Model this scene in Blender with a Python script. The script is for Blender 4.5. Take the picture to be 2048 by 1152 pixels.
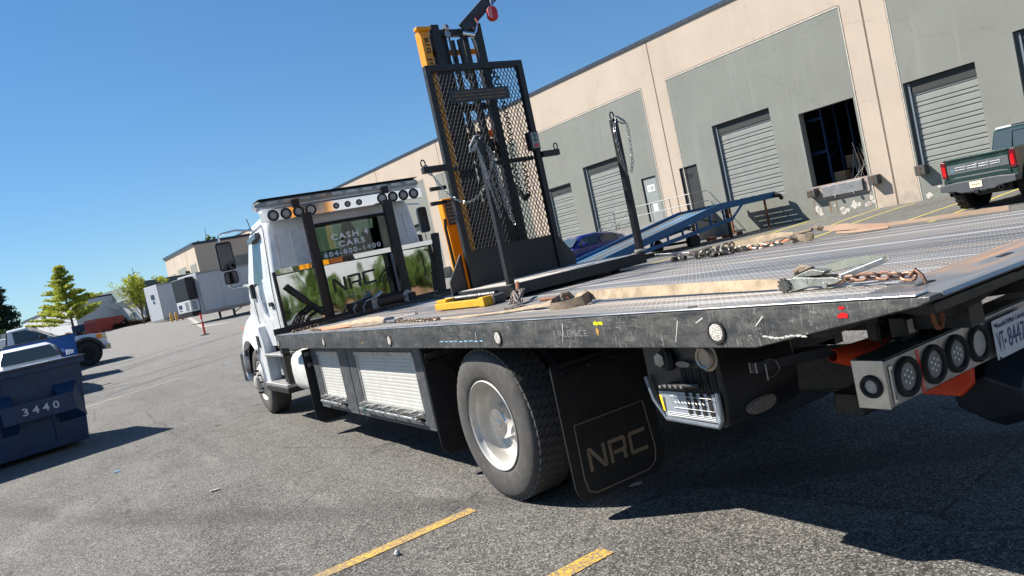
import bpy, bmesh, math, random
from mathutils import Vector, Matrix, noise
for _o in list(bpy.data.objects): bpy.data.objects.remove(_o)
random.seed(7)
S = bpy.context.scene
COL = S.collection
V = Vector
PI = math.pi

# ---------------------------------------------------------------- camera, light, exposure
CAM = V((-3.4061, -4.3248, 1.5802))
yaw, pitch, roll = 0.5365, -0.0472, 0.2140
fw = V((math.sin(yaw)*math.cos(pitch), math.cos(yaw)*math.cos(pitch), math.sin(pitch)))
r0 = V((math.cos(yaw), -math.sin(yaw), 0)); u0 = r0.cross(fw)
cr = r0*math.cos(roll) - u0*math.sin(roll); cu = u0*math.cos(roll) + r0*math.sin(roll)
cd = bpy.data.cameras.new('camera'); cam = bpy.data.objects.new('camera', cd); COL.objects.link(cam)
M = Matrix(((cr.x, cu.x, -fw.x), (cr.y, cu.y, -fw.y), (cr.z, cu.z, -fw.z))).to_4x4()
M.translation = CAM; cam.matrix_world = M
cd.sensor_width = 36; cd.lens = 1508.33/2048*36; cd.clip_end = 2000; cd.clip_start = .05
S.camera = cam
S.render.resolution_x = 1024; S.render.resolution_y = 576

SUN_EL = math.radians(45.5); SUN_AZ = math.atan2(-.66, .75)     # towards the sun, clockwise from +Y
w = bpy.data.worlds.new('World'); S.world = w; w.use_nodes = True
nt = w.node_tree; bg = nt.nodes['Background']
sky = nt.nodes.new('ShaderNodeTexSky'); sky.sky_type = 'NISHITA'; sky.sun_disc = False
sky.sun_elevation = SUN_EL; sky.sun_rotation = SUN_AZ
sky.air_density = 1.0; sky.dust_density = 0.0; sky.ozone_density = 3.2; sky.altitude = 0
hs = nt.nodes.new('ShaderNodeHueSaturation'); hs.inputs['Saturation'].default_value = 1.18
nt.links.new(sky.outputs[0], hs.inputs['Color']); gm = nt.nodes.new('ShaderNodeGamma'); gm.inputs[1].default_value = .78; nt.links.new(hs.outputs[0], gm.inputs[0])
tn = nt.nodes.new('ShaderNodeMix'); tn.data_type = 'RGBA'; tn.blend_type = 'MULTIPLY'; tn.inputs[0].default_value = 1; tn.inputs[7].default_value = (.76, 1.0, 1.2, 1); nt.links.new(gm.outputs[0], tn.inputs[6])
nt.links.new(tn.outputs[2], bg.inputs[0]); bg.inputs[1].default_value = 0.074
sd = bpy.data.lights.new('sun', 'SUN'); so = bpy.data.objects.new('sun', sd); COL.objects.link(so)
sd.energy = 5.0; sd.angle = math.radians(.53); sd.color = (1, .94, .85)
tosun = V((math.sin(SUN_AZ)*math.cos(SUN_EL), math.cos(SUN_AZ)*math.cos(SUN_EL), math.sin(SUN_EL)))
so.rotation_euler = tosun.to_track_quat('Z', 'Y').to_euler(); so.location = (0, 0, 30)
S.view_settings.view_transform = 'Standard'; S.view_settings.look = 'None'
S.view_settings.exposure = 1.0; S.view_settings.gamma = 1

# ---------------------------------------------------------------- materials
def srgb(r, g, b):
    f = lambda c: ((c/255+.055)/1.055)**2.4 if c > 10 else c/255/12.92
    return (f(r), f(g), f(b), 1)
class NT:
    def __init__(s, name):
        s.m = bpy.data.materials.new(name); s.m.use_nodes = True; s.t = s.m.node_tree
        s.b = s.t.nodes['Principled BSDF']; s.n = s.t.nodes; s.tc = None
    def new(s, k, **kw):
        n = s.n.new(k)
        for a, v in kw.items(): setattr(n, a, v)
        return n
    def link(s, a, b): s.t.links.new(a, b)
    def co(s, scale=(1, 1, 1), rot=(0, 0, 0), loc=(0, 0, 0)):
        if not s.tc: s.tc = s.new('ShaderNodeTexCoord')
        mp = s.new('ShaderNodeMapping'); s.link(s.tc.outputs['Object'], mp.inputs[0])
        mp.inputs['Scale'].default_value = scale; mp.inputs['Rotation'].default_value = rot; mp.inputs['Location'].default_value = loc
        return mp.outputs[0]
    def noise(s, sc, det=4, rough=.55, co=None, dist=0):
        n = s.new('ShaderNodeTexNoise'); s.link(co or s.co(), n.inputs['Vector'])
        n.inputs['Scale'].default_value = sc; n.inputs['Detail'].default_value = det
        n.inputs['Roughness'].default_value = rough; n.inputs['Distortion'].default_value = dist
        return n.outputs['Fac']
    def vor(s, sc, co=None, feature='F1', out='Distance'):
        n = s.new('ShaderNodeTexVoronoi', feature=feature); s.link(co or s.co(), n.inputs['Vector'])
        n.inputs['Scale'].default_value = sc
        return n.outputs[out]
    def ramp(s, fac, stops):
        r = s.new('ShaderNodeValToRGB'); s.link(fac, r.inputs[0]); e = r.color_ramp.elements
        while len(e) < len(stops): e.new(.5)
        for i, (p, c) in enumerate(stops):
            e[i].position = p; e[i].color = c if hasattr(c, '__len__') else (c, c, c, 1)
        return r.outputs[0]
    def mix(s, fac, a, b, mode='MIX'):
        m = s.new('ShaderNodeMix', data_type='RGBA', blend_type=mode)
        for sock, v in ((m.inputs[0], fac), (m.inputs[6], a), (m.inputs[7], b)):
            if isinstance(v, (int, float)): sock.default_value = v
            elif hasattr(v, '__len__'): sock.default_value = tuple(v)[:4] if len(v) > 3 else (*v, 1)
            else: s.link(v, sock)
        return m.outputs[2]
    def math(s, op, a, b=0, clamp=False):
        m = s.new('ShaderNodeMath', operation=op, use_clamp=clamp)
        for i, v in enumerate((a, b)):
            if isinstance(v, (int, float)): m.inputs[i].default_value = v
            else: s.link(v, m.inputs[i])
        return m.outputs[0]
    def bump(s, h, strength=.3, dist=.01, prev=None):
        b = s.new('ShaderNodeBump'); s.link(h, b.inputs['Height'])
        b.inputs['Strength'].default_value = strength; b.inputs['Distance'].default_value = dist
        if prev: s.link(prev, b.inputs['Normal'])
        return b.outputs[0]
    def set(s, **kw):
        names = dict(color='Base Color', rough='Roughness', metal='Metallic', normal='Normal', coat='Coat Weight',
                     emit='Emission Color', estr='Emission Strength', trans='Transmission Weight', ior='IOR', alpha='Alpha', spec='Specular IOR Level')
        for k, v in kw.items():
            i = s.b.inputs[names[k]]
            if isinstance(v, (int, float)): i.default_value = v
            elif hasattr(v, '__len__'): i.default_value = tuple(v) if len(v) > 3 else (*v, 1)
            else: s.link(v, i)
        return s
MC = {}
def paint(name, c, rough=.5, metal=0, var=.25, sc=6, bump=0, bsc=60, dirt=None, dfac=.3, coat=0, stretch=(1, 1, 1)):
    """worn surface: base colour broken up by two noises, optional dirt colour, uneven gloss"""
    if name in MC: return MC[name]
    n = NT(name); co = n.co(scale=stretch)
    f = n.noise(sc, 5, .6, co)
    dark = tuple(x*(1-var) for x in c[:3])+(1,); lite = tuple(min(1, x*(1+var*.6)) for x in c[:3])+(1,)
    col = n.ramp(f, [(.3, dark), (.7, lite)])
    if dirt:
        d = n.ramp(n.noise(sc*2.7, 6, .7, co), [(.5-.02, 0), (.62+.1, 1)])
        d = n.math('MULTIPLY', d, dfac); col = n.mix(d, col, dirt)
    n.set(color=col, metal=metal, coat=coat)
    n.set(rough=n.ramp(n.noise(sc*3, 3, .6, co), [(.3, max(0, rough-.08)), (.7, min(1, rough+.1))]))
    if bump: n.set(normal=n.bump(n.noise(bsc, 4), bump, .01))
    MC[name] = n.m; return n.m
def plain(name, c, rough=.5, metal=0, **kw):
    if name in MC: return MC[name]
    n = NT(name); n.set(color=c, rough=rough, metal=metal, **kw); MC[name] = n.m; return n.m
def glassm(name, c, rough=.04, alpha=None, trans=0):
    if name in MC: return MC[name]
    n = NT(name); n.set(color=c, rough=rough, spec=.6, trans=trans, ior=1.45)
    if alpha is not None: n.set(alpha=alpha)
    MC[name] = n.m; return n.m

BLACK = paint('black_powder_coat', srgb(26, 27, 30), .40, 0, .3, 9, .12, 240, srgb(90, 84, 76), .08)
BLACKM = paint('black_frame_steel', srgb(20, 21, 24), .45, 0, .3, 7, .1, 120, srgb(74, 68, 62), .14)
RUBBER = paint('rubber', srgb(70, 69, 68), .82, 0, .18, 7, .15, 160, srgb(118, 110, 100), .3)
RUBBERD = paint('rubber_dark', srgb(30, 30, 31), .8, 0, .3, 12, .2, 160, srgb(96, 92, 86), .15)
FLAP = paint('flap_rubber', srgb(27, 27, 28), .6, 0, .25, 6, .1, 90, srgb(90, 86, 80), .15)
WHITE = paint('white_vehicle_paint', srgb(214, 216, 217), .28, 0, .05, 3, 0, 60, srgb(150, 143, 130), .28, coat=.4)
WHITED = paint('white_dusty_paint', srgb(200, 200, 196), .5, 0, .1, 4, 0, 60, srgb(150, 142, 128), .35)
CHROME = plain('chrome', srgb(225, 226, 228), .08, 1)
STEEL = paint('bare_steel', srgb(150, 150, 150), .38, 1, .25, 14, .1, 120, srgb(90, 74, 60), .25)
ZINC = paint('zinc_chain', srgb(150, 152, 154), .34, .9, .35, 60)
RUSTM = paint('rusty_steel', srgb(128, 84, 62), .72, .5, .45, 24, .35, 160, srgb(188, 120, 74), .55)
ALU = paint('aluminium', srgb(200, 200, 198), .34, 1, .18, 9, .05, 90, srgb(110, 104, 96), .2)
YEL = paint('machine_yellow', srgb(228, 150, 4), .38, 0, .12, 10, .03, 80, srgb(96, 70, 24), .16)
YELW = paint('worn_yellow', srgb(220, 164, 14), .5, 0, .2, 18, .1, 80, srgb(70, 84, 40), .6)
RED = paint('red_plastic', srgb(190, 30, 36), .35, 0, .12, 8)
LENSR = plain('red_lens', srgb(200, 12, 18), .12, 0, coat=.6)
LENSA = plain('amber_lens', srgb(235, 130, 20), .12, 0, coat=.6)
BLUEP = paint('blue_rack_paint', srgb(22, 48, 88), .6, 0, .22, 3, .12, 40, srgb(30, 36, 48), .55)
GLASSD = glassm('dark_glass', srgb(22, 28, 34), .03)
TAN = None

# ---------------------------------------------------------------- mesh building
class MB:
    def __init__(s): s.v = []; s.f = []; s.mi = []; s.k = 0
    def add(s, vs, fs, mi=None):
        o = len(s.v); s.v += [V(p) for p in vs]
        for f in fs: s.f.append([o+i for i in f]); s.mi.append(s.k if mi is None else mi)
        return s
    def mat(s, k): s.k = k; return s
    def box(s, x0, x1, y0, y1, z0, z1, M=None):
        vs = [V((x, y, z)) for x in (x0, x1) for y in (y0, y1) for z in (z0, z1)]
        if M: vs = [M @ p for p in vs]
        return s.add(vs, [(0, 1, 3, 2), (4, 6, 7, 5), (0, 4, 5, 1), (2, 3, 7, 6), (0, 2, 6, 4), (1, 5, 7, 3)])
    def cbox(s, c, d, M=None, rz=0, rx=0, ry=0):
        T = Matrix.Translation(c) @ Matrix.Rotation(rz, 4, 'Z') @ Matrix.Rotation(ry, 4, 'Y') @ Matrix.Rotation(rx, 4, 'X')
        if M: T = M @ T
        return s.box(-d[0]/2, d[0]/2, -d[1]/2, d[1]/2, -d[2]/2, d[2]/2, T)
    def bar(s, a, b, w, h, up=(0, 0, 1)):
        a = V(a); b = V(b); d = (b-a).normalized(); u = V(up)
        if abs(d.dot(u)) > .98: u = V((0, 1, 0))
        r = d.cross(u).normalized(); u = r.cross(d)
        vs = [p + r*(i*w/2) + u*(j*h/2) for p in (a, b) for i, j in ((-1, -1), (1, -1), (1, 1), (-1, 1))]
        return s.add(vs, [(0, 1, 2, 3), (7, 6, 5, 4), (0, 4, 5, 1), (1, 5, 6, 2), (2, 6, 7, 3), (3, 7, 4, 0)])
    def prism(s, pts, axis, a, b):
        """polygon given in the two other axes, extruded along axis from a to b"""
        def P(p, t):
            return V((t, p[0], p[1])) if axis == 'X' else V((p[0], t, p[1])) if axis == 'Y' else V((p[0], p[1], t))
        n = len(pts); vs = [P(p, a) for p in pts]+[P(p, b) for p in pts]
        fs = [tuple(range(n)), tuple(range(2*n-1, n-1, -1))]+[(i, (i+1) % n, n+(i+1) % n, n+i) for i in range(n)]
        return s.add(vs, fs)
    def tube(s, pts, r, n=8, caps=True, closed=False):
        pts = [V(p) for p in pts]; m = len(pts); rr = r if hasattr(r, '__len__') else [r]*m
        rings = []; prev = None
        for i in range(m):
            if closed: t = (pts[(i+1) % m]-pts[i-1]).normalized()
            else: t = (pts[min(i+1, m-1)]-pts[max(i-1, 0)]).normalized()
            if prev is None:
                a = V((0, 0, 1)) if abs(t.z) < .9 else V((1, 0, 0)); prev = (a-t*a.dot(t)).normalized()
            else:
                q = prev-t*prev.dot(t); prev = q.normalized() if q.length > 1e-6 else prev
            b = t.cross(prev)
            rings.append([pts[i]+(prev*math.cos(2*PI*k/n)+b*math.sin(2*PI*k/n))*rr[i] for k in range(n)])
        vs = [p for ring in rings for p in ring]; fs = []
        for i in range(m if closed else m-1):
            j = (i+1) % m
            for k in range(n): fs.append((i*n+k, i*n+(k+1) % n, j*n+(k+1) % n, j*n+k))
        if caps and not closed: fs += [tuple(range(n-1, -1, -1)), tuple((m-1)*n+k for k in range(n))]
        return s.add(vs, fs)
    def cyl(s, a, b, r, n=20, r2=None): return s.tube([a, b], [r, r if r2 is None else r2], n)
    def lathe(s, prof, o, ax, n=40, closed=False):
        """prof: (radius, height along ax)"""
        o = V(o); ax = V(ax).normalized(); a = V((0, 0, 1)) if abs(ax.z) < .9 else V((1, 0, 0))
        u = (a-ax*a.dot(ax)).normalized(); v = ax.cross(u); m = len(prof)
        vs = [o+ax*h+(u*math.cos(2*PI*k/n)+v*math.sin(2*PI*k/n))*r for r, h in prof for k in range(n)]
        fs = [(i*n+k, i*n+(k+1) % n, ((i+1) % m)*n+(k+1) % n, ((i+1) % m)*n+k) for i in range(m if closed else m-1) for k in range(n)]
        return s.add(vs, fs)
    def disc(s, o, ax, r, n=24):
        o = V(o); ax = V(ax).normalized(); a = V((0, 0, 1)) if abs(ax.z) < .9 else V((1, 0, 0))
        u = (a-ax*a.dot(ax)).normalized(); v = ax.cross(u)
        return s.add([o+(u*math.cos(2*PI*k/n)+v*math.sin(2*PI*k/n))*r for k in range(n)], [tuple(range(n))])
    def quad(s, a, b, c, d): return s.add([a, b, c, d], [(0, 1, 2, 3)])
    def ribbon(s, pts, w, th, side=None):
        """flat webbing along pts; side: list of width directions or one"""
        pts = [V(p) for p in pts]; m = len(pts); vs = []
        for i in range(m):
            t = (pts[min(i+1, m-1)]-pts[max(i-1, 0)]).normalized()
            sd = V(side[i] if isinstance(side, list) else side or (0, 0, 1)); sd = (sd-t*sd.dot(t)).normalized(); nn = t.cross(sd)
            ww = w[i] if hasattr(w, '__len__') else w
            vs += [pts[i]-sd*ww/2-nn*th/2, pts[i]+sd*ww/2-nn*th/2, pts[i]+sd*ww/2+nn*th/2, pts[i]-sd*ww/2+nn*th/2]
        fs = [(0, 1, 2, 3), tuple((m-1)*4+k for k in (3, 2, 1, 0))]
        for i in range(m-1):
            for k in range(4): fs.append((i*4+k, i*4+(k+1) % 4, i*4+4+(k+1) % 4, i*4+4+k))
        return s.add(vs, fs)
    def link(s, c, d, u, L, W, r, n=6):
        """one stadium-shaped chain link centred c, long axis d, wide axis u"""
        c = V(c); d = V(d).normalized(); u = V(u); u = (u-d*u.dot(d)).normalized(); pts = []
        hl = L/2-W/2; rad = W/2-r
        for k in range(7): a = -PI/2+PI*k/6; pts.append(c+d*(hl+rad*math.cos(a))+u*(rad*math.sin(a)))
        for k in range(7): a = PI/2+PI*k/6; pts.append(c+d*(-hl+rad*math.cos(a))+u*(rad*math.sin(a)))
        return s.tube(pts, r, n, closed=True)
    def chain(s, pts, L=.05, W=.035, r=.005, n=5, up=(0, 0, 1), jit=0, twist=0):
        pts = [V(p) for p in pts]; step = L-2.2*r*1.1; k = 0
        seg = [(pts[i+1]-pts[i]).length for i in range(len(pts)-1)]; tot = sum(seg); d = step/2
        while d < tot:
            a = d; i = 0
            while a > seg[i] and i < len(seg)-1: a -= seg[i]; i += 1
            t = (pts[i+1]-pts[i]).normalized(); p = pts[i]+t*a; u = V(up)
            if abs(t.dot(u)) > .95: u = V((1, 0, 0))
            rr = t.cross(u).normalized(); u = rr.cross(t); an = (PI/2 if k % 2 else 0)+PI/4*(1 if twist else 0)+random.uniform(-jit, jit)
            s.link(p, t+V((random.uniform(-jit, jit), random.uniform(-jit, jit), random.uniform(-jit, jit)))*.3, rr*math.cos(an)+u*math.sin(an), L, W, r, n)
            d += step; k += 1
        return s
    def loft(s, secs, caps=True, closed=True):
        n = len(secs[0]); vs = [p for q in secs for p in q]; fs = []
        for i in range(len(secs)-1):
            for k in range(n if closed else n-1): fs.append((i*n+k, i*n+(k+1) % n, (i+1)*n+(k+1) % n, (i+1)*n+k))
        if caps: fs += [tuple(range(n-1, -1, -1)), tuple((len(secs)-1)*n+k for k in range(n))]
        return s.add(vs, fs)
def flat(p):
    """nothing goes deeper than thing > part > sub-part"""
    while p is not None and p.parent is not None and p.parent.parent is not None: p = p.parent
    return p
def origin(o):
    while o.parent: o = o.parent
    return o.location.copy()
def obj(name, mb, mats, parent=None, bevel=0, smooth=False, label=None, seg=2, recalc=True, o0=None):
    parent = flat(parent); me = bpy.data.meshes.new(name)
    off = origin(parent) if parent else (V(o0) if o0 is not None else V((0, 0, 0)))
    me.from_pydata([tuple(p-off) for p in mb.v], [], mb.f)
    for m in (mats if isinstance(mats, (list, tuple)) else [mats]): me.materials.append(m)
    me.polygons.foreach_set('material_index', mb.mi)
    if recalc:
        b = bmesh.new(); b.from_mesh(me); bmesh.ops.recalc_face_normals(b, faces=b.faces); b.to_mesh(me); b.free()
    if smooth:
        me.polygons.foreach_set('use_smooth', [True]*len(me.polygons))
        me.set_sharp_from_angle(angle=math.radians(smooth if smooth is not True else 35))
    me.update()
    o = bpy.data.objects.new(name, me); COL.objects.link(o)
    if parent: o.parent = parent
    else: o.location = off
    if bevel:
        b = o.modifiers.new('bevel', 'BEVEL'); b.width = bevel; b.segments = seg; b.limit_method = 'ANGLE'; b.angle_limit = math.radians(40)
        if smooth is False: me.polygons.foreach_set('use_smooth', [True]*len(me.polygons)); b.harden_normals = True
    if label: o['label'] = label
    return o
def tag(o, label, cat, group=None, kind=None):
    if label: o['label'] = label
    if cat: o['category'] = cat
    if group: o['group'] = group
    if kind: o['kind'] = kind
    return o
def thing(name, label, cat, loc=(0, 0, 0), group=None, kind=None):
    o = bpy.data.objects.new(name, None); COL.objects.link(o); o.location = loc; o.empty_display_size = .3
    return tag(o, label, cat, group, kind)
def single(name, mb, mats, label, cat, group=None, kind=None, **kw):
    c = sum(mb.v, V((0, 0, 0)))/len(mb.v); zz = min(p.z for p in mb.v)
    return tag(obj(name, mb, mats, o0=(c.x, c.y, zz), **kw), label, cat, group, kind)
def text(name, body, m, parent, o, right, up, h=None, w=None, depth=.003, bold=0, sp=1, align='CENTER', shear=0):
    """lettering whose centre sits at o, spread along right, up"""
    parent = flat(parent); cu_ = bpy.data.curves.new(name, 'FONT'); cu_.body = body; cu_.align_x = 'CENTER'; cu_.align_y = 'CENTER'
    cu_.extrude = .01; cu_.offset = bold; cu_.space_character = sp; cu_.shear = shear; cu_.resolution_u = 3
    to = bpy.data.objects.new(name, cu_); COL.objects.link(to)
    dg = bpy.context.evaluated_depsgraph_get(); me = bpy.data.meshes.new_from_object(to.evaluated_get(dg))
    bpy.data.objects.remove(to)
    xs = [v.co.x for v in me.vertices]; ys = [v.co.y for v in me.vertices]
    W = max(xs)-min(xs); H = max(ys)-min(ys); cx = (max(xs)+min(xs))/2; cy = (max(ys)+min(ys))/2
    sy = (h/H) if h else w/W; sx = (w/W) if w else sy
    R = V(right).normalized(); U = V(up).normalized(); N = R.cross(U); o = V(o); off = origin(parent) if parent else V((0, 0, 0))
    for v in me.vertices:
        p = v.co.copy(); v.co = o+R*(p.x-cx)*sx+U*(p.y-cy)*sy+N*(p.z/.01*depth/2)-off
    me.materials.clear(); me.materials.append(m)
    ob = bpy.data.objects.new(name, me); COL.objects.link(ob); ob.parent = parent
    return ob
def copy_tree(o, parent=None):
    c = o.copy(); COL.objects.link(c); c.parent = parent
    for ch in list(o.children): copy_tree(ch, c)
    return c
def sm(a, b, x): t = min(1, max(0, (x-a)/(b-a))); return t*t*(3-2*t)
def gz(X, Y):
    k = 1-sm(14, 23, X); return k*.036*min(max(0, Y-9), 95)+(1-k)*.2*sm(5, 20, X)
def lerp(a, b, t): return a+(b-a)*t

def boolean(base, cutters):
    """base minus every cutter, returned as a plain MB"""
    def tmp(mb):
        me = bpy.data.meshes.new('t'); me.from_pydata([tuple(p) for p in mb.v], [], mb.f); me.polygons.foreach_set('material_index', mb.mi)
        b = bmesh.new(); b.from_mesh(me); bmesh.ops.recalc_face_normals(b, faces=b.faces); b.to_mesh(me); b.free()
        for k in range(4): me.materials.append(WHITE)
        o = bpy.data.objects.new('t', me); COL.objects.link(o); return o
    o = tmp(base); cs = [tmp(c) for c in cutters]
    for c in cs:
        md = o.modifiers.new('b', 'BOOLEAN'); md.object = c; md.operation = 'DIFFERENCE'; md.solver = 'EXACT'
    dg = bpy.context.evaluated_depsgraph_get(); me = bpy.data.meshes.new_from_object(o.evaluated_get(dg))
    r = MB(); r.v = [v.co.copy() for v in me.vertices]; r.f = [list(p.vertices) for p in me.polygons]; r.mi = [p.material_index for p in me.polygons]
    for x in [o]+cs: bpy.data.objects.remove(x)
    return r
# ================================================================ GROUND
def asphalt():
    n = NT('asphalt'); co = n.co()
    big = n.noise(.22, 5, .6, co); mid = n.noise(1.6, 5, .65, co); st = n.noise(.5, 4, .6, n.co(scale=(3.2, .45, 1), rot=(0, 0, .5)))
    base = n.ramp(big, [(.3, (.118, .113, .106, 1)), (.7, (.172, .166, .155, 1))])
    base = n.mix(n.ramp(st, [(.42, 0), (.7, .55)]), base, (.235, .228, .215))
    base = n.mix(n.math('MULTIPLY', n.ramp(mid, [(.5, 0), (.72, 1)]), .35), base, (.07, .068, .065))
    ps = n.noise(.33, 5, .7, n.co(scale=(1.8, .8, 1), rot=(0, 0, .95), loc=(4.3, 1.7, 0))); base = n.mix(n.ramp(ps, [(.52, 0), (.64, .55)]), base, (.055, .052, .05)); base = n.mix(n.ramp(n.noise(.6, 6, .72, n.co(scale=(2.2, .6, 1), rot=(0, 0, 1.0), loc=(9, 5, 0))), [(.56, 0), (.68, .55)]), base, (.34, .33, .31))
    drip = n.ramp(n.vor(.9, n.co(loc=(.3, .1, 0))), [(.03, 1), (.09, 0)]); base = n.mix(n.math('MULTIPLY', drip, n.math('MULTIPLY', n.ramp(mid, [(.4, .2), (.6, 1)]), .55)), base, (.035, .034, .033))
    # the yard turns paler further along Y
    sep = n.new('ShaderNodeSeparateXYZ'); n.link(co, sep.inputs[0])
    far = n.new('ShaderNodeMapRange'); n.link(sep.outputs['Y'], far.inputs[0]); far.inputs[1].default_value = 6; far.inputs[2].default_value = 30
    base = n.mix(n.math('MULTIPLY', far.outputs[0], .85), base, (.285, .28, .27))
    # stones showing in the surface
    v1 = n.vor(104, co, out='Color'); v2 = n.vor(230, co, out='Color'); bw = n.new('ShaderNodeRGBToBW'); n.link(v1, bw.inputs[0]); bw2 = n.new('ShaderNodeRGBToBW'); n.link(v2, bw2.inputs[0])
    stone = n.ramp(bw.outputs[0], [(.55, 0), (.78, 1)]); stone2 = n.ramp(bw2.outputs[0], [(.35, .45), (.75, 1.6)])
    base = n.mix(n.math('MULTIPLY', stone, .6), base, (.40, .385, .35))
    base = n.mix(1, base, stone2, 'MULTIPLY')
    dk = n.ramp(bw.outputs[0], [(.18, 1), (.34, 0)]); base = n.mix(n.math('MULTIPLY', dk, .75), base, (.018, .018, .02))
    # turning tyre marks
    for cx, cy, rr, wd, st_ in ((9, 4, 17.2, .16, .62), (9, 4, 18.9, .2, .55), (14, 12, 19.5, .22, .5), (14, 12, 21.6, .2, .45), (30, -6, 44, .3, .4)):
        dx = n.math('SUBTRACT', sep.outputs['X'], cx); dy = n.math('SUBTRACT', sep.outputs['Y'], cy)
        d = n.math('SQRT', n.math('ADD', n.math('MULTIPLY', dx, dx), n.math('MULTIPLY', dy, dy)))
        d = n.math('ABSOLUTE', n.math('SUBTRACT', n.math('ADD', d, n.math('MULTIPLY', mid, .3)), rr))
        k = n.math('MULTIPLY', n.ramp(n.math('DIVIDE', d, wd), [(.4, 1), (1, 0)]), n.math('MULTIPLY', n.ramp(st, [(.35, .2), (.6, 1)]), st_))
        base = n.mix(k, base, (.045, .045, .046))
    # thin cracks
    cr_ = n.vor(.45, n.co(scale=(1, 1.3, 1)), 'DISTANCE_TO_EDGE'); cw = n.math('ADD', cr_, n.math('MULTIPLY', n.math('SUBTRACT', n.noise(6, 4, .6, co), .5), .05))
    base = n.mix(n.math('MULTIPLY', n.ramp(cw, [(.0, 1), (.006, 0)]), .5), base, (.03, .03, .03))
    base = n.mix(1, base, (.77, .765, .755), 'MULTIPLY')
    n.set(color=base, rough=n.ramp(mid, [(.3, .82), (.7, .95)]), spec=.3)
    h = n.math('ADD', n.math('MULTIPLY', bw.outputs[0], .7), n.math('MULTIPLY', bw2.outputs[0], .4))
    n.set(normal=n.bump(h, .55, .006)); return n.m
ASPH = asphalt()
xs = [-600, -300, -150, -80]+[-60+4*i for i in range(15)]+[0+1.0*i for i in range(41)]+[48, 60, 90, 150, 300, 600]
ys = [-600, -200, -80, -40, -20, -10, -4, 0]+[2+1.5*i for i in range(40)]+[66+6*i for i in range(9)]+[130, 180, 300, 600]
g = MB(); nx = len(xs)
g.add([(x, y, gz(x, y)) for y in ys for x in xs], [(j*nx+i, j*nx+i+1, (j+1)*nx+i+1, (j+1)*nx+i) for j in range(len(ys)-1) for i in range(nx-1)])
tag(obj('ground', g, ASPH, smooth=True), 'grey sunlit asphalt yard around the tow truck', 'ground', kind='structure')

def strip(pts, wd, lift=.004, seg=1):
    """a painted line laid on the ground through pts (x, y)"""
    m = MB(); P = []
    for i in range(len(pts)-1):
        for k in range(seg): P.append((lerp(pts[i][0], pts[i+1][0], k/seg), lerp(pts[i][1], pts[i+1][1], k/seg)))
    P.append(pts[-1]); L = []
    for i, p in enumerate(P):
        a = P[max(i-1, 0)]; b = P[min(i+1, len(P)-1)]; t = V((b[0]-a[0], b[1]-a[1], 0)).normalized(); s = V((-t.y, t.x, 0))*wd/2
        for q in (V((*p, 0))+s, V((*p, 0))-s): L.append((q.x, q.y, gz(q.x, q.y)+lift))
    m.add(L, [(2*i, 2*i+1, 2*i+3, 2*i+2) for i in range(len(P)-1)]); return m
def worn(name, c, thr=.42, lo=.12, sc=34, under=(.12, .118, .114)):
    n = NT(name); f = n.noise(sc, 5, .75); f2 = n.noise(2.2, 3, .6); v = n.new('ShaderNodeRGBToBW'); n.link(n.vor(120, out='Color'), v.inputs[0])
    k = n.ramp(n.math('ADD', n.math('MULTIPLY', f, .6), n.math('MULTIPLY', f2, .4)), [(thr, 0), (thr+lo, 1)])
    c2 = tuple(x*.72 for x in c[:3])
    col = n.mix(n.ramp(v.outputs[0], [(.3, 0), (.6, 1)]), c2, c)
    col = n.mix(n.math('MULTIPLY', k, n.ramp(v.outputs[0], [(.24, .0), (.42, 1)])), under, col)
    n.set(color=col, rough=.75, normal=n.bump(v.outputs[0], .4, .004)); return n.m
YLINE = worn('worn_yellow_road_paint', srgb(204, 162, 60), .38, .16)
YLINE2 = worn('bright_yellow_road_paint', srgb(205, 190, 76), .3, .1, 12)
WLINE = worn('faded_white_road_paint', srgb(190, 188, 180), .5, .1, 18)
def line(pts, wd, m, label, group='painted parking lines', seg=1):
    mb = strip(pts, wd, seg=seg); c = mb.v[0]
    tag(obj('parking_line', mb, m), label, 'parking line', group, 'structure')
line([(-1.42, .10), (-2.5, .04), (-4.2, -.05)], .105, YLINE, 'worn yellow line ending just behind the rear wheel')
line([(-1.33, -1.20), (-1.80, -1.225), (-3.6, -1.32)], .11, YLINE, 'worn yellow line nearest the camera at the bottom edge')
# lines of the bays in front of the docks
for pts, lab in (([(19.0, 11.9), (23.9, 13.25)], 'yellow bay line running into the beige pier beside the open dock'),
                 ([(16.0, 10.4), (19.1, 10.9), (23.4, 11.5)], 'yellow bay line reaching the beige pier left of the green pickup'),
                 ([(16.5, 8.25), (18.8, 8.22), (23.5, 8.1)], 'yellow bay line running under the green pickup from its left'),
                 ([(16.0, 6.9), (18.7, 6.97), (21.6, 7.23), (24, 7.4)], 'yellow bay line emerging right of the pickup rear wheel'),
                 ([(17.0, 13.6), (20.6, 15.05), (24.1, 16.5)], 'yellow bay line ending under the peeling paint patch'),
                 ([(13.0, 14.7), (17.2, 15.0), (23.4, 15.2)], 'yellow bay line closest to the blue dock ramp')):
    line(pts, .13, YLINE2, lab, 'yellow bay lines at the docks', seg=8)
line([(-4.4, 17.2), (-2.0, 17.3)], .1, WLINE, 'faint white line in the worn patch behind the dumpster', 'faded lines in the yard', 4)
line([(-4.5, 14.3), (-2.4, 15.5), (-1.2, 16.2)], .09, worn('ghost_yellow_road_paint', srgb(200, 176, 120), .52, .1, 18, (.24, .235, .225)), 'faint yellow line crossing the yard beyond the dumpster', 'faded lines in the yard', 8)
pt = MB(); pts = [(-6, 15.9), (-2.9, 16.0), (-2.0, 17.6), (-3.2, 19.3), (-6, 19.4)]
pt.add([(x, y, gz(x, y)+.003) for x, y in pts], [(0, 1, 2, 3, 4)])
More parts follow.
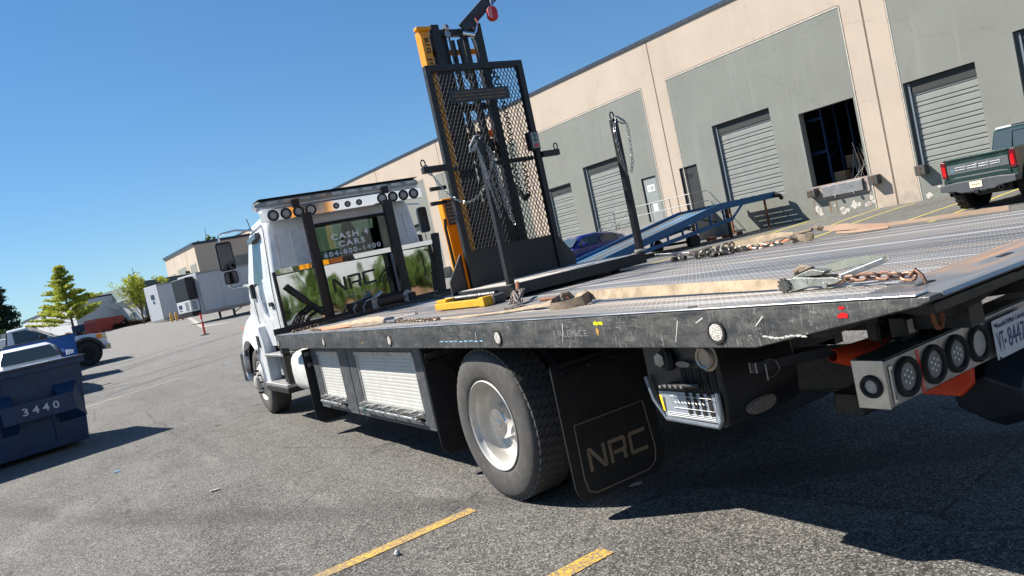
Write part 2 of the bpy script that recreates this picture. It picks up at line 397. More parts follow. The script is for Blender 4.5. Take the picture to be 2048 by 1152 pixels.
tag(obj('pavement_patch', pt, paint('old_asphalt_patch', (.115, .112, .106), .9, 0, .3, 4, .4, 90)), 'darker asphalt patch behind the dumpster', 'pavement', kind='structure')
ap = MB(); q = [(3.0, 40), (16, 33), (16, 86), (6.2, 70)]
ap.add([(x, y, gz(x, y)+.012) for x, y in q], [(0, 1, 2, 3)])
tag(obj('concrete_apron', ap, paint('pale_concrete', (.36, .34, .31), .85, 0, .12, 1.2, .2, 40)), 'pale concrete apron under the white trailers', 'pavement', kind='structure')

# ================================================================ WAREHOUSE ON THE RIGHT
P0 = V((25.04, -2.65, 0)); WD = V((-.0587, .9983, 0)); WN = V((.9983, .0587, 0))
def W(s, d, z): q = P0+WD*s+WN*d; return V((q.x, q.y, z))
def wallmat(name, c, streak):
    n = NT(name); co = n.co(); big = n.noise(.5, 5, .6, co); st = n.noise(1.0, 4, .65, n.co(scale=(2.4, 2.4, .18)))
    fine = n.noise(14, 4, .6, co)
    col = n.ramp(big, [(.3, tuple(x*.92 for x in c)+(1,)), (.72, tuple(min(1, x*1.06) for x in c)+(1,))])
    col = n.mix(n.math('MULTIPLY', n.ramp(st, [(.55, 0), (.75, 1)]), .38), col, streak)
    col = n.mix(n.math('MULTIPLY', n.ramp(fine, [(.6, 0), (.8, 1)]), .12), col, tuple(x*.5 for x in c))
    # grime climbing a little from the ground
    sep = n.new('ShaderNodeSeparateXYZ'); n.link(co, sep.inputs[0])
    lo = n.new('ShaderNodeMapRange'); n.link(sep.outputs['Z'], lo.inputs[0]); lo.inputs[1].default_value = 1.6; lo.inputs[2].default_value = .1
    gr = n.math('MULTIPLY', lo.outputs[0], n.ramp(n.noise(3, 6, .7, co), [(.4, 0), (.65, .8)])); col = n.mix(n.math('MULTIPLY', gr, .45), col, (.13, .125, .11))
    # hairline cracks
    ck = n.vor(.32, n.co(scale=(1, 1, .8)), 'DISTANCE_TO_EDGE'); ck = n.math('ADD', ck, n.math('MULTIPLY', n.math('SUBTRACT', n.noise(3, 5, .65, co), .5), .1))
    col = n.mix(n.math('MULTIPLY', n.ramp(n.math('ABSOLUTE', ck), [(0, 1), (.004, 0)]), .35), col, tuple(x*.45 for x in c))
    n.set(color=col, rough=.9, spec=.2, normal=n.bump(n.noise(30, 5, .6, co), .25, .01)); return n.m
CREAM = wallmat('cream_painted_concrete', (.50, .415, .335), (.56, .49, .41)); GREY = wallmat('grey_green_painted_concrete', (.228, .236, .212), (.31, .32, .295))
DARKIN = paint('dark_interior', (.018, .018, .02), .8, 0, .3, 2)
DOORG = paint('grey_door_steel', (.245, .255, .235), .5, 0, .08, 1.5, .04, 30, (.25, .25, .235, 1), .25, stretch=(1, 1, .5))
JAMB = paint('blue_grey_steel_jamb', (.15, .18, .21), .5, 0, .1, 4); COPING = paint('dark_blue_coping', (.03, .042, .065), .45, .3, .15, 2)
bld = thing('warehouse', 'long beige warehouse with grey green panels, numbered doors and roll-up dock doors', 'building', tuple(W(20, 0, .2)))
def zroof(s): return 10.18+.0155*(s-20)
# name, s0, s1, z0, z1, kind
OPEN = [(10.57-2.9, 10.57, 1.40, 5.10), (11.82, 14.30, 1.40, 4.55), (16.24, 18.68, 1.50, 4.62), (20.0, 23.14, 1.50, 5.28), (29.42, 32.55, 1.45, 5.36), (33.87, 36.2, 1.45, 4.78),
        (24.46, 25.58, 1.52, 3.81), (27.22, 28.26, 1.55, 3.83), (43.0, 46.1, 1.45, 5.36), (50.2, 51.4, 1.55, 4.1), (53, 56, 1.5, 5.3)]
PAN = [(3.0, 14.35, 8.95), (16.15, 25.28, 8.1), (27.02, 36.6, 8.17), (38.2, 49.0, 8.3), (50.8, 59.8, 8.4), (61.6, 70.5, 8.45), (72.4, 81, 8.5), (83, 91, 8.6), (93, 100, 9.0), (101.8, 105.5, 9.3)]
sb = sorted(set([-6.0, 112]+[x for o in OPEN for x in o[:2]]+[x for p in PAN for x in p[:2]]+[float(x) for x in range(0, 112, 8)]))
zb = sorted(set([-.4, 6.5]+[x for o in OPEN for x in o[2:]]+[p[2] for p in PAN]+[.2]))
wl = MB()
for i in range(len(sb)-1):
    a, b = sb[i], sb[i+1]; m = (a+b)/2
    for j in range(len(zb)):
        z0 = zb[j]; z1 = zb[j+1] if j < len(zb)-1 else None; zm = (z0+z1)/2 if z1 else 99
        if any(o[0] < m < o[1] and o[2] < zm < o[3] for o in OPEN): continue
        k = 1 if any(p[0] < m < p[1] and zm < p[2] for p in PAN) else 0
        wl.mat(k).quad(W(a, 0, z0), W(b, 0, z0), W(b, 0, z1 or zroof(b)), W(a, 0, z1 or zroof(a)))
for o in OPEN:
    D = .34 if o[1]-o[0] > 1.5 else .12
    wl.mat(1)
    wl.quad(W(o[0], 0, o[2]), W(o[0], D, o[2]), W(o[0], D, o[3]), W(o[0], 0, o[3])).quad(W(o[1], 0, o[2]), W(o[1], D, o[2]), W(o[1], D, o[3]), W(o[1], 0, o[3]))
    wl.quad(W(o[0], 0, o[3]), W(o[1], 0, o[3]), W(o[1], D, o[3]), W(o[0], D, o[3])).quad(W(o[0], 0, o[2]), W(o[1], 0, o[2]), W(o[1], D, o[2]), W(o[0], D, o[2]))
wl.mat(0).quad(W(-6, 0, -.4), W(-6, 40, -.4), W(-6, 40, zroof(-6)), W(-6, 0, zroof(-6)))
obj('wall', wl, [CREAM, GREY], bld, recalc=False)
rf = MB(); rf.quad(W(-6, .3, zroof(-6)-.4), W(112, .3, zroof(112)-.4), W(112, 40, zroof(112)-.4), W(-6, 40, zroof(-6)-.4))
obj('roof', rf, paint('roof_membrane', (.3, .3, .3), .9), bld)
cp = MB()
for a in range(-6, 112, 6):
    b = min(a+6, 112); cp.add([W(a, -.06, zroof(a)), W(b, -.06, zroof(b)), W(b, .3, zroof(b)), W(a, .3, zroof(a)), W(a, -.06, zroof(a)+.17), W(b, -.06, zroof(b)+.17), W(b, .3, zroof(b)+.17), W(a, .3, zroof(a)+.17)],
                               [(0, 1, 2, 3), (4, 7, 6, 5), (0, 4, 5, 1), (3, 2, 6, 7), (0, 3, 7, 4), (1, 5, 6, 2)])
obj('coping', cp, COPING, bld)
# joints and the shallow reveal that frames each grey panel
jt = MB(); tr = MB()
for s in (15.28, 26.05, 37.4, 47.85, 58.65, 71.5, 82, 92, 104.2):
    jt.add([W(s-.035, -.003, -.1), W(s+.035, -.003, -.1), W(s+.035, -.003, zroof(s)-.01), W(s-.035, -.003, zroof(s)-.01)], [(0, 1, 2, 3)])
for a, b, z in PAN:
    tr.add([W(a, -.016, z), W(b, -.016, z), W(b, -.016, z+.05), W(a, -.016, z+.05), W(a, 0, z), W(b, 0, z), W(b, 0, z+.05), W(a, 0, z+.05)], [(0, 1, 2, 3), (0, 1, 5, 4), (3, 2, 6, 7)])
    jt.add([W(a, -.004, z+.05), W(b, -.004, z+.05), W(b, -.004, z+.085), W(a, -.004, z+.085)], [(0, 1, 2, 3)])
    for s, e in ((a, -1), (b, 1)):
        s1 = s+e*.035; tr.add([W(s, -.012, -.2), W(s1, -.012, -.2), W(s1, -.012, z), W(s, -.012, z)], [(0, 1, 2, 3)])
        s2 = s+e*.06; jt.add([W(s1, -.004, -.2), W(s2, -.004, -.2), W(s2, -.004, z+.05), W(s1, -.004, z+.05)], [(0, 1, 2, 3)])
obj('panel_joint', jt, paint('joint_shadow_sealant', (.16, .12, .09), .9), bld, recalc=False); obj('reveal_trim', tr, paint('pale_reveal_trim', (.58, .54, .47), .8), bld, recalc=False)
# dock and man doors
def rollup(a, b, z0, z1, lab=None, head=.42, jamb=True):
    pr = []; z = z1; k = 0
    while z > z0+.02:
        for dz, dd in (((0, .0), (.012, -.016), (.10, -.018), (.112, -.002), (.118, .012), (.15, .012)) if k % 2 == 0 else ((0, .0), (.012, -.014), (.20, -.016), (.212, 0), (.218, .014), (.245, .014))):
            if z-dz > z0: pr.append((.2+dd, z-dz))
        z -= .155 if k % 2 == 0 else .25; k += 1
    pr.append((.2, z0)); m = MB(); n = len(pr)
    m.add([W(a, d, zz) for d, zz in pr]+[W(b, d, zz) for d, zz in pr], [(i, i+1, n+i+1, n+i) for i in range(n-1)])
    dr = obj('dock_door', m, DOORG, bld, label=lab, recalc=False)
    if jamb:
        for s in (b-.15,):
            j = MB(); q = [W(s-.035, .10, z0), W(s+.035, .10, z0), W(s+.035, .19, z0), W(s-.035, .19, z0)]; j.add(q+[p+V((0, 0, z1-z0-.05)) for p in q], [(0, 1, 2, 3), (4, 5, 6, 7), (0, 4, 5, 1), (1, 5, 6, 2), (2, 6, 7, 3), (3, 7, 4, 0)])
            obj('door_jamb', j, JAMB, dr)
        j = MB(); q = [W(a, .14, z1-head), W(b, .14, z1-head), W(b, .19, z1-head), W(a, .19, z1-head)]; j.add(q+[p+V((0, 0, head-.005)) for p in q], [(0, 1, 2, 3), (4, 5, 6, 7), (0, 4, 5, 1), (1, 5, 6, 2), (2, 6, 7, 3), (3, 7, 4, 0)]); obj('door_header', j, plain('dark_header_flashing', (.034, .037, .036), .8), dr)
        j = MB(); q = [W(b-.115, .13, z0), W(b-.0, .13, z0), W(b-.0, .195, z0), W(b-.115, .195, z0)]; j.add(q+[p+V((0, 0, z1-z0-.01)) for p in q], [(0, 1, 2, 3), (4, 5, 6, 7), (0, 4, 5, 1), (1, 5, 6, 2), (2, 6, 7, 3), (3, 7, 4, 0)]); obj('jamb_recess', j, plain('dark_grey_jamb', (.09, .095, .095), .7), dr)
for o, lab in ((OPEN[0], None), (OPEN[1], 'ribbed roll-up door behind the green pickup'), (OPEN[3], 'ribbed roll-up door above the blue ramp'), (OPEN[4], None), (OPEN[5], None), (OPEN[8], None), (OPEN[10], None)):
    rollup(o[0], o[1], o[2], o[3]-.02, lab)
SLAB = paint('dark_slate_door_paint', (.026, .029, .031), .85, 0, .1, 2); LGT = paint('light_grey_door_paint', (.27, .29, .28), .5, 0, .08, 2, 0, 60, (.2, .2, .2, 1), .2)
NUMD = plain('black_number_paint', (.012, .012, .015), .5); NUMW = plain('white_paper', (.8, .8, .78), .7)
for o, mm, lab in ((OPEN[6], SLAB, 'dark slate man door numbered 109'), (OPEN[7], LGT, 'light grey man door with a white 108 sign'), (OPEN[9], LGT, 'grey man door with an orange sticker')):
    d = MB(); a, b, z0, z1 = o; D = .07; d.add([W(a+.04, D, z0), W(b-.04, D, z0), W(b-.04, D, z1-.05), W(a+.04, D, z1-.05), W(a+.04, D+.05, z0), W(b-.04, D+.05, z0), W(b-.04, D+.05, z1-.05), W(a+.04, D+.05, z1-.05)], [(0, 1, 2, 3), (4, 5, 6, 7), (0, 1, 5, 4), (3, 2, 6, 7), (0, 3, 7, 4), (1, 2, 6, 5)])
    dd = obj('door', d, mm, bld, label=lab)
    h = MB(); h.tube([W(b-.14, D-.03, z0+1.0), W(b-.14, D-.07, z0+1.0), W(b-.26, D-.07, z0+1.0)], .014, 6); obj('door_handle', h, STEEL, dd)
    fr = MB()
    for s0_, s1_, za, zb_ in ((a, a+.05, z0, z1), (b-.05, b, z0, z1), (a+.05, b-.05, z1-.06, z1)):
        fr.add([W(s0_, D-.03, za), W(s1_, D-.03, za), W(s1_, D-.03, zb_), W(s0_, D-.03, zb_), W(s0_, D+.02, za), W(s1_, D+.02, za), W(s1_, D+.02, zb_), W(s0_, D+.02, zb_)], [(0, 1, 2, 3), (0, 1, 5, 4), (3, 2, 6, 7), (0, 3, 7, 4), (1, 2, 6, 5)])
    obj('door_frame', fr, NUMD if mm is LGT else SLAB, dd)
    R_, U_ = -WD, V((0, 0, 1)); sm_ = (a+b)/2
    if mm is SLAB: text('door_number', '109', NUMD, dd, W(sm_+.05, D-.006, 3.33), R_, U_, h=.24, w=.42, bold=.02)
    elif o is OPEN[7]:
        q = MB(); q.add([W(sm_+.26, D-.004, 3.08), W(sm_-.26, D-.004, 3.08), W(sm_-.26, D-.004, 3.42), W(sm_+.26, D-.004, 3.42)], [(0, 1, 2, 3)]); q.add([W(sm_+.08, D-.004, 2.05), W(sm_-.22, D-.004, 2.05), W(sm_-.22, D-.004, 2.42), W(sm_+.08, D-.004, 2.42)], [(0, 1, 2, 3)])
        sg = obj('door_sign', q, NUMW, dd); text('door_number', '108', plain('sign_grey', (.3, .33, .33), .6), dd, W(sm_, D-.008, 3.25), R_, U_, h=.24, w=.40, bold=.02)
    else:
        q = MB(); q.disc(W(sm_, D-.006, 3.62), -WN, .16, 20); obj('door_sign', q, plain('orange_sticker', srgb(200, 90, 50), .6), dd)
        q = MB(); q.add([W(sm_+.2, D-.004, 2.95), W(sm_-.15, D-.004, 2.95), W(sm_-.15, D-.004, 3.3), W(sm_+.2, D-.004, 3.3)], [(0, 1, 2, 3)]); obj('door_sign', q, NUMW, dd)
# peeled paint
pe = MB(); rnd = random.Random(3)
for s, z, r in ((18.62, .62, .17), (18.55, .5, .14), (18.5, .36, .1), (17.55, .42, .14), (17.3, .34, .1), (17.0, .52, .18), (16.8, .5, .12), (16.5, .42, .1), (16.38, .46, .13), (16.28, .66, .14), (16.2, .5, .1), (16.3, 1.02, .06), (17.0, .95, .04), (17.85, .62, .05), (17.5, .35, .16), (14.1, .35, .15), (13.7, .6, .07), (13.5, .5, .05), (13.3, .38, .22), (12.9, .36, .2)):
    n = 14; vs = []
    for k in range(n):
        a = 2*PI*k/n; q = r*rnd.uniform(.45, 1.15); vs.append(W(s+q*math.cos(a), -.005, max(.2, z+q*.9*math.sin(a))))
    pe.add(vs, [tuple(range(n))])
obj('peeled_paint', pe, paint('bare_white_render', (.56, .52, .47), .9, 0, .1, 20), bld, recalc=False)
for s, w_ in ((18.05, .03), (17.75, .02), (16.35, .02), (18.75, .015)):
    q = MB(); q.add([W(s-w_, -.0055, .35), W(s+w_, -.0055, .35), W(s+w_*1.4, -.0055, .98), W(s-w_*.8, -.0055, .98)], [(0, 1, 2, 3)]); obj('rust_stain', q, paint('rust_stain_brown', (.24, .15, .09), .9, 0, .3, 20), bld, recalc=False)
# dock leveller and bumpers
lv = MB()
def wb(m, a, b, d0, d1, z0, z1):
    vs = [W(s, d, z) for s in (a, b) for d in (d0, d1) for z in (z0, z1)]; m.add(vs, [(0, 1, 3, 2), (4, 6, 7, 5), (0, 4, 5, 1), (2, 3, 7, 6), (0, 2, 6, 4), (1, 5, 7, 3)]); return m
wb(lv, 16.46, 18.2, -.13, .0, 1.02, 1.46); wb(lv, 17.6, 17.66, -.2, -.13, .94, 1.06); wb(lv, 16.8, 16.86, -.2, -.13, .94, 1.06)
obj('dock_leveller', lv, paint('worn_plate_steel', (.34, .34, .34), .45, .6, .25, 5, .2, 50, (.12, .1, .08, 1), .5), bld, bevel=.01)
fr = MB(); wb(fr, 16.3, 18.35, -.02, -.004, .92, .99); wb(fr, 18.22, 18.34, -.025, -.004, .9, 1.5); wb(fr, 16.24, 16.4, -.025, -.004, .95, 1.5); wb(fr, 16.0, 18.7, -.03, -.002, 1.47, 1.53)
obj('leveller_frame', fr, paint('rusty_pale_steel', (.42, .34, .30), .7, .2, .3, 12, .2, 60, (.22, .12, .07, 1), .6), bld)
for s in (18.62, 15.93, 14.12):
    m = MB(); wb(m, s-.19, s+.19, -.3, -.0, 1.13, 1.5 if s < 18 else 1.42)
    bm = obj('dock_bumper', m, RUBBER, bld, bevel=.02)
    m = MB()
    for dz in (.1, .26): m.cyl(W(s, -.315, 1.13+dz), W(s, -.295, 1.13+dz), .035, 12)
    obj('bolt', m, RUSTM, bm)
# landing, stair, railings
ld = MB(); wb(ld, 24.0, 29.4, -1.35, 0, -.2, 1.48); obj('landing', ld, paint('landing_concrete', (.27, .26, .245), .85, 0, .12, 3, .2, 40), bld)
st = MB()
for k in range(7): wb(st, 29.4+.30*k, 29.72+.30*k, -1.3, -.1, 1.28-.19*k, 1.32-.19*k)
for d in (-1.3, -.1): st.bar(W(29.4, d, 1.25), W(31.6, d, -.02), .04, .22)
obj('stair', st, paint('stair_steel', (.10, .10, .10), .5, .4), bld)
rl = MB(); RG = paint('grey_rail_paint', (.30, .315, .315), .45, .3)
for d in (-1.3,):
    for z in (2.45, 1.98): rl.tube([W(24.1, d, z), W(29.4, d, z)], .021, 8)
    for s in (24.1, 25.4, 26.7, 28.05, 29.4): rl.tube([W(s, d, 1.48), W(s, d, 2.45)], .021, 8)
for d in (-1.3, -.1):
    for h in (.97, .5): rl.tube([W(29.4, d, 1.48+h), W(31.7, d, .2+h-.05)], .021, 8)
    for s in (29.4, 30.5, 31.7): rl.tube([W(s, d, lerp(1.48, .15, (s-29.4)/2.3)-.05), W(s, d, lerp(1.48, .15, (s-29.4)/2.3)+.97)], .021, 8)
for z in (2.45, 1.98): rl.tube([W(24.1, -1.3, z), W(24.1, -.05, z)], .021, 8)
obj('railing', rl, RG, bld, smooth=True)
l2 = MB(); wb(l2, 49.6, 52.2, -1.3, 0, -.2, 1.5); l2.tube([W(49.6, -1.3, 2.5), W(52.2, -1.3, 2.5)], .02, 6).tube([W(49.6, -1.3, 2.0), W(52.2, -1.3, 2.0)], .02, 6)
for s in (49.6, 50.9, 52.2): l2.tube([W(s, -1.3, 1.5), W(s, -1.3, 2.5)], .02, 6)
obj('landing', l2, RG, bld)
# dark room behind the open dock
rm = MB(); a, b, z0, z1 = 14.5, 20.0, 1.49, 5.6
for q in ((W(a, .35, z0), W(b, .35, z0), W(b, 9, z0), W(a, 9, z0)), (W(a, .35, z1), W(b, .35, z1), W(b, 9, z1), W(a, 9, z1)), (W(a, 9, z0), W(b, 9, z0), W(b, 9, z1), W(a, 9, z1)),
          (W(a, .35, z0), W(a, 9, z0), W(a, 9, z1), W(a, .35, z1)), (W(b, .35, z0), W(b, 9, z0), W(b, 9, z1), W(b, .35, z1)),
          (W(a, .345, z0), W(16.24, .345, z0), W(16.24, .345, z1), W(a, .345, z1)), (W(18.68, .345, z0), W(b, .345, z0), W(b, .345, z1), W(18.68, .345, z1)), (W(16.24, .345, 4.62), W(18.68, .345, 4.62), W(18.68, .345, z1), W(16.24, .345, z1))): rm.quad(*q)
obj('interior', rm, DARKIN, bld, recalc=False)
rk = thing('storage_rack', 'blue steel pallet rack post just inside the open dock', 'rack', tuple(W(18.3, 1.2, 1.5)))
m = MB()
for d in (.9, 1.9): m.bar(W(18.25, d, 1.5), W(18.25, d, 5.3), .09, .07)
for k in range(5): m.bar(W(18.25, .9, 1.8+.75*k), W(18.25, 1.9, 2.3+.75*k if k % 2 else 1.6+.75*k), .03, .03)
obj('upright', m, BLUEP, rk)
for z in (2.9, 4.3): m = MB(); m.bar(W(18.25, .9, z), W(19.9, .9, z), .05, .12); obj('beam', m, BLUEP, rk)
m = MB()
for d in (.9, 1.9): m.bar(W(17.75, d+1.2, 1.5), W(17.75, d+1.2, 5.3), .09, .07)
obj('upright', m, BLUEP, rk)
CARD = paint('cardboard', (.30, .19, .11), .85, 0, .15, 5)
for i, (s, d, z, sx, sy, sz, lab) in enumerate(((18.0, 1.0, 1.5, .5, .5, .45, 'cardboard box on the dock floor at the left jamb'), (17.85, 1.9, 2.0, .6, .6, .55, 'brown carton behind the rack post'), (16.8, 2.2, 1.5, .7, .6, .5, 'brown carton on the dock floor right of the rack'),
        (17.2, 2.6, 2.0, .8, .6, .7, 'large brown carton on top of the floor cartons'), (16.6, 1.3, 1.5, .5, .45, .4, 'low carton near the right jamb of the open dock'))):
    m = MB(); wb(m, s-sx/2, s+sx/2, d, d+sy, z+(.004 if z < 1.6 else 0), z+sz); single('carton', m, CARD, lab, 'box', 'cartons inside the open dock', bevel=.01)
m = MB(); rr = random.Random(5)
for k in range(16):
    s = rr.uniform(16.6, 17.7); d = rr.uniform(.7, 1.3); m.tube([W(s, d, 1.5), W(s+rr.uniform(-.5, .5), d+rr.uniform(-.1, .5), 1.5+rr.uniform(.4, 1.5))], rr.uniform(.012, .03), 6)
single('scrap_pile', m, paint('dull_scrap', (.24, .22, .21), .5, .4, .2, 5), 'heap of scrap pipes and rods leaning inside the open dock', 'scrap')

# protruding far block with punched windows
blk = thing('office_block', 'beige two storey block with square grey windows above the white trailers', 'building', (11.2, 87.6, 2.8))
def K(s, d, z): q = V((11.2, 87.65, 0))+WD*s+WN*d; return V((q.x, q.y, z))
m = MB(); m.quad(K(0, 0, 2), K(18.5, 0, 2), K(18.5, 0, 10.35), K(0, 0, 10.05)).quad(K(0, 0, 2), K(0, 15, 2), K(0, 15, 10.4), K(0, 0, 10.05)).quad(K(0, 0, 10.05), K(18.5, 0, 10.35), K(18.5, 15, 10.4), K(0, 15, 10.4)).quad(K(18.5, 0, 2), K(18.5, 15, 2), K(18.5, 15, 10.35), K(18.5, 0, 10.35))
obj('wall', m, CREAM, blk)
m = MB(); m.add([K(-.2, -.15, 9.98), K(18.7, -.15, 10.3), K(18.7, -.15, 10.62), K(-.2, -.15, 10.3), K(-.2, 15, 9.98), K(-.2, 15, 10.3)], [(0, 1, 2, 3), (0, 3, 5, 4)]); obj('coping', m, COPING, blk)
for s0_, s1_, za, zb_ in ((1.0, 4.2, 4.6, 8.0), (6.5, 11.5, 4.2, 8.2), (13.2, 16.8, 4.4, 8.0)):
    m = MB(); m.quad(K(s0_, -.03, za), K(s1_, -.03, za), K(s1_, -.03, zb_), K(s0_, -.03, zb_)); obj('window', m, GREY, blk)
m = MB(); m.quad(K(-.03, 4, 6.1), K(-.03, 7.5, 6.1), K(-.03, 7.5, 8.0), K(-.03, 4, 8.0)); obj('window', m, GREY, blk)
for s in (5.2, 12.3):
    m = MB(); m.cbox(K(s, -.25, 7.4), (.4, .4, .3)); obj('wall_lamp', m, BLACKM, blk)
m = MB()
for s in (5.35, 12.5): m.quad(K(s, -.01, 2), K(s+.08, -.01, 2), K(s+.08, -.01, 10.1), K(s, -.01, 10.1))
obj('panel_joint', m, MC['joint_shadow_sealant'], blk, recalc=False)
# ================================================================ TOW TRUCK
truck = thing('tow_truck', 'white cab flatbed tow truck with scratched black bed side', 'tow truck', (0, 0, 0))
def scratched():
    n = NT('scratched_black_rail'); co = n.co()
    base = n.ramp(n.noise(3, 5, .6, co), [(.3, (.022, .024, .027, 1)), (.7, (.05, .053, .058, 1))])
    def streak(sc, rot, th, w_):
        f = n.noise(1, 3, .5, n.co(scale=sc, rot=rot)); f = n.math('ABSOLUTE', n.math('SUBTRACT', f, .5)); k = n.ramp(f, [(0, 1), (w_, 0)])
        gate = n.ramp(n.noise(th, 3, .6, n.co(loc=(rot[0]*9, 3, 1))), [(.5, 0), (.6, 1)]); return n.math('MULTIPLY', k, gate)
    sc_ = streak((1, 5, 95), (0, 0, 0), 5, .014)
    sc_ = n.math('MAXIMUM', sc_, streak((1, 60, 3.5), (.25, 0, 0), 6, .010)); sc_ = n.math('MAXIMUM', sc_, streak((1, 50, 4), (-.7, 0, 0), 7, .010)); sc_ = n.math('MAXIMUM', sc_, streak((1, 44, 5), (1.1, 0, 0), 6, .010))
    ch = n.ramp(n.noise(34, 5, .75, co), [(.62, 0), (.68, 1)]); gate = n.ramp(n.noise(2.2, 4, .6, co), [(.42, 0), (.62, 1)])
    # paint is chipped most along the lower and upper edges
    sep = n.new('ShaderNodeSeparateXYZ'); n.link(co, sep.inputs[0])
    e1 = n.new('ShaderNodeMapRange'); n.link(sep.outputs['Z'], e1.inputs[0]); e1.inputs[1].default_value = 1.075; e1.inputs[2].default_value = 1.04
    e2 = n.new('ShaderNodeMapRange'); n.link(sep.outputs['Z'], e2.inputs[0]); e2.inputs[1].default_value = 1.165; e2.inputs[2].default_value = 1.195
    e3 = n.new('ShaderNodeMapRange'); n.link(sep.outputs['Y'], e3.inputs[0]); e3.inputs[1].default_value = 1.0; e3.inputs[2].default_value = -2.6
    edge = n.math('MAXIMUM', e1.outputs[0], e2.outputs[0])
    tot = n.math('MAXIMUM', n.math('MULTIPLY', sc_, .75), n.math('MULTIPLY', ch, n.math('MAXIMUM', n.math('MULTIPLY', gate, n.math('ADD', e3.outputs[0], .25)), edge)))
    e4 = n.new('ShaderNodeMapRange'); n.link(sep.outputs['Z'], e4.inputs[0]); e4.inputs[1].default_value = 1.10; e4.inputs[2].default_value = 1.17; dz = n.math('ADD', n.math('MULTIPLY', n.math('ADD', e3.outputs[0], .25), .75), n.math('MULTIPLY', e4.outputs[0], .5))
    col = n.mix(n.math('MULTIPLY', n.ramp(n.noise(1, 6, .72, n.co(scale=(1, 5, 16))), [(.40, 0), (.64, .8)]), dz), base, (.13, .125, .112))
    col = n.mix(n.math('MULTIPLY', tot, .75), col, (.46, .45, .42)); n.set(color=col, rough=.45, spec=.4, normal=n.bump(n.noise(9, 4, .6, co), .1, .02)); return n.m
RAIL = scratched()
def treadplate(name, tintlo, tinthi, metal, pitch=.034, wear_glint=True):
    n = NT(name); co = n.co(); sep = n.new('ShaderNodeSeparateXYZ'); n.link(co, sep.inputs[0]); m = n.math
    u = m('DIVIDE', sep.outputs['X'], pitch); v = m('DIVIDE', sep.outputs['Y'], pitch)
    fu = m('FLOOR', u); fv = m('FLOOR', v); par = m('MODULO', m('ADD', m('ADD', fu, fv), 2000), 2)       # alternate the lozenges' direction
    lu = m('SUBTRACT', m('SUBTRACT', u, fu), .5); lv = m('SUBTRACT', m('SUBTRACT', v, fv), .5)
    sg = m('SUBTRACT', m('MULTIPLY', par, 2), 1); a = m('ADD', lu, m('MULTIPLY', sg, lv)); b = m('SUBTRACT', m('MULTIPLY', sg, lv), lu)
    d = m('ADD', m('POWER', m('ABSOLUTE', m('DIVIDE', a, .46)), 2), m('POWER', m('ABSOLUTE', m('DIVIDE', b, .17)), 2))
    hh = n.ramp(d, [(.35, 1), (1, 0)])
    lane = n.noise(1, 5, .65, n.co(scale=(2.6, .22, 1))); lane2 = n.noise(1, 5, .6, n.co(scale=(9, .35, 1), loc=(3, 0, 0)))
    col = n.ramp(lane, [(.32, tintlo), (.5, tuple((x+y)/2 for x, y in zip(tintlo, tinthi))), (.66, tinthi)])
    dirt = n.ramp(lane2, [(.44, 0), (.58, .85 if wear_glint else .1)]); col = n.mix(dirt, col, (.30, .25, .20))
    dk = n.ramp(n.noise(1, 4, .6, n.co(scale=(5.5, .3, 1), loc=(7, 2, 0))), [(.54, 0), (.64, .7)]); col = n.mix(dk, col, (.075, .072, .07)); wh = n.ramp(n.noise(1, 4, .6, n.co(scale=(12, .25, 1), loc=(1, 8, 0))), [(.57, 0), (.66, .7 if wear_glint else 0)]); col = n.mix(wh, col, (.72, .69, .64))
    col = n.mix(m('MULTIPLY', hh, .72 if wear_glint else .25), col, (.82, .82, .81) if wear_glint else tinthi)  # raised lozenges whitened: the glint off the treads is painted into the colour
    col = n.mix(n.ramp(n.noise(26, 4, .7, co), [(.64, 0), (.74, .35)]), col, (.11, .09, .075))
    n.set(color=col, metal=metal, rough=n.ramp(lane2, [(.35, .34), (.65, .6)]), normal=n.bump(hh, .9, .004)); return n.m
DECK = treadplate('aluminium_tread_plate', (.10, .108, .125, 1), (.34, .34, .335, 1), .40)
def tailmat():
    n = NT('smooth_tail_plate'); co = n.co(); sep = n.new('ShaderNodeSeparateXYZ'); n.link(co, sep.inputs[0])
    st = n.noise(1, 5, .6, n.co(scale=(1.2, 9, 1))); base = n.ramp(st, [(.35, (.24, .245, .25, 1)), (.65, (.46, .46, .46, 1))])
    rz = n.new('ShaderNodeMapRange'); n.link(sep.outputs['X'], rz.inputs[0]); rz.inputs[1].default_value = -.93; rz.inputs[2].default_value = -.80
    r1 = n.math('MULTIPLY', rz.outputs[0], n.ramp(n.math('ADD', n.noise(1, 5, .6, n.co(scale=(1.4, 14, 1))), n.math('MULTIPLY', n.math('ADD', sep.outputs['Y'], 2.9), 1.0)), [(.44, 0), (.52, 1)]))
    col = n.mix(n.math('MULTIPLY', r1, .85), base, (.26, .185, .145))
    r2 = n.math('MULTIPLY', r1, n.ramp(n.math('ADD', n.noise(1, 4, .6, n.co(scale=(2, 18, 1), loc=(2, 5, 0))), 0), [(.53, 0), (.6, 1)])); col = n.mix(n.math('MULTIPLY', r2, .8), col, (.50, .27, .13))
    n.set(color=col, metal=n.math('SUBTRACT', .8, n.math('MULTIPLY', r1, .6)), rough=n.ramp(st, [(.3, .3), (.7, .5)]), normal=n.bump(n.noise(1, 5, .7, n.co(scale=(4, 60, 1))), .2, .004)); return n.m
TAIL = tailmat()
LIP = paint('polished_edge_aluminium', (.66, .67, .68), .26, .9, .2, 3, .06, 60, (.3, .3, .3, 1), .4, stretch=(3, .3, 1))
bed = truck
side = [(4.92, 1.041), (-2.376, 1.041), (-3.02, 1.165), (-3.06, 1.18), (-3.06, 1.196), (4.92, 1.196)]
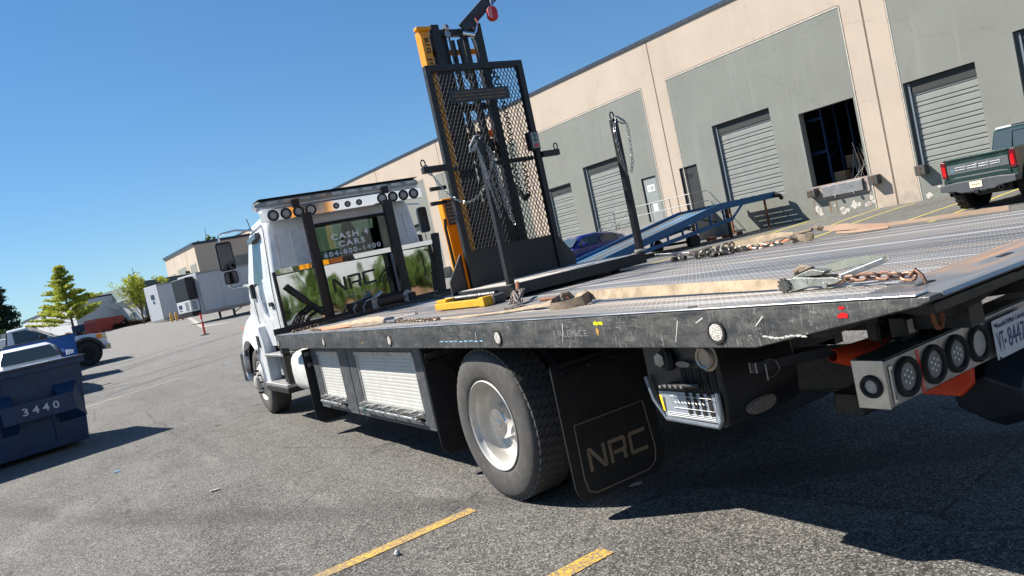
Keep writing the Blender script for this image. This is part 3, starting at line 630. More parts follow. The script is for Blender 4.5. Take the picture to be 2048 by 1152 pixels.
for x0, x1, lab in ((-1.28, -1.215, 'scratched black left side rail of the bed'), (1.215, 1.28, None)):
    m = MB().prism(side, 'X', x0, x1); obj('side_rail', m, RAIL, bed, bevel=.006, label=lab)
    m = MB().box(x0-.003 if x0 < 0 else x0, x1 if x0 < 0 else x1+.003, -3.02, 4.9, 1.1965, 1.203 if x0 < 0 else 1.199); obj('edge_lip', m, LIP if x0 < 0 else DECK, bed, bevel=.003 if x0 < 0 else 0)
m = MB().box(-1.214, 1.214, -2.78, 4.85, 1.15, 1.196); obj('deck', m, DECK, bed)
m = MB().prism([(-2.781, 1.15), (-3.04, 1.172), (-3.065, 1.185), (-3.06, 1.197), (-2.781, 1.197)], 'X', -1.214, 1.214); obj('tail_plate', m, TAIL, bed)
m = MB().prism([(4.85, 1.197), (4.93, 1.197), (4.93, 1.272), (4.912, 1.272), (4.905, 1.21), (4.85, 1.21)], 'X', -1.285, 1.285); obj('front_curb', m, BLACKM, bed)
m = MB()
for x, y in ((-1.04, -2.91), (-.55, -2.92), (.55, -2.92), (1.04, -2.91)): m.prism([(x+.012*math.cos(a)+.035*math.copysign(1, math.cos(a)) if abs(math.cos(a)) > .01 else x, y+.014*math.sin(a)) for a in [2*PI*k/16 for k in range(16)]], 'Z', 1.1975, 1.1985)
for x, y in ((-1.235, -2.05), (-1.235, -1.03), (-1.235, .45), (-1.235, 2.2)): m.prism([(x+.010*math.cos(2*PI*k/12), y+.03*math.sin(2*PI*k/12)) for k in range(12)], 'Z', 1.2035, 1.2045)
obj('key_slot', m, plain('slot_black', (.006, .006, .006), .9), bed)
LENSC = paint('clear_ribbed_lens', (.62, .58, .52), .18, .2, .2, 30, .8, 190)
for y in (4.82, 3.0, 1.25, -.47, -2.2):
    ml = MB().lathe([(0, .004), (.034, .003), (.036, 0), (.036, -.004)], (-1.283, y, 1.105), (-1, 0, 0), 20); o = obj('marker_lamp', ml, LENSC, bed, smooth=True)
    gm = MB().lathe([(.034, 0), (.037, .006), (.045, .006), (.048, 0), (.048, -.003)], (-1.281, y, 1.105), (-1, 0, 0), 24); obj('grommet', gm, RUBBERD, o, smooth=True)
def blob(m, x, y, z, ry, rz, seed, n=12):
    rr = random.Random(seed); m.add([(x, y+ry*rr.uniform(.5, 1.2)*math.cos(2*PI*k/n), z+rz*rr.uniform(.5, 1.2)*math.sin(2*PI*k/n)) for k in range(n)], [tuple(range(n))])
m = MB(); blob(m, -1.2815, -1.44, 1.163, .022, .012, 1); blob(m, -1.2815, -1.475, 1.162, .022, .011, 2); obj('paint_mark', m, plain('yellow_marker', srgb(225, 225, 30), .5), bed, recalc=False)
m = MB(); blob(m, -1.2815, -1.44, 1.125, .012, .022, 3); blob(m, -1.2815, 1.9, 1.09, .01, .012, 6); blob(m, -1.2815, 1.2, 1.11, .008, .01, 7); obj('paint_mark', m, plain('tan_marker', srgb(180, 140, 60), .6), bed, recalc=False)
m = MB(); blob(m, -1.2815, -2.765, 1.150, .028, .011, 4); blob(m, -1.2815, -2.765, 1.175, .013, .006, 5); obj('paint_mark', m, plain('red_marker', srgb(205, 25, 30), .4), bed, recalc=False)
m = MB(); rr = random.Random(9)
for k in range(9): blob(m, -1.2815, .30-.07*k, 1.088+rr.uniform(-.002, .002), .03, .004, 20+k)
obj('paint_mark', m, plain('pale_blue_scuff', srgb(150, 200, 225), .6), bed, recalc=False)
m = MB(); rr = random.Random(12)
for k in range(8): blob(m, -1.2815, -2.60+.024*k*1.0, 1.083+.004*math.sin(k), .016, .005, 40+k)
for (y, z, a, L) in ((-2.42, 1.14, -.8, .06), (-1.98, 1.11, -1.25, .12), (-1.15, 1.12, -1.3, .12), (-.2, 1.11, -1.4, .07), (.9, 1.12, 1.2, .06), (-2.12, 1.152, -.5, .05)):
    dy, dz = math.cos(a)*L/2, math.sin(a)*L/2*.8; w_ = .0018; m.add([(-1.2812, y-dy, z-dz), (-1.2812, y+dy, z+dz), (-1.2812, y+dy+w_, z+dz+w_*2), (-1.2812, y-dy+w_*2, z-dz+w_*3)], [(0, 1, 2, 3)])
obj('scratch', m, plain('bare_scratch', (.55, .54, .5), .6), bed, recalc=False)
text('faded_lettering', 'J RLENCE', plain('faded_letter', (.20, .20, .195), .6), bed, (-1.281, -1.21, 1.112), (0, -1, 0), (0, 0, 1), h=.042, w=.30, depth=.0006)
# rails and cross members under the deck
m = MB()
for x in (-.48, .48): m.box(x-.05, x+.05, -2.75, 4.8, .93, 1.148)
for y in [-2.6+.6*k for k in range(13)]: m.box(-1.2, 1.2, y-.03, y+.03, 1.06, 1.149)
obj('subframe', m, BLACKM, bed)
m = MB()
for s in (-1, 1):
    m.prism([(-3.0, 1.15), (-2.5, 1.15), (-2.5, 1.03), (-2.7, .98), (-2.85, 1.05)], 'X', s*.62-.012, s*.62+.012)
    m.prism([(-3.02, 1.15), (-2.62, 1.15), (-2.66, 1.0), (-2.9, 1.02)], 'X', s*.30-.012, s*.30+.012)
m.box(-1.15, 1.15, -2.99, -2.93, 1.115, 1.15); obj('tail_bracket', m, BLACKM, bed, bevel=.004)
m = MB().tube([(-.72+.03*math.cos(t*PI/8), -2.74, 1.03+.055*math.sin(t*PI/8)*-1) for t in range(0, 9)], .009, 6).tube([(-.75, -2.74, 1.03), (-.75, -2.74, 1.1)], .009, 6).tube([(-.69, -2.74, 1.03), (-.69, -2.74, 1.1)], .009, 6)
obj('tie_ring', m, RUSTM, bed, smooth=True)

# ---- chassis
ch = MB()
for x in (-.43, .43): ch.box(x-.04, x+.04, -1.45, 8.1, .64, .90)
for y in (-1.4, -.9, .9, 2.2, 3.6): ch.box(-.4, .4, y-.05, y+.05, .68, .86)
obj('frame', ch, BLACKM, truck)
m = MB().cyl((-1.0, 0, .505), (1.0, 0, .505), .075, 14).lathe([(.0, -.22), (.12, -.2), (.2, -.1), (.22, 0), (.2, .1), (.12, .2), (0, .22)], (0, .02, .505), (0, 1, 0), 18)
m.cyl((0, .2, .52), (0, 5.5, .72), .05, 10); obj('rear_axle', m, BLACKM, truck, smooth=True)
m = MB().cyl((-1.0, 7.15, .46), (1.0, 7.15, .46), .06, 12); obj('front_axle', m, BLACKM, truck, smooth=True)
m = MB().box(-.9, .2, 2.9, 4.0, .42, .9); m.box(.2, 1.15, 1.2, 3.8, .4, .95); m.box(-.95, -.5, 1.2, 2.6, .45, .93); obj('hydraulic_tank', m, BLACKM, truck, bevel=.03)
# ---- wheels
def wheel(cx, cy, R=.505, dual=True, rib=False, cz=None):
    """outer face at X = cx looking left (-X); returns wheel part parented to the truck"""
    cz = R if cz is None else cz; ax = (-1, 0, 0); wd = .27; s = 0
    def H(x): return x
    t0 = MB(); q = [(.292, -.02), (.305, .0), (.34, .012), (.40, .016), (.455, .008), (.482, -.006), (.494, -.03)]
    if rib:
        for k in range(5): q += [(.503, -.034-.042*k), (.503, -.066-.042*k), (.49, -.068-.042*k), (.49, -.074-.042*k)]
    q += [(.494, -.24), (.482, -.262), (.455, -.276), (.34, -.28), (.292, -.25)]
    t0.lathe(q, (cx, cy, cz), ax, 72, closed=True)
    if not rib:
        NB = 54
        for k in range(NB):
            for row in range(5):
                a0 = 2*PI*(k+(.5 if row % 2 else 0))/NB; da = 2*PI/NB*.86; h0 = -.022-.047*row; h1 = h0-.041
                vs = []
                for rr_ in (.488, .507):
                    for an, hh in ((a0, h0), (a0+da*.5, h0+.004), (a0+da, h0), (a0+da, h1), (a0+da*.5, h1-.004), (a0, h1)):
                        hh2 = hh; vs.append((cx-hh2, cy+rr_*math.cos(an+hh2*.9), cz+rr_*math.sin(an+hh2*.9)))
                t0.add(vs, [(6, 7, 8, 9, 10, 11), (0, 1, 7, 6), (1, 2, 8, 7), (2, 3, 9, 8), (3, 4, 10, 9), (4, 5, 11, 10), (5, 0, 6, 11)])
    return t0
ALURIM = paint('dusty_aluminium_rim', (.55, .535, .50), .42, .35, .12, 5, .05, 60, (.40, .32, .25, 1), .5)
def rimmesh(cx, cy, cz):
    m = MB().lathe([(.292, -.012), (.300, -.004), (.302, .006), (.296, .010), (.286, .004), (.279, -.02), (.268, -.03), (.262, -.06), (.262, -.10), (.250, -.135), (.236, -.15), (.20, -.162), (.14, -.162), (.10, -.16)], (cx, cy, cz), (-1, 0, 0), 72)
    return m
wr = thing('wheel', None, None); wr.parent = truck; wr['label'] = 'left rear dual wheel with polished rim'
obj('tyre', wheel(-1.195, 0), RUBBER, wr, smooth=40); obj('rim', rimmesh(-1.195, 0, .505), ALURIM, wr, smooth=35)
m = MB().lathe([(.104, -.165), (.106, -.08), (.105, -.05), (.098, -.040), (.035, -.036), (.032, -.032), (0, -.032)], (-1.195, 0, .505), (-1, 0, 0), 40); obj('hub_cap', m, CHROME, wr, smooth=35)
m = MB()
for k in range(10): a = 2*PI*k/10; m.cyl((-1.195+.165, .143*math.cos(a), .505+.143*math.sin(a)), (-1.195+.135, .143*math.cos(a), .505+.143*math.sin(a)), .014, 6)
obj('lug_nut', m, CHROME, wr)
m = wheel(-.90, 0, rib=True); obj('inner_tyre', m, RUBBERD, wr, smooth=40)
wr2 = thing('wheel', None, None); wr2.parent = truck
m = wheel(.92, 0, rib=True); obj('tyre', m, RUBBERD, wr2, smooth=40); m = wheel(1.21, 0, rib=True); obj('inner_tyre', m, RUBBERD, wr2, smooth=40)
FY = 7.15
wf = thing('wheel', None, None); wf.parent = truck; wf['label'] = 'left front wheel under the white fender'
obj('tyre', wheel(-1.085, FY, rib=True), RUBBER, wf, smooth=40)
m = MB().lathe([(.292, -.012), (.30, .004), (.29, .006), (.27, -.02), (.24, -.01), (.2, .03), (.13, .05), (.1, .055), (.095, .10), (.05, .12), (0, .12)], (-1.085, FY, .505), (-1, 0, 0), 48); obj('rim', m, ALURIM, wf, smooth=35)
m = MB()
for k in range(10): a = 2*PI*k/10; m.cyl((-1.11, FY+.17*math.cos(a), .505+.17*math.sin(a)), (-1.17, FY+.17*math.cos(a), .505+.17*math.sin(a)), .017, 8, .012)
obj('lug_nut', m, BLACKM, wf)
wf2 = thing('wheel', None, None); wf2.parent = truck; obj('tyre', wheel(1.35, FY, rib=True), RUBBERD, wf2, smooth=40)

# ---- NRC lettering drawn as thick technical strokes
def nrc(name, o, right, up, w, h, mat_, parent, depth=.002):
    R, U = V(right).normalized(), V(up).normalized(); N = R.cross(U); o = V(o); L = []
    L += [[(0, 0), (.17, 0), (.17, .68), (0, .98)], [(0, 1), (.22, 1), (.97, .0), (.75, 0)], [(.80, .3), (.97, .02), (.97, 1), (.80, 1)]]
    x = 1.14; L += [[(x, 0), (x+.17, 0), (x+.17, .80), (x, .80)], [(x, .83), (x+.97, .83), (x+.97, .9), (x+.87, 1), (x, 1)], [(x+.8, .50), (x+.97, .50), (x+.97, .83), (x+.8, .83)], [(x+.24, .33), (x+.86, .33), (x+.97, .43), (x+.97, .50), (x+.24, .50)], [(x+.72, 0), (x+.90, 0), (x+.90, .33), (x+.72, .33)]]
    x = 2.26; L += [[(x, .83), (x+1, .83), (x+1, 1), (x+.1, 1), (x, .9)], [(x, .17), (x+.17, .17), (x+.17, .83), (x, .83)], [(x+.1, 0), (x+1, 0), (x+1, .17), (x, .17), (x, .1)]]
    m = MB()
    for k, pl in enumerate(L):
        for t in ((0, depth+k*.0002),):
            vs = [o+R*((px/3.26-.5)*w)+U*((py-.5)*h)+N*t[1] for px, py in pl]; m.add(vs, [tuple(range(len(vs)))])
    return obj(name, m, mat_, parent, recalc=False)
# ---- mud flaps
def flap(x0, x1, y, zt, zb, logo=False, tilt=0, lab=None):
    r = .1; pts = [(x0, zt), (x1, zt)]+[(x1-r+r*math.cos(-a), zb+r+r*math.sin(-a)) for a in (0, .4, .8, 1.2, PI/2)]+[(x0+r-r*math.cos(a), zb+r-r*math.sin(a)) for a in (PI/2, 1.2, .8, .4, 0)]
    m = MB().prism(pts, 'Y', y, y+.012); f = obj('mud_flap', m, FLAP, truck, bevel=.003, label=lab)
    m = MB().box(x0+.02, x1, y-.012, y-.001, zt-.075, zt-.03); b = obj('clamp_bar', m, STEEL if not logo else BLACK, f, bevel=.002)
    m = MB()
    for k in range(4): xx = lerp(x0+.06, x1-.06, k/3); m.cyl((xx, y-.02, zt-.052), (xx, y-.01, zt-.052), .008, 8)
    obj('bolt', m, STEEL, f)
    return f
fl = flap(-1.175, -.49, -.79, .905, .10, True, lab='rear left mud flap with a framed emblem')
m = MB(); TB = plain('tan_embossed_line', srgb(132, 116, 98), .6)
fr_ = [(-1.10, .545), (-.585, .545), (-.56, .24), (-.58, .17), (-.64, .135), (-1.04, .135), (-1.09, .16), (-1.105, .24)]
m.tube([(x, -.7925, z) for x, z in fr_], .0045, 6, closed=True); obj('emblem_frame', m, TB, fl)
nrc('lettering', (-.833, -.7915, .325), (1, 0, 0), (0, 0, 1), .44, .135, TB, fl, .0015)
flap(.49, 1.175, -.79, .905, .10); flap(-1.18, -.62, .93, 1.0, .17, lab='mud flap in front of the rear wheel'); 
m = MB().tube([(-1.165, .915, .93), (-1.15, .912, .90), (-1.03, .912, .9), (-.93, .912, .7)], .008, 6); obj('flap_stay', m, BLACKM, truck)
f3 = flap(-1.21, -.80, 4.18, 1.0, .15, lab='black flap in front of the tool boxes'); m = MB().box(-1.18, -1.06, 4.160, 4.166, .80, .845); obj('clamp_plate', m, STEEL, f3)
# ---- tool boxes with roller shutters
BOXF = paint('grey_box_frame', (.052, .056, .064), .5, 0, .25, 8, .08, 90, (.24, .24, .24, 1), .35); SHUT = paint('white_roller_shutter', (.54, .535, .50), .42, .1, .07, 3, .05, 80, (.40, .36, .31, 1), .3)
for (ya, yb, da, db, lab) in ((2.88, 4.12, 3.16, 3.90, 'narrow roller shutter tool box behind the step'), (1.075, 2.86, 1.24, 2.65, 'wide roller shutter tool box ahead of the rear wheel')):
    m = MB(); zt, zb, z0, z1 = 1.03, .335, .43, .972; X = -1.13
    m.box(X, X+.5, ya, yb, zb, zb+.02); m.box(X, X+.05, ya, da, zb+.021, zt); m.box(X, X+.05, db, yb, zb+.021, zt); m.box(X, X+.04, da, db, zb+.021, zb+.06); m.box(X, X+.05, da, db, z1, zt); m.box(X+.051, X+.5, ya, ya+.01, zb+.021, zt); m.box(X+.051, X+.5, yb-.01, yb, zb+.021, zt)
    tb = obj('tool_box', m, BOXF, truck, bevel=.006, label=lab)
    prf = []; z = z1
    while z > zb+.085: prf += [(X+.019, z), (X+.0165, z-.003), (X+.0155, z-.016), (X+.0165, z-.028), (X+.019, z-.0305)]; z -= .031
    n = len(prf); m = MB().add([(x, da+.001, z_) for x, z_ in prf]+[(x, db-.001, z_) for x, z_ in prf], [(i, i+1, n+i+1, n+i) for i in range(n-1)]); obj('shutter', m, SHUT, tb, recalc=False)
    m = MB().box(X+.004, X+.03, db-.03, db-.002, zb+.07, z1-.001).box(X+.004, X+.03, da+.002, da+.02, zb+.07, z1-.001).box(X-.004, X+.022, da+.002, db-.002, z1-.035, z1-.001); obj('shutter_guide', m, ALU, tb, bevel=.002)
    m = MB().tube([(X-.06, da+.03, .435), (X-.06, db-.02, .435)], .013, 8)
    m.box(X-.012, X-.002, da+.01, db-.005, .445, .49); k = int((db-da)/.3)
    for i in range(k+1): y = lerp(da+.1, db-.1, i/k); m.box(X-.075, X-.01, y-.012, y+.012, .42, .455).box(X-.06, X-.01, y+.03, y+.09, .47, .486)
    obj('latch_bar', m, ALU, tb, bevel=.002)
m = MB(); rr = random.Random(2); m.tube([(-1.19+.02*math.cos(t*1.9), 2.42+.006*t, .435+.022*math.sin(t*1.9)) for t in range(16)]+[(-1.20, 2.48, .38), (-1.19, 2.50, .33)], .0045, 5)
single('tie_cord', m, plain('green_cord', srgb(20, 92, 70), .7), 'green cord knotted round the wide tool box latch bar', 'cord', smooth=True)
# ---- steps, tank
GRIT = paint('step_grip_plate', (.42, .42, .41), .45, .7, .3, 30, .8, 120, (.05, .05, .05, 1), .6)
m = MB().box(-1.19, -.93, 5.28, 6.45, .50, .545); obj('step', m, GRIT, truck, bevel=.008); m = MB().box(-1.19, -.93, 5.28, 6.45, .43, .499); obj('step_bracket', m, BLACKM, truck, bevel=.01)
m = MB().box(-1.16, -.93, 5.30, 6.3, .90, .93); obj('step', m, GRIT, truck, bevel=.006)
m = MB().box(-1.15, -1.06, 5.30, 5.40, .54, 1.03).box(-1.10, -.99, 5.60, 5.7, .54, .9).box(-.95, -.9, 5.2, 6.4, .45, 1.0); obj('step_support', m, BLACKM, truck)
m = MB().box(-1.02, -.5, 5.45, 6.3, .60, .86); obj('battery_box', m, paint('grey_box', (.28, .29, .31), .5), truck, bevel=.01)
m = MB().loft([[V((-.80+.33*math.copysign(abs(math.cos(a))**.55, math.cos(a)), y, .70+.26*math.copysign(abs(math.sin(a))**.55, math.sin(a)))) for a in [2*PI*k/24 for k in range(24)]] for y in (4.28, 5.12)]); obj('fuel_tank', m, WHITED, truck, smooth=35, bevel=.015)
# ---- control panel on the left rear
X0, X1, Y0, Y1 = -1.115, -.60, -1.97, -1.50; C1 = paint('control_panel_black', (.013, .014, .017), .38, 0, .2, 6, .03, 60)
cb = thing('control_panel', None, None); cb.parent = truck; cb['label'] = 'black winch control panel with five lever slots'
m = MB().prism([(Y1, 1.03), (Y0, 1.03), (Y0-.015, .76), (Y0, .655), (Y0+.03, .632), (Y1-.10, .645), (Y1-.02, .74), (Y1, .85)], 'X', X0+.02, X1); obj('casing', m, C1, cb, bevel=.02)
m = MB(); rim_ = [(Y0+.004, .80), (Y0+.006, .68), (Y0+.03, .648), (Y1-.115, .662), (Y1-.05, .75), (Y1-.02, .86)]; m.tube([(X0, y, z) for y, z in rim_], .011, 8); obj('edge_trim', m, paint('satin_grey_edge', (.20, .22, .25), .35, .4), cb, smooth=True)
m = MB().add([(X0+.012, Y1-.075, .79), (X0+.012, Y0+.02, .79), (X0-.002, Y0+.022, .665), (X0-.002, Y1-.115, .675)], [(0, 1, 2, 3)]); dc = obj('decal', m, paint('silver_control_decal', (.30, .33, .37), .35, .3, .1, 8), cb, recalc=False)
m = MB()
for k in range(5):
    y = lerp(-1.765, -1.945, k/4)
    pts = [(X0+.0095, y-.009, .905), (X0+.0095, y+.009, .905), (X0+.0095, y+.009, .80), (X0+.0095, y-.009, .80)]
    pts2 = [(X0+.0085, y-.010, .798), (X0+.0085, y+.008, .798), (X0-.0005, y+.0, .70), (X0-.0045, y-.012, .69), (X0-.0045, y-.026, .70)]
    m.add(pts, [(0, 1, 2, 3)]).add(pts2, [(0, 1, 2, 3, 4)])
obj('lever_slot', m, plain('slot_black', (.006, .006, .006), .9), cb, recalc=False)
m = MB().add([(X0-.001, Y1-.09, .775), (X0-.001, Y1-.105, .775), (X0-.004, Y1-.118, .70), (X0-.004, Y1-.105, .70)], [(0, 1, 2, 3)]); obj('warning_label', m, plain('warning_yellow', srgb(235, 205, 40), .5), cb, recalc=False)
m = MB().tube([(X0-.0015, y, z) for y, z in ((-1.665, .775), (-1.925, .772), (-1.93, .715), (-1.68, .72))], .0014, 4, closed=True)
for k in range(3): m.tube([(X0-.003, -1.63, .697-.008*k), (X0-.003, -1.93, .690-.008*k)], .0012, 4)
for k in range(9): m.tube([(X0-.002, -1.69-.022*k, .748), (X0-.002, -1.70-.022*k, .742)], .003, 4)
obj('decal_print', m, plain('decal_white', (.75, .75, .72), .5), cb)
m = MB()
for k in range(5): y = lerp(-1.66, -1.80, k/4); m.tube([(X0+.02, y-.02, .83), (X0-.045, y, .828-.004*k if k < 1 else .834)], .006, 8)
m.tube([(X0-.03, -1.66, .826), (X0-.03, -1.80, .835), (X0-.01, -1.88, .835)], .012, 8); lv = obj('control_levers', m, BLACK, cb, smooth=True)
m = MB()
for k in range(5): y = lerp(-1.66, -1.80, k/4); m.disc((X0-.0465, y, .829+(.005 if k else 0)), (-1, 0, 0), .0085, 10)
obj('lever_cap', m, CHROME, lv, recalc=False)
m = MB().lathe([(.0, .012), (.036, .012), (.036, .016), (.046, .02), (.05, .012), (.05, 0), (.062, -.002)], (X0-.002, -1.985+.04, .958), (-1, 0, 0), 28); m2 = obj('gauge', m, paint('gauge_rim', (.35, .31, .26), .35, .6), cb, smooth=35)
m = MB().lathe([(0, .02), (.034, .019), (.04, -.0)], (X0-.002, -1.66, .947), (-1, 0, 0), 6); obj('knob', m, STEEL, cb); m = MB().cyl((X0+.02, -1.685, .945), (X0-.003, -1.675, .946), .055, 20); obj('knob_boot', m, RUBBERD, cb)
m = MB().prism([(-1.79+.045*math.cos(a)*(1), .925+.014*math.sin(a)) for a in [2*PI*k/16 for k in range(16)]], 'X', X0-.002, X0+.02); obj('oval_port', m, paint('dull_port', (.2, .19, .18), .4, .5), cb)
m = MB().loft([[V((-.885+.082*math.copysign(abs(math.cos(a))**.8, math.cos(a))*k2, Y0-.016-d, .688+.030*math.copysign(abs(math.sin(a))**.8, math.sin(a))*k2)) for a in [2*PI*k/24 for k in range(24)]] for d, k2 in ((-.01, 1.12), (.004, 1.12), (.0045, .98), (.010, .9))]); obj('oval_lamp', m, paint('oval_led_lens', (.22, .20, .185), .2, .2, .3, 60, .8, 200), cb, smooth=35)
# ---- pin bar and rear light bar
m = MB().bar((-1.02, -2.10, .892), (-.60, -2.18, .858), .03, .042); hb = obj('pin_tube', m, paint('grey_pin_tube', (.045, .047, .055), .4, .2, .2, 9), truck)
m = MB().tube([(-1.022, -2.122, .912), (-1.022, -2.09, .912), (-1.022, -2.09, .870), (-1.022, -2.122, .870)], .004, 6, closed=True).tube([(-.985, -2.14, .90), (-.985, -2.14, .83)], .004, 6).tube([(-.99, -2.14, .84), (-.95, -2.145, .838), (-.915, -2.15, .86), (-.925, -2.15, .895), (-.96, -2.145, .915), (-.985, -2.14, .912)], .003, 6); obj('hitch_pin', m, ZINC, hb, smooth=True)
lb = thing('rear_light_bar', None, None); lb.parent = truck; lb['label'] = 'boxed rear light bar with round lamps'
LX0, LX1, LY, LZ0, LZ1 = -.885, .90, -2.60, .706, .890
BAR = paint('brushed_light_bar', (.42, .42, .42), .3, .85, .15, 4, .06, 90, (.1, .09, .08, 1), .4); BART = paint('satin_black_bar_top', (.03, .032, .036), .4, .2, .2, 5)
m = MB().box(LX0+.003, LX1, LY, LY+.13, LZ0, LZ1-.002); obj('housing', m, BAR, lb, bevel=.006); m = MB().box(LX0+.02, LX1, LY+.004, LY+.135, LZ1-.001, LZ1+.004); obj('top_cover', m, BART, lb)
m = MB().box(LX0-.004, LX0+.002, LY-.002, LY+.13, LZ0-.001, LZ1+.003); e_ = obj('end_cap', m, ALU, lb, bevel=.002)
m = MB().lathe([(.026, 0), (.03, .012), (.042, .012), (.046, 0)], (LX0-.005, LY+.06, .792), (-1, 0, 0), 24); obj('grommet', m, RUBBERD, e_, smooth=True); m = MB().lathe([(0, .006), (.02, .006), (.03, .0)], (LX0-.005, LY+.06, .792), (-1, 0, 0), 20); obj('side_lamp', m, LENSC, e_, smooth=True)
LED = paint('led_lens', (.34, .33, .32), .2, .3, .35, 50, 1.0, 140, (.75, .75, .72, 1), .5)
def roundlamp(par, c, ax, r, led=True, name='round_lamp'):
    c = V(c); m = MB().lathe([(0, .006), (r*.55, .007), (r*.72, .002), (r*.72, -.004)], c, ax, 28); m.mat(1).lathe([(r*.70, .002), (r*.74, .014), (r*.92, .017), (r, .008), (r, -.001)], c, ax, 32).mat(2)
    if led:
        u = V((0, 0, 1)); v = V(ax).cross(u).normalized()
        for n_, rr_ in ((1, 0), (6, .3), (10, .56)):
            for k in range(n_): a = 2*PI*k/n_; m.disc(c+V(ax)*.0075+(u*math.cos(a)+v*math.sin(a))*r*rr_*1.05-V(ax)*(.004 if rr_ > .5 else 0), ax, r*.07, 8)
    o = obj(name, m, [LED if led else LENSC, RUBBERD, plain('diode_white', (.75, .74, .7), .3)], par, smooth=35)
    return o
for x, led in ((-.755, 1), (-.572, 1), (-.405, 1), (-.235, 0), (.32, 0), (.49, 1), (.66, 1), (.83, 1)): roundlamp(lb, (x, LY-.001, .797), (0, -1, 0), .078, led)
m = MB().box(-.672, -.655, LY-.002, LY-.0005, LZ0+.004, LZ1-.012); obj('red_reflector', m, LENSR, lb)
m = MB().box(-.862, -.842, LY-.008, LY-.0005, .72, .865); s_ = obj('strip_lamp', m, CHROME, lb, bevel=.006); m = MB().box(-.857, -.847, LY-.010, LY-.0085, .735, .85); obj('strip_lens', m, LED, s_)
m = MB().box(-.145, .165, LY-.022, LY-.020, .700, .868); pl = obj('number_plate', m, plain('plate_white', (.62, .64, .68), .4), truck, bevel=.001)
BLU = plain('plate_blue', srgb(28, 48, 120), .4)
text('plate_lettering', 'VT', BLU, pl, (-.098, LY-.0235, .772), (1, 0, 0), (0, 0, 1), h=.082, w=.056, depth=.0008); text('plate_lettering', '8447', BLU, pl, (.035, LY-.0235, .774), (1, 0, 0), (0, 0, 1), h=.082, w=.145, depth=.0008)
text('plate_lettering', 'Beautiful British Columbia', BLU, pl, (.01, LY-.0235, .842), (1, 0, 0), (0, 0, 1), h=.022, w=.25, depth=.0008)
m = MB().box(-.070, -.056, LY-.0238, LY-.0225, .757, .764).box(-.070, -.056, LY-.0238, LY-.0225, .765, .774); obj('plate_emblem', m, plain('plate_red_blue', srgb(80, 50, 90), .4), pl)
m = MB()
for x in (-.125, .0, .14): m.cyl((x, LY-.026, .845), (x, LY-.021, .845), .006, 8)
m.cyl((-.125, LY-.026, .705), (-.125, LY-.021, .705), .005, 8); obj('plate_bolt', m, BLACKM, pl)
# wheel lift stinger and its cross bar, folded under the tail
m = MB().bar((-.1, -1.2, .60), (.30, -2.42, .60), .22, .2).bar((.1, -1.2, .5), (.36, -2.3, .48), .16, .12)
m.box(-.58, .9, -2.26, -2.12, .56, .66).box(-.08, -.02, -2.52, -2.2, .868, 1.06); obj('stinger_boom', m, BLACKM, truck, bevel=.01)
m = MB().loft([[V((x+dx, y, z)) for y, z, dx in ((-2.60, z0, .02), (-2.60, z1, .0), (-2.46, z1+.06, -.02), (-2.30, z1, 0), (-2.30, z0, .02), (-2.42, z0-.07, .05))] for x, z0, z1 in ((.03, .42, .52), (.16, .36, .64), (1.1, .36, .64))])
obj('cross_bar', m, paint('blue_black_cast', (.022, .026, .038), .45, .2, .3, 6), truck, bevel=.01)
m = MB().box(-.585, -.485, -2.50, -2.44, .872, .905).box(-.58, -.49, -2.52, -2.45, .905, .99).box(-.60, -.47, -2.42, -2.36, .9, 1.08); wl_ = obj('work_lamp', m, BLACK, truck, bevel=.005); m = MB().box(-.565, -.525, -2.524, -2.521, .918, .975); obj('work_lamp_lens', m, LENSC, wl_)
m = MB().tube([(-.60, -2.46, .905), (-.66, -2.47, .89), (-.69, -2.47, .93), (-.67, -2.46, .985), (-.61, -2.45, .99)], .006, 6).tube([(-1.1, -2.3, 1.03), (-.7, -2.3, 1.0), (-.3, -2.3, 1.02), (.3, -2.4, 1.03)], .012, 8); obj('cable', m, RUBBERD, truck, smooth=True)
# ---- headboard
m = MB().box(-.61, -.50, 4.955, 5.035, 1.272, 2.60).box(-.515, -.50, 4.93, 4.954, 1.272, 2.0); obj('headboard_post', m, BLACKM, truck, bevel=.006); m = MB().box(.47, .59, 4.955, 5.035, 1.272, 2.60).box(.47, .485, 4.93, 4.954, 1.272, 2.0); obj('headboard_post', m, BLACKM, truck, bevel=.006)
def mirror(name, wav):
    n = NT(name); co = n.co(); n.set(color=(.60, .61, .60), metal=1, rough=.045, normal=n.bump(n.noise(1, 2, .5, n.co(scale=(2.2, 1, 1.3))), 1.0, wav)); return n.m
MIR = mirror('polished_panel_steel', .012)
m = MB().box(-1.12, 1.10, 5.045, 5.06, 1.20, 1.275); m.box(-1.12, -1.085, 5.00, 5.06, 1.21, 1.95); m.box(1.07, 1.10, 5.0, 5.06, 1.21, 1.93); obj('headboard_frame', m, BLACKM, truck, bevel=.004)
for a, b, zt in ((-1.085, -.612, 1.90), (-.498, .468, 1.905), (.592, 1.07, 1.90)):
    xc = (a+b)/2; kk_ = -.15 if a < -1 else .13; yy = lambda x: 5.045+(x-xc)*kk_; m = MB().loft([[V((x, yy(x), 1.276)), V((x, yy(x), zt)), V((x, yy(x)+.006, zt)), V((x, yy(x)+.006, 1.276))] for x in (a, b)]); hp = obj('headboard_panel', m, MIR, truck)
    m = MB().box(a, b, 5.02, 5.026, zt+.012, zt+.075) if a < -1 or a > .5 else MB().box(a, b, 5.0, 5.006, zt+.01, zt+.075); obj('top_rail', m, MIR, hp, bevel=.002)
    m = MB().box(a, b, 5.028, 5.036, zt-.003, zt+.009); obj('panel_edge', m, BLACKM, hp)
nrc('lettering', (-.115, 5.0285, 1.645), (1, .13, .05), (0, 0, 1), .62, .175, plain('decal_black', (.008, .008, .01), .4), truck, .001)
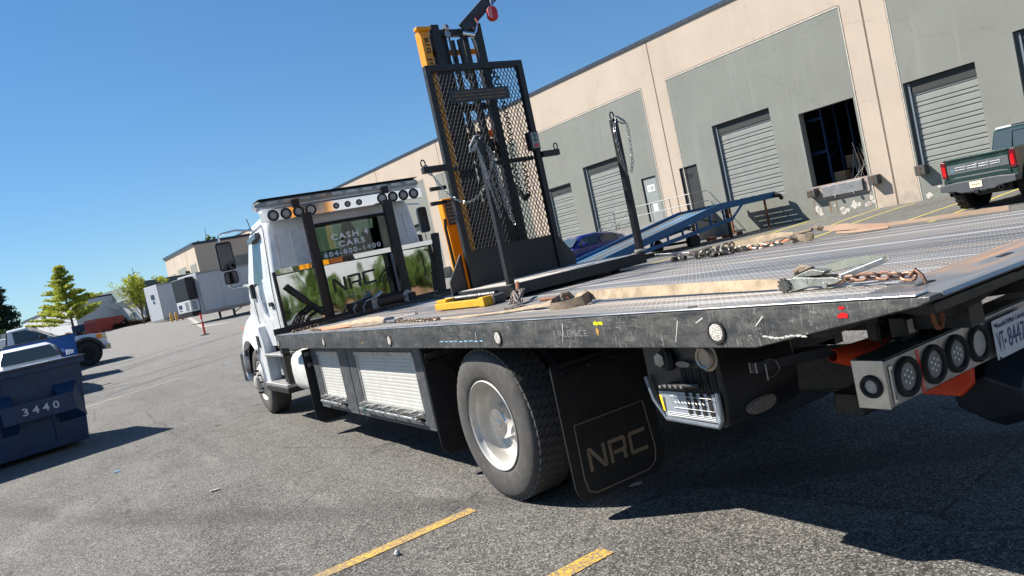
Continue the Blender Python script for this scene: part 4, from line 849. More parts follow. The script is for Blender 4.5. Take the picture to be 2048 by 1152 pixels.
m = MB()
def arc(cx, cz, r, a0, a1, n=8): return [(cx+r*math.cos(lerp(a0, a1, k/n)), cz+r*math.sin(lerp(a0, a1, k/n))) for k in range(n+1)]
for k, (r0_, r1_) in enumerate(((.13, .150), (.17, .192), (.215, .24))):
    a = arc(.45, 1.50, r0_, PI*.5, PI*.93); b = arc(.45, 1.50, r1_, PI*.93, PI*.5); m.add([(x, 5.0425+x*.13-.0002*k, z) for x, z in a+b], [tuple(range(len(a+b)))])
m.add([(x, 5.0418+x*.13, z) for x, z in ((.345, 1.70), (.455, 1.74), (.46, 1.535), (.40, 1.56))], [(0, 1, 2, 3)])
obj('swoosh_emblem', m, plain('decal_black', (0, 0, 0)), truck, recalc=False)
m = MB().tube([(-1.01, 4.96, 1.755), (-.62, 4.94, 1.32)], .028, 10).tube([(-1.01, 4.96, 1.755), (-.80, 4.95, 1.52)], .036, 10); obj('hydraulic_ram', m, BLACKM, truck, smooth=True)
for i, pts in enumerate(([(-.66, 4.95, 1.34), (-.75, 4.93, 1.42), (-.88, 4.92, 1.36), (-.93, 4.93, 1.27)], [(-.64, 4.95, 1.36), (-.72, 4.93, 1.47), (-.90, 4.91, 1.40), (-.98, 4.93, 1.27)], [(-.62, 4.95, 1.33), (-.70, 4.93, 1.37), (-.80, 4.92, 1.33), (-.85, 4.93, 1.27)], [(-.62, 4.95, 1.40), (-.80, 4.93, 1.45), (-.95, 4.93, 1.36), (-1.02, 4.93, 1.27)])):
    P = []; q = [V(p) for p in pts]
    for k in range(len(q)-1):
        for t in range(4): P.append(q[k].lerp(q[k+1], t/4))
    P.append(q[-1]); obj('hose', MB().tube(P, .011, 6), RUBBERD, truck, smooth=True)
m = MB().tube([(.90, 4.98, 1.86), (.96, 4.96, 1.84), (.97, 4.96, 1.56), (.93, 4.98, 1.52)], .010, 6); obj('grab_handle', m, BLACKM, truck)
m = MB().bar((1.06, 5.02, 1.25), (1.15, 5.06, 2.05), .08, .10); obj('side_brace', m, BLACKM, truck)
# ---- winch
wn_ = thing('winch', None, None); wn_.parent = truck
m = MB().box(-.22, -.02, 4.86, 5.02, 1.215, 1.37).box(.50, .60, 4.86, 5.02, 1.215, 1.34).box(-.22, .58, 5.0, 5.03, 1.21, 1.34).box(-.02, .5, 4.95, 4.99, 1.36, 1.39); obj('winch_frame', m, BLACKM, wn_, bevel=.01)
m = MB().lathe([(.045, 0)]+[(.06+(.004 if k % 2 else 0), .02+.0125*k) for k in range(30)]+[(.045, .41)], (.06, 4.93, 1.30), (1, 0, 0), 18); obj('drum', m, paint('wire_rope', (.10, .07, .05), .6, .4, .4, 60), wn_, smooth=True)
for x in (.03, .50): m = MB().lathe([(.0, -.012), (.075, -.012), (.085, 0), (.075, .012), (.0, .012)], (x, 4.90, 1.30), (.25, -1, 0), 24); obj('drum_flange', m, paint('cast_aluminium', (.42, .42, .40), .6, .4, .15, 30, .3, 90), wn_, smooth=35)
m = MB().lathe([(.0, 0), (.022, 0), (.034, .07), (.03, .14), (.0, .15)], (.03, 4.90, 1.37), (.8, .1, .35), 16).cyl((-.10, 4.86, 1.36), (.03, 4.86, 1.38), .011, 10); obj('release_handle', m, ALU, wn_, smooth=35)
m = MB().tube([(-.25, 4.9, 1.22), (-.27, 4.88, 1.30), (-.20, 4.88, 1.36), (-.16, 4.88, 1.34)], .013, 8).tube([(-.14, 4.86, 1.22), (-.15, 4.85, 1.30), (-.10, 4.85, 1.35)], .01, 6); obj('hose', m, paint('grey_hose', (.3, .3, .3), .5), wn_, smooth=True)

# ---- white lamp panel and beacon
lpn = thing('lamp_panel', None, None); lpn.parent = truck; lpn['label'] = 'polished panel of eleven round lamps above the cab window'
PAN_ = plain('polished_lamp_panel', srgb(228, 230, 232), .10, .95)
m = MB().prism([(-1.075, 2.575), (1.125, 2.57), (1.125, 2.715), (-1.06, 2.72), (-1.085, 2.69)], 'Y', 5.125, 5.16); obj('panel', m, PAN_, lpn, bevel=.006)
for x, led in ((-.923, 1), (-.762, 1), (-.602, 1), (-.443, 0), (.537, 0), (.693, 1), (.848, 1), (1.001, 1)): roundlamp(lpn, (x, 5.124, 2.642), (0, -1, 0), .07, led)
for x in (-.107, .049, .208): roundlamp(lpn, (x, 5.124, 2.640), (0, -1, 0), .040, 1, 'small_lamp')
CLEARP = paint('smoky_beacon_plastic', (.24, .25, .235), .12, .1, .35, 18, 0); BEAC = thing('beacon_bar', None, None); BEAC.parent = truck; BEAC['label'] = 'long low beacon bar on the cab roof'
m = MB().loft([[V((x, 5.30+dy*k, 2.795+dz*k*1.35)) for dy, dz in ((-.16, -.03), (-.16, .02), (-.10, .045), (.10, .045), (.16, .02), (.16, -.03))] for x, k in ((-1.10, .55), (-1.03, .95), (-.9, 1), (.95, 1), (1.08, .95), (1.14, .6))]); obj('housing', m, CLEARP, BEAC, smooth=30)
m = MB().box(-1.06, 1.12, 5.15, 5.46, 2.857, 2.866); obj('top_cover', m, BLACK, BEAC, bevel=.004)
for k in range(10):
    x = -.90+.21*k; m = MB().box(x-.07, x+.07, 5.135, 5.139, 2.785, 2.822); obj('lens', m, paint('clear_module', (.42, .43, .41), .15, .3, .3, 40), BEAC)
for x in (-.62, .60): m = MB().box(x-.045, x+.045, 5.10, 5.135, 2.70, 2.80); obj('foot', m, BLACKM, BEAC, bevel=.008)
m = MB().box(-1.05, 1.1, 5.15, 5.45, 2.735, 2.768); obj('mount', m, WHITE, BEAC, bevel=.01)

# ---- cab
def csec(y0, y1, hx, r, z, n=5):
    P = []
    for cx, cy, a0 in ((hx-r, y0+r, -PI/2), (hx-r, y1-r, 0), (-hx+r, y1-r, PI/2), (-hx+r, y0+r, PI)):
        for k in range(n+1): a = a0+PI/2*k/n; P.append(V((cx+r*math.cos(a), cy+r*math.sin(a), z)))
    return P
S_ = [(1.02, 5.30, 6.95, 1.04, .07), (1.75, 5.29, 6.95, 1.055, .07), (1.95, 5.29, 6.85, 1.045, .08), (2.50, 5.31, 6.48, .995, .09), (2.66, 5.34, 6.34, .955, .12), (2.735, 5.42, 6.2, .86, .16)]
ob_ = MB().loft([csec(y0, y1, hx, r, z) for z, y0, y1, hx, r in S_]); ib_ = MB().mat(1).loft([csec(y0+.05, y1-.05, hx-.05, max(.03, r-.03), z) for z, y0, y1, hx, r in ((1.06, 5.3, 6.95, 1.04, .07),)+tuple(S_[1:4])+((2.64, 5.34, 6.36, .93, .12),)])
def rrect(x0, x1, z0, z1, r, n=4): return [(cx+r*math.cos(a0+PI/2*k/n), cz+r*math.sin(a0+PI/2*k/n)) for cx, cz, a0 in ((x1-r, z1-r, 0), (x0+r, z1-r, PI/2), (x0+r, z0+r, PI), (x1-r, z0+r, -PI/2)) for k in range(n+1)]
rw = rrect(-.43, .63, 1.97, 2.44, .07); SWP = [(5.86, 1.93), (6.45, 1.84), (6.20, 2.50), (5.74, 2.53)]
cut = [ib_, MB().mat(2).prism(rw, 'Y', 5.2, 5.5), MB().mat(2).prism(SWP, 'X', -1.3, -.8), MB().mat(2).prism(SWP, 'X', .8, 1.3), MB().mat(2).add([(-.93, 6.3, 1.92), (.93, 6.3, 1.92), (.93, 7.2, 1.92), (-.93, 7.2, 1.92), (-.86, 6.0, 2.52), (.86, 6.0, 2.52), (.86, 7.2, 2.52), (-.86, 7.2, 2.52)], [(3, 2, 1, 0), (4, 5, 6, 7), (0, 1, 5, 4), (1, 2, 6, 5), (2, 3, 7, 6), (3, 0, 4, 7)])]
cabb = boolean(ob_, cut); INTG = paint('grey_cab_trim', (.10, .105, .11), .8)
cab = thing('cab', None, None); cab.parent = truck; cab['label'] = 'white cab with a lettered rear window'
obj('cab_shell', cabb, [WHITE, INTG, BLACK, BLACK], cab, smooth=38)
def clearglass(name, tint, mixf):
    n = NT(name); t = n.new('ShaderNodeBsdfTransparent'); t.inputs[0].default_value = (*tint, 1); gl = n.new('ShaderNodeBsdfGlossy'); gl.inputs['Roughness'].default_value = .02
    mx = n.new('ShaderNodeMixShader'); mx.inputs[0].default_value = mixf; n.link(t.outputs[0], mx.inputs[1]); n.link(gl.outputs[0], mx.inputs[2]); n.link(mx.outputs[0], n.n['Material Output'].inputs[0]); return n.m
CG = clearglass('tinted_clear_glass', (.36, .46, .41), .05)
m = MB().prism(rrect(-.425, .625, 1.975, 2.435, .065), 'Y', 5.305, 5.309); rwn = obj('rear_window', m, CG, cab)
m = MB(); a = rrect(-.46, .66, 1.94, 2.47, .09); b = rrect(-.425, .625, 1.975, 2.435, .065); n = len(a)
m.add([(x, 5.272, z) for x, z in a]+[(x, 5.272, z) for x, z in b]+[(x, 5.30, z) for x, z in a]+[(x, 5.30, z) for x, z in b], [(i, (i+1) % n, n+(i+1) % n, n+i) for i in range(n)]+[(i, (i+1) % n, 2*n+(i+1) % n, 2*n+i) for i in range(n)]+[(n+i, n+(i+1) % n, 3*n+(i+1) % n, 3*n+i) for i in range(n)]); obj('window_seal', m, RUBBERD, cab)
WT = plain('white_decal', (.95, .95, .95), .6)
for body, x, z, w_, h in (('CASH 4', .05, 2.262, .52, .080), ('CARS', .055, 2.158, .37, .078), ('604-800-1400', .045, 2.052, .80, .068)):
    text('window_lettering', body, WT, cab, (x, 5.300, z), (1, 0, .02), (0, 0, 1), h=h, w=w_, bold=.03, sp=1.3, depth=.001)
m = MB().add([(-1.02, 5.93, 1.91), (-1.01, 6.47, 1.84), (-.99, 6.35, 2.05), (-.97, 5.90, 2.15)], [(0, 1, 2, 3)]); 
sw = MB().add([(-1.045, 5.86, 1.93), (-1.05, 6.45, 1.84), (-.995, 6.20, 2.50), (-.995, 5.74, 2.53)], [(0, 1, 2, 3)]); obj('side_window', sw, glassm('blue_reflecting_glass', (.02, .03, .04), .02), cab, recalc=False)
m = MB().prism([(5.70, 2.52), (6.24, 2.49), (6.22, 2.42), (5.72, 2.45)], 'X', -1.06, -1.0); obj('window_visor', m, paint('smoke_visor', (.05, .06, .08), .1), cab, bevel=.01)
m = MB().tube([(-1.063, 5.47, 1.03), (-1.066, 5.44, 1.75), (-1.012, 5.44, 2.50), (-.985, 5.60, 2.60), (-.985, 6.3, 2.56)], .006, 5).tube([(-1.056, 6.62, 1.1), (-1.064, 6.60, 1.78)], .006, 5); obj('door_seam', m, plain('seam_dark', (.05, .05, .05), .8), cab)
m = MB().box(-1.085, -1.06, 5.58, 5.74, 1.545, 1.60).cyl((-1.07, 5.62, 1.52), (-1.062, 5.62, 1.52), .02, 10); obj('door_handle', m, BLACK, cab, bevel=.008)
for x0, zs in ((-.93, 0), (-.72, 1), (.74, 1), (.86, 0)):
    m = MB().loft([[V((x0+dx, 5.30-dy, z)) for dx, dy in ((-.025, 0), (-.012, .012), (.012, .012), (.025, 0))] for z in (1.2, 2.42)]); obj('pressed_rib', m, WHITE, cab, smooth=60)
# fender and hood
fs = []
def fend(side_):
    arcp = [(7.15-.60*math.cos(a), .505+.60*math.sin(a)) for a in [PI*k/14 for k in range(0, 15)]]
    top = [(6.38, .50), (6.30, 1.05), (6.36, 1.62), (6.75, 1.66), (7.25, 1.55), (7.75, 1.38), (8.10, 1.15), (8.18, .90), (8.12, .70), (7.78, .66)]
    # outer skin swept so that the fender bulges over the wheel
    n = len(arcp); m = MB()
    import bisect
    outer = [V((0, 6.45, .52))]+[V((0, 6.42, 1.0)), V((0, 6.45, 1.25))]+[V((0, 6.6, 1.42)), V((0, 6.9, 1.50)), V((0, 7.2, 1.50)), V((0, 7.5, 1.42)), V((0, 7.75, 1.30)), V((0, 7.95, 1.12)), V((0, 8.08, .92)), V((0, 8.1, .75)), V((0, 8.05, .64))]
    pts = []
    for k in range(n):
        t = k/(n-1)*(len(outer)-1); i = min(int(t), len(outer)-2); pts.append(outer[i].lerp(outer[i+1], t-i))
    rows = []
    for k in range(n):
        a = V((0, arcp[k][0], arcp[k][1])); b = pts[k]; row = []
        for t, x in ((-.25, -1.10), (0, -1.165), (.08, -1.175), (.3, -1.160), (.6, -1.13), (.85, -1.08), (1.0, -1.02), (1.25, -.8), (1.6, -.5)):
            p = a.lerp(b, t) if t >= 0 else a+(a-V((0, 7.15, .505))).normalized()*.0
            if t > 1: p = b+V((0, 0, .10 if t < 1.4 else .14))*min(1, math.sin(PI*k/(n-1))*1.6)
            row.append(V((x*side_, p.y, p.z)))
        rows.append(row)
    for k in range(n-1):
        for j in range(len(rows[0])-1): m.quad(rows[k][j], rows[k+1][j], rows[k+1][j+1], rows[k][j+1])
    return m
for s in (1, -1): m = fend(s); f_ = obj('fender', m, WHITE, truck, smooth=50, recalc=True, label='white front fender over the left wheel' if s == 1 else None); b_ = f_.modifiers.new('w', 'WELD'); b_.merge_threshold = .002
m = MB().loft([[V((x, y, z)) for x, z in ((-hx, z0), (-hx*1.0, zt-.12), (-hx*.86, zt-.02), (0, zt+.03), (hx*.86, zt-.02), (hx, zt-.12), (hx, z0))] for y, hx, zt, z0 in ((6.9, 1.0, 1.82, 1.0), (7.4, .96, 1.76, .9), (7.9, .88, 1.64, .8), (8.25, .78, 1.45, .7), (8.38, .7, 1.1, .65))]); obj('hood', m, WHITE, truck, smooth=50)
m = MB().prism([(6.30, .50), (6.55, .50), (6.56, .60), (6.54, .95), (6.50, 1.2), (6.40, 1.32), (6.28, 1.1)], 'X', -1.15, -.98); obj('rear_fender_flare', m, WHITE, truck, bevel=.025)
m = MB().prism([(6.42, 1.02), (6.58, 1.05), (6.56, 1.20), (6.44, 1.18)], 'X', -1.165, -1.148); obj('fender_vent', m, BLACK, truck, bevel=.01)
m = MB().lathe([(0, .01), (.03, .008), (.035, 0)], (-1.10, 7.62, 1.31), (-1, 0, .2), 16); obj('side_marker', m, LENSA, truck, smooth=True)
m = MB().box(-1.12, -.6, 8.0, 8.25, .55, .92); m.box(.6, 1.12, 8.0, 8.25, .55, .92); m.box(-1.1, 1.1, 8.25, 8.4, .45, .8); obj('bumper', m, BLACK, truck, bevel=.03)
m = MB().prism([(7.60, .42), (7.95, .45), (8.05, .95), (7.85, 1.0), (7.72, .75)], 'X', -1.08, -.85); obj('inner_liner', m, BLACK, truck, bevel=.01)
# mirrors
mr = thing('mirror', None, None); mr.parent = truck; mr['label'] = 'tall black left door mirror on chrome arms'
def shell(x0, x1, y, z0, z1, r=.035, dp=.09):
    a = rrect(x0, x1, z0, z1, r); n = len(a); cx = (x0+x1)/2; cz = (z0+z1)/2; m = MB(); S2 = []
    for dy, k in ((0, .94), (-.006, 1), (dp*.5, 1), (dp, .8)): S2.append([V((cx+(x-cx)*k, y+dy, cz+(z-cz)*k)) for x, z in a])
    return m.loft(S2)
MG = plain('mirror_glass', (.05, .055, .065), .03, 1)
obj('housing', shell(-1.445, -1.235, 6.4, 2.145, 2.535), BLACK, mr, smooth=40); m = MB().prism(rrect(-1.43, -1.25, 2.16, 2.50, .02), 'Y', 6.390, 6.3925); obj('mirror_glass', m, MG, mr)
obj('convex_housing', shell(-1.42, -1.24, 6.38, 1.955, 2.13), BLACK, mr, smooth=40); m = MB().prism(rrect(-1.405, -1.255, 1.97, 2.115, .02), 'Y', 6.370, 6.3725); obj('convex_glass', m, MG, mr)
m = MB().tube([(-.97, 6.15, 2.60), (-1.15, 6.35, 2.66), (-1.30, 6.45, 2.655), (-1.36, 6.47, 2.63), (-1.37, 6.47, 2.5)], .014, 8).tube([(-1.36, 6.47, 2.0), (-1.36, 6.47, 1.93), (-1.32, 6.47, 1.905), (-1.14, 6.50, 1.90), (-1.07, 6.52, 1.86)], .014, 8); obj('mirror_arm', m, CHROME, mr, smooth=True)
m = MB().box(-1.10, -1.03, 6.46, 6.58, 1.70, 1.90); obj('arm_base', m, BLACK, mr, bevel=.015); m = MB().tube([(-1.0, 6.1, 2.60), (-1.02, 6.10, 2.72), (-1.03, 6.1, 2.76)], .006, 5); obj('antenna', m, BLACK, mr)
m2 = thing('mirror', None, None); m2.parent = truck; obj('housing', shell(1.50, 1.65, 6.2, 2.15, 2.54), BLACK, m2, smooth=40); obj('mirror_arm', MB().tube([(1.0, 6.1, 2.58), (1.3, 6.2, 2.62), (1.56, 6.24, 2.60), (1.57, 6.24, 2.5)], .014, 8).tube([(1.57, 6.24, 2.2), (1.57, 6.24, 1.98), (1.3, 6.24, 1.95), (1.05, 6.24, 1.9)], .014, 8), CHROME, m2, smooth=True)
m = MB().box(1.09, 1.22, 5.6, 5.7, 1.75, 2.1); obj('right_side_box', m, BLACK, truck, bevel=.02)
# seats and steering wheel seen through the glass
for x in (-.50, .50):
    m = MB().loft([[V((x+dx*k, y+dy, z)) for dx, dy in ((-.22, 0), (-.2, .1), (.2, .1), (.22, 0), (.18, -.05), (-.18, -.05))] for z, y, k in ((1.3, 5.85, 1), (1.9, 5.74, 1), (2.05, 5.71, .9), (2.12, 5.70, .55), (2.28, 5.69, .55), (2.32, 5.69, .4))]); obj('seat', m, paint('seat_fabric', (.045, .05, .055), .85, 0, .2, 20), cab, smooth=50)
for x0, x1 in ((-.90, .90),): m = MB().quad((x0, 6.80, 1.93), (x1, 6.80, 1.93), (x1*.93, 6.50, 2.5), (x0*.93, 6.50, 2.5)); obj('windscreen', m, clearglass('windscreen_glass', (.75, .85, .76), .05), cab, recalc=False)
m = MB().box(-.95, .95, 6.5, 6.9, 1.5, 1.9); obj('dashboard', m, INTG, cab, bevel=.03)
HV = NT('hi_vis_fabric'); HV.set(color=HV.ramp(HV.noise(6, 3, .5, HV.co(scale=(4, 1, .5))), [(.4, (.42, .62, .03, 1)), (.65, (.75, .80, .04, 1))]), rough=.8); HV = HV.m
hv = MB(); rows = []
for k in range(9):
    t = k/8; z = lerp(2.44, 1.99, t); hw = lerp(.05, .17, t**.7); row = []
    for j in range(13):
        u = j/12; x = .07+.03*t+(u-.5)*2*hw; row.append(V((x, 5.41+.022*math.sin(u*17+t*2)+.01*math.sin(u*31), z-.02*math.sin(u*7))))
    rows.append(row)
for k in range(8):
    for j in range(12): hv.quad(rows[k][j], rows[k][j+1], rows[k+1][j+1], rows[k+1][j])
hvo = single('safety_vest', hv, HV, 'yellow green hi-vis vest hanging inside the cab rear window', 'safety vest', smooth=60, recalc=False)

# ================================================================ PLATFORM LIFT ON THE DECK
lift = thing('platform_lift', 'black and yellow order picking lift with mesh guard standing on the flatbed', 'lift', (.4, 1.6, 1.2))
PLATE = treadplate('dusty_black_tread_plate', (.50, .46, .41, 1), (.70, .65, .58, 1), .05, .03, False)
DPLATE = treadplate('black_tread_plate', (.008, .008, .010, 1), (.022, .022, .026, 1), .1, .045, False)
m = MB().box(-.285, 1.155, .90, 1.93, 1.225, 1.318); obj('platform', m, BLACKM, lift, bevel=.005)
m = MB().box(-.265, 1.135, .915, 1.93, 1.3185, 1.323); obj('platform_floor', m, PLATE, lift)
m = MB().box(-.13, .935, 1.885, 1.895, 1.324, 1.665); obj('toe_board', m, BLACKM, lift)
m = MB().box(-.135, -.075, 1.86, 1.92, 1.323, 3.41); obj('guard_frame', m, BLACKM, lift, bevel=.004)
m = MB().box(.875, .935, 1.86, 1.92, 1.323, 3.41).box(-.074, .874, 1.862, 1.918, 3.35, 3.41).box(-.40, -.136, 1.80, 1.86, 2.43, 2.488).box(-.074, .874, 1.922, 1.96, 2.43, 2.47).box(.936, 1.14, 1.83, 1.89, 2.43, 2.488); obj('guard_frame', m, BLACKM, lift, bevel=.004)
for y, z in ((1.95, 2.28), (2.0, 2.15)): m = MB().box(-.30, -.136, y, y+.03, z, z+.035); obj('side_arm', m, BLACK, lift)
for x, s in ((-.16, -1), (.96, 1)):
    m = MB().prism([(x, 1.66), (x+s*.165, 1.42), (x+s*.165, 1.23), (x, 1.23)], 'Y', 1.925, 1.945); obj('gusset', m, DPLATE, lift, bevel=.002)
m = MB().prism([(1.92, 1.65), (2.26, 1.40), (2.26, 1.23), (1.92, 1.23)], 'X', -.17, -.155); obj('gusset', m, BLACKM, lift)
# expanded mesh: two sets of slanting strands
m = MB(); x0, x1, z0, z1 = -.073, .873, 1.66, 3.352; sx, sz = .039, .074
def clipseg(ax, az, bx, bz):
    t0, t1 = 0., 1.
    for p, q in ((-(bx-ax), ax-x0), (bx-ax, x1-ax), (-(bz-az), az-z0), (bz-az, z1-az)):
        if abs(p) < 1e-9:
            if q < 0: return None
        else:
            r = q/p
            if p < 0: t0 = max(t0, r)
            else: t1 = min(t1, r)
    return None if t0 >= t1 else (ax+(bx-ax)*t0, az+(bz-az)*t0, ax+(bx-ax)*t1, az+(bz-az)*t1)
H_ = z1-z0; run = H_/sz*sx
for s in (1, -1):
    k = -run
    while k < (x1-x0)+run:
        c = clipseg(x0+k, z0, x0+k+s*run, z1)
        if c: m.bar((c[0], 1.889+.003*s, c[1]), (c[2], 1.889+.003*s, c[3]), .0065, .004, up=(0, 1, 0))
        k += sx
obj('mesh_screen', m, BLACKM, lift)
m = MB().box(.055, .72, 1.868, 1.874, 3.045, 3.165); sg = obj('load_sign', m, plain('sign_black', (.015, .018, .024), .35), lift, bevel=.002)
TS = plain('sign_orange_text', srgb(170, 125, 70), .5)
for z, b in ((3.137, 'MAX. LOAD (CARGA MAX) = 630 LBS / 286 KG'), (3.105, 'PERSON (310 LBS MAX.) + MERCHANDISE + EQUIPMENT'), (3.073, '(PERSONA, 141 KG MAX + MERCADERIA + EQUIPO)')):
    text('sign_text', b, TS, sg, (.388, 1.8665, z), (1, 0, 0), (0, 0, 1), h=.0165, w=.60 if b[0] == 'P' else .54, depth=.0006, bold=.004)
for x, zt in ((-.285, 2.515), (1.155, 2.55)):
    m = MB().box(x-.0275 if x < 0 else x-.055, x+.0275 if x < 0 else x, .905, .96, 1.3235, zt); obj('corner_post', m, BLACKM, lift, bevel=.004)
for x, y, z in ((-.38, 1.83, 2.49), (1.12, 1.86, 2.49), (1.12, .93, 2.55), (-.28, .93, 2.515)):
    m = MB().tube([(x+.022*math.cos(a), y, z+.03+.034*math.sin(a)) for a in [2*PI*k/14 for k in range(14)]], .007, 6, closed=True); obj('eye_ring', m, BLACK, lift, smooth=True)
# mast
MY = 2.24
m = MB().box(.085, .175, MY-.02, MY+.10, 1.24, 3.86); ml_ = obj('outer_mast_channel', m, YEL, lift, bevel=.004); m = MB().box(.735, .80, MY+.02, MY+.12, 1.24, 3.80); obj('outer_mast_channel', m, YEL, lift, bevel=.004)
m = MB().box(.035, .19, MY-.06, MY+.02, 3.845, 3.885); obj('mast_cap', m, YEL, lift, bevel=.012)
text('mast_lettering', 'BIG JOE', plain('decal_black', (0, 0, 0)), lift, (.13, MY-.0225, 3.60), (0, 0, -1), (1, 0, 0), h=.055, w=.36, bold=.02, sp=1.25)
for x in (.20, .68): m = MB().box(x, x+.085, MY-.05, MY+.03, 1.24, 3.90); obj('inner_mast_channel', m, BLACKM, lift, bevel=.004)
for x in (.30, .55): m = MB().box(x, x+.055, MY-.02, MY+.05, 1.24, 3.86); obj('inner_mast_channel', m, BLACKM, lift, bevel=.003)
m = MB().box(.285, .68, MY-.03, MY+.02, 3.79, 3.855).box(.285, .68, MY+.03, MY+.06, 3.05, 3.12).box(.285, .68, MY+.03, MY+.06, 2.55, 2.75).box(.285, .68, MY-.03, MY+.04, 1.3, 2.0).box(.285, .55, MY+.03, MY+.06, 2.25, 2.33); [obj('mast_crossbar', MB().box(*bb), BLACKM, lift) for bb in ((.285, .68, MY-.03, MY+.02, 3.79, 3.855), (.285, .68, MY+.03, MY+.06, 3.05, 3.12), (.285, .68, MY+.03, MY+.06, 2.55, 2.75), (.285, .68, MY-.03, MY+.04, 1.3, 2.0), (.285, .55, MY+.03, MY+.06, 2.25, 2.33))]
m = MB().box(.175, .735, MY+.06, MY+.10, 3.63, 3.68).box(.175, .735, MY+.10, MY+.14, 2.78, 2.85); obj('yellow_crossbar', m, YEL, lift, bevel=.003)
m = MB().cyl((.43, MY+.0, 1.3), (.43, MY+.0, 2.9), .035, 12).cyl((.43, MY, 2.9), (.43, MY, 3.75), .022, 12); obj('lift_cylinder', m, BLACK, lift, smooth=35)
for x in (.345, .385, .52):
    m = MB().chain([(x, MY-.03, 3.86), (x+.004, MY-.03, 1.5)], .05, .026, .006, 4); obj('lift_chain', m, paint('oily_chain', (.05, .048, .045), .4, .6), lift)
m = MB().lathe([(0, -.015), (.045, -.015), (.04, 0), (.045, .015), (0, .015)], (.365, MY-.03, 3.86), (1, 0, 0), 16).lathe([(0, -.02), (.035, -.02), (.035, .02), (0, .02)], (.36, MY-.04, 3.80), (0, -1, 0), 14); obj('chain_roller', m, STEEL, lift, smooth=35)
PB = paint('orange_brown_cover', srgb(120, 66, 22), .5, 0, .2, 8)
m = MB().box(.36, .66, 2.42, 2.50, 1.24, 2.12); obj('battery_cover', m, PB, lift, bevel=.02); m = MB().box(.30, .75, 2.52, 2.9, 1.24, 1.9); obj('power_unit', m, BLACK, lift, bevel=.03)
m = MB().box(.70, .86, 2.30, 2.40, 1.5, 2.28); obj('side_cover', m, BLACK, lift, bevel=.02)
m = MB().loft([[V((x, y, z)) for x, y in ((.13+dx, 2.62), (.26+dx, 2.62), (.27+dx, 2.76), (.14+dx, 2.76))] for z, dx in ((1.26, 0), (1.85, -.0), (2.0, -.005), (2.26, -.01))]); obj('yellow_housing', m, YEL, lift, bevel=.02)
m = MB().box(.145, .235, 2.605, 2.617, 1.98, 2.235); pn = obj('control_display', m, plain('display_dark', (.05, .06, .09), .15), lift); m = MB()
for i in range(3):
    for j in range(6): m.box(.155+.027*i, .177+.027*i, 2.602, 2.606, 2.0+.038*j, 2.025+.038*j)
obj('display_key', m, plain('display_key', (.16, .18, .23), .3), pn)
m = MB().tube([(.105, 2.60, 2.05), (.09, 2.6, 1.95), (.10, 2.6, 1.45), (.12, 2.6, 1.35)], .017, 8); obj('handle_bar', m, BLACK, lift, smooth=True)
# boom and pendant
m = MB().prism([(.505, 3.885), (.56, 3.82), (.64, 3.84), (.985, 4.11), (1.06, 4.22), (.95, 4.24), (.90, 4.19)], 'Y', MY-.085, MY-.05); obj('boom', m, paint('boom_blue_black', (.035, .04, .05), .4, .3, .3, 9), lift, bevel=.004)
m = MB().cyl((.50, MY-.10, 3.785), (.62, MY-.12, 3.755), .028, 14).tube([(.62, MY-.11, 3.76), (.66, MY-.1, 3.80), (.70, MY-.1, 3.88), (.68, MY-.1, 3.93)], .010, 6); obj('shock_sleeve', m, CHROME, lift, smooth=35)
m = MB().tube([(.48, MY-.05, 3.74), (.49, MY-.05, 3.35)], .028, 8).tube([(.62, MY-.05, 3.78), (.70, MY-.05, 3.35)], .006, 5); obj('fall_rope', m, BLACK, lift)
def helix(pts, r, turns, n=10):
    out = []; pts = [V(p) for p in pts]; seg = len(pts)-1; N = int(turns*n)
    for i in range(N+1):
        t = i/N*seg; k = min(int(t), seg-1); c = pts[k].lerp(pts[k+1], t-k); d = (pts[k+1]-pts[k]).normalized(); a = V((0, 1, 0)); b = d.cross(a).normalized(); an = 2*PI*i/n
        out.append(c+(a*math.cos(an)+b*math.sin(an))*r)
    return out
m = MB().tube(helix([(.60, 1.96, 3.35), (.66, 1.97, 3.30), (.69, 1.97, 3.15)], .03, 4), .008, 5).tube(helix([(.69, 1.97, 3.15), (.70, 1.97, 2.8), (.66, 1.97, 2.45), (.66, 1.97, 2.15), (.70, 1.97, 2.06), (.76, 1.97, 2.10), (.78, 1.97, 2.45)], .020, 40, 9), .0065, 5); obj('coiled_cable', m, BLACK, lift, smooth=True)
m = MB().box(.765, .875, 1.76, 1.84, 2.50, 2.68); pd = obj('pendant_box', m, BLACK, lift, bevel=.008); m = MB().box(.782, .860, 1.752, 1.759, 2.515, 2.665); obj('button_plate', m, paint('pendant_plate', (.25, .26, .26), .4), pd)
for z, c in ((2.635, 'green_button'), (2.59, 'green_button'), (2.54, 'red_button')):
    m = MB().lathe([(0, .010), (.017, .010), (.019, 0)], (.821, 1.752, z), (0, -1, 0), 14); obj('button', m, plain(c, srgb(60, 105, 85) if c[0] == 'g' else srgb(190, 60, 50), .4), pd, smooth=35)
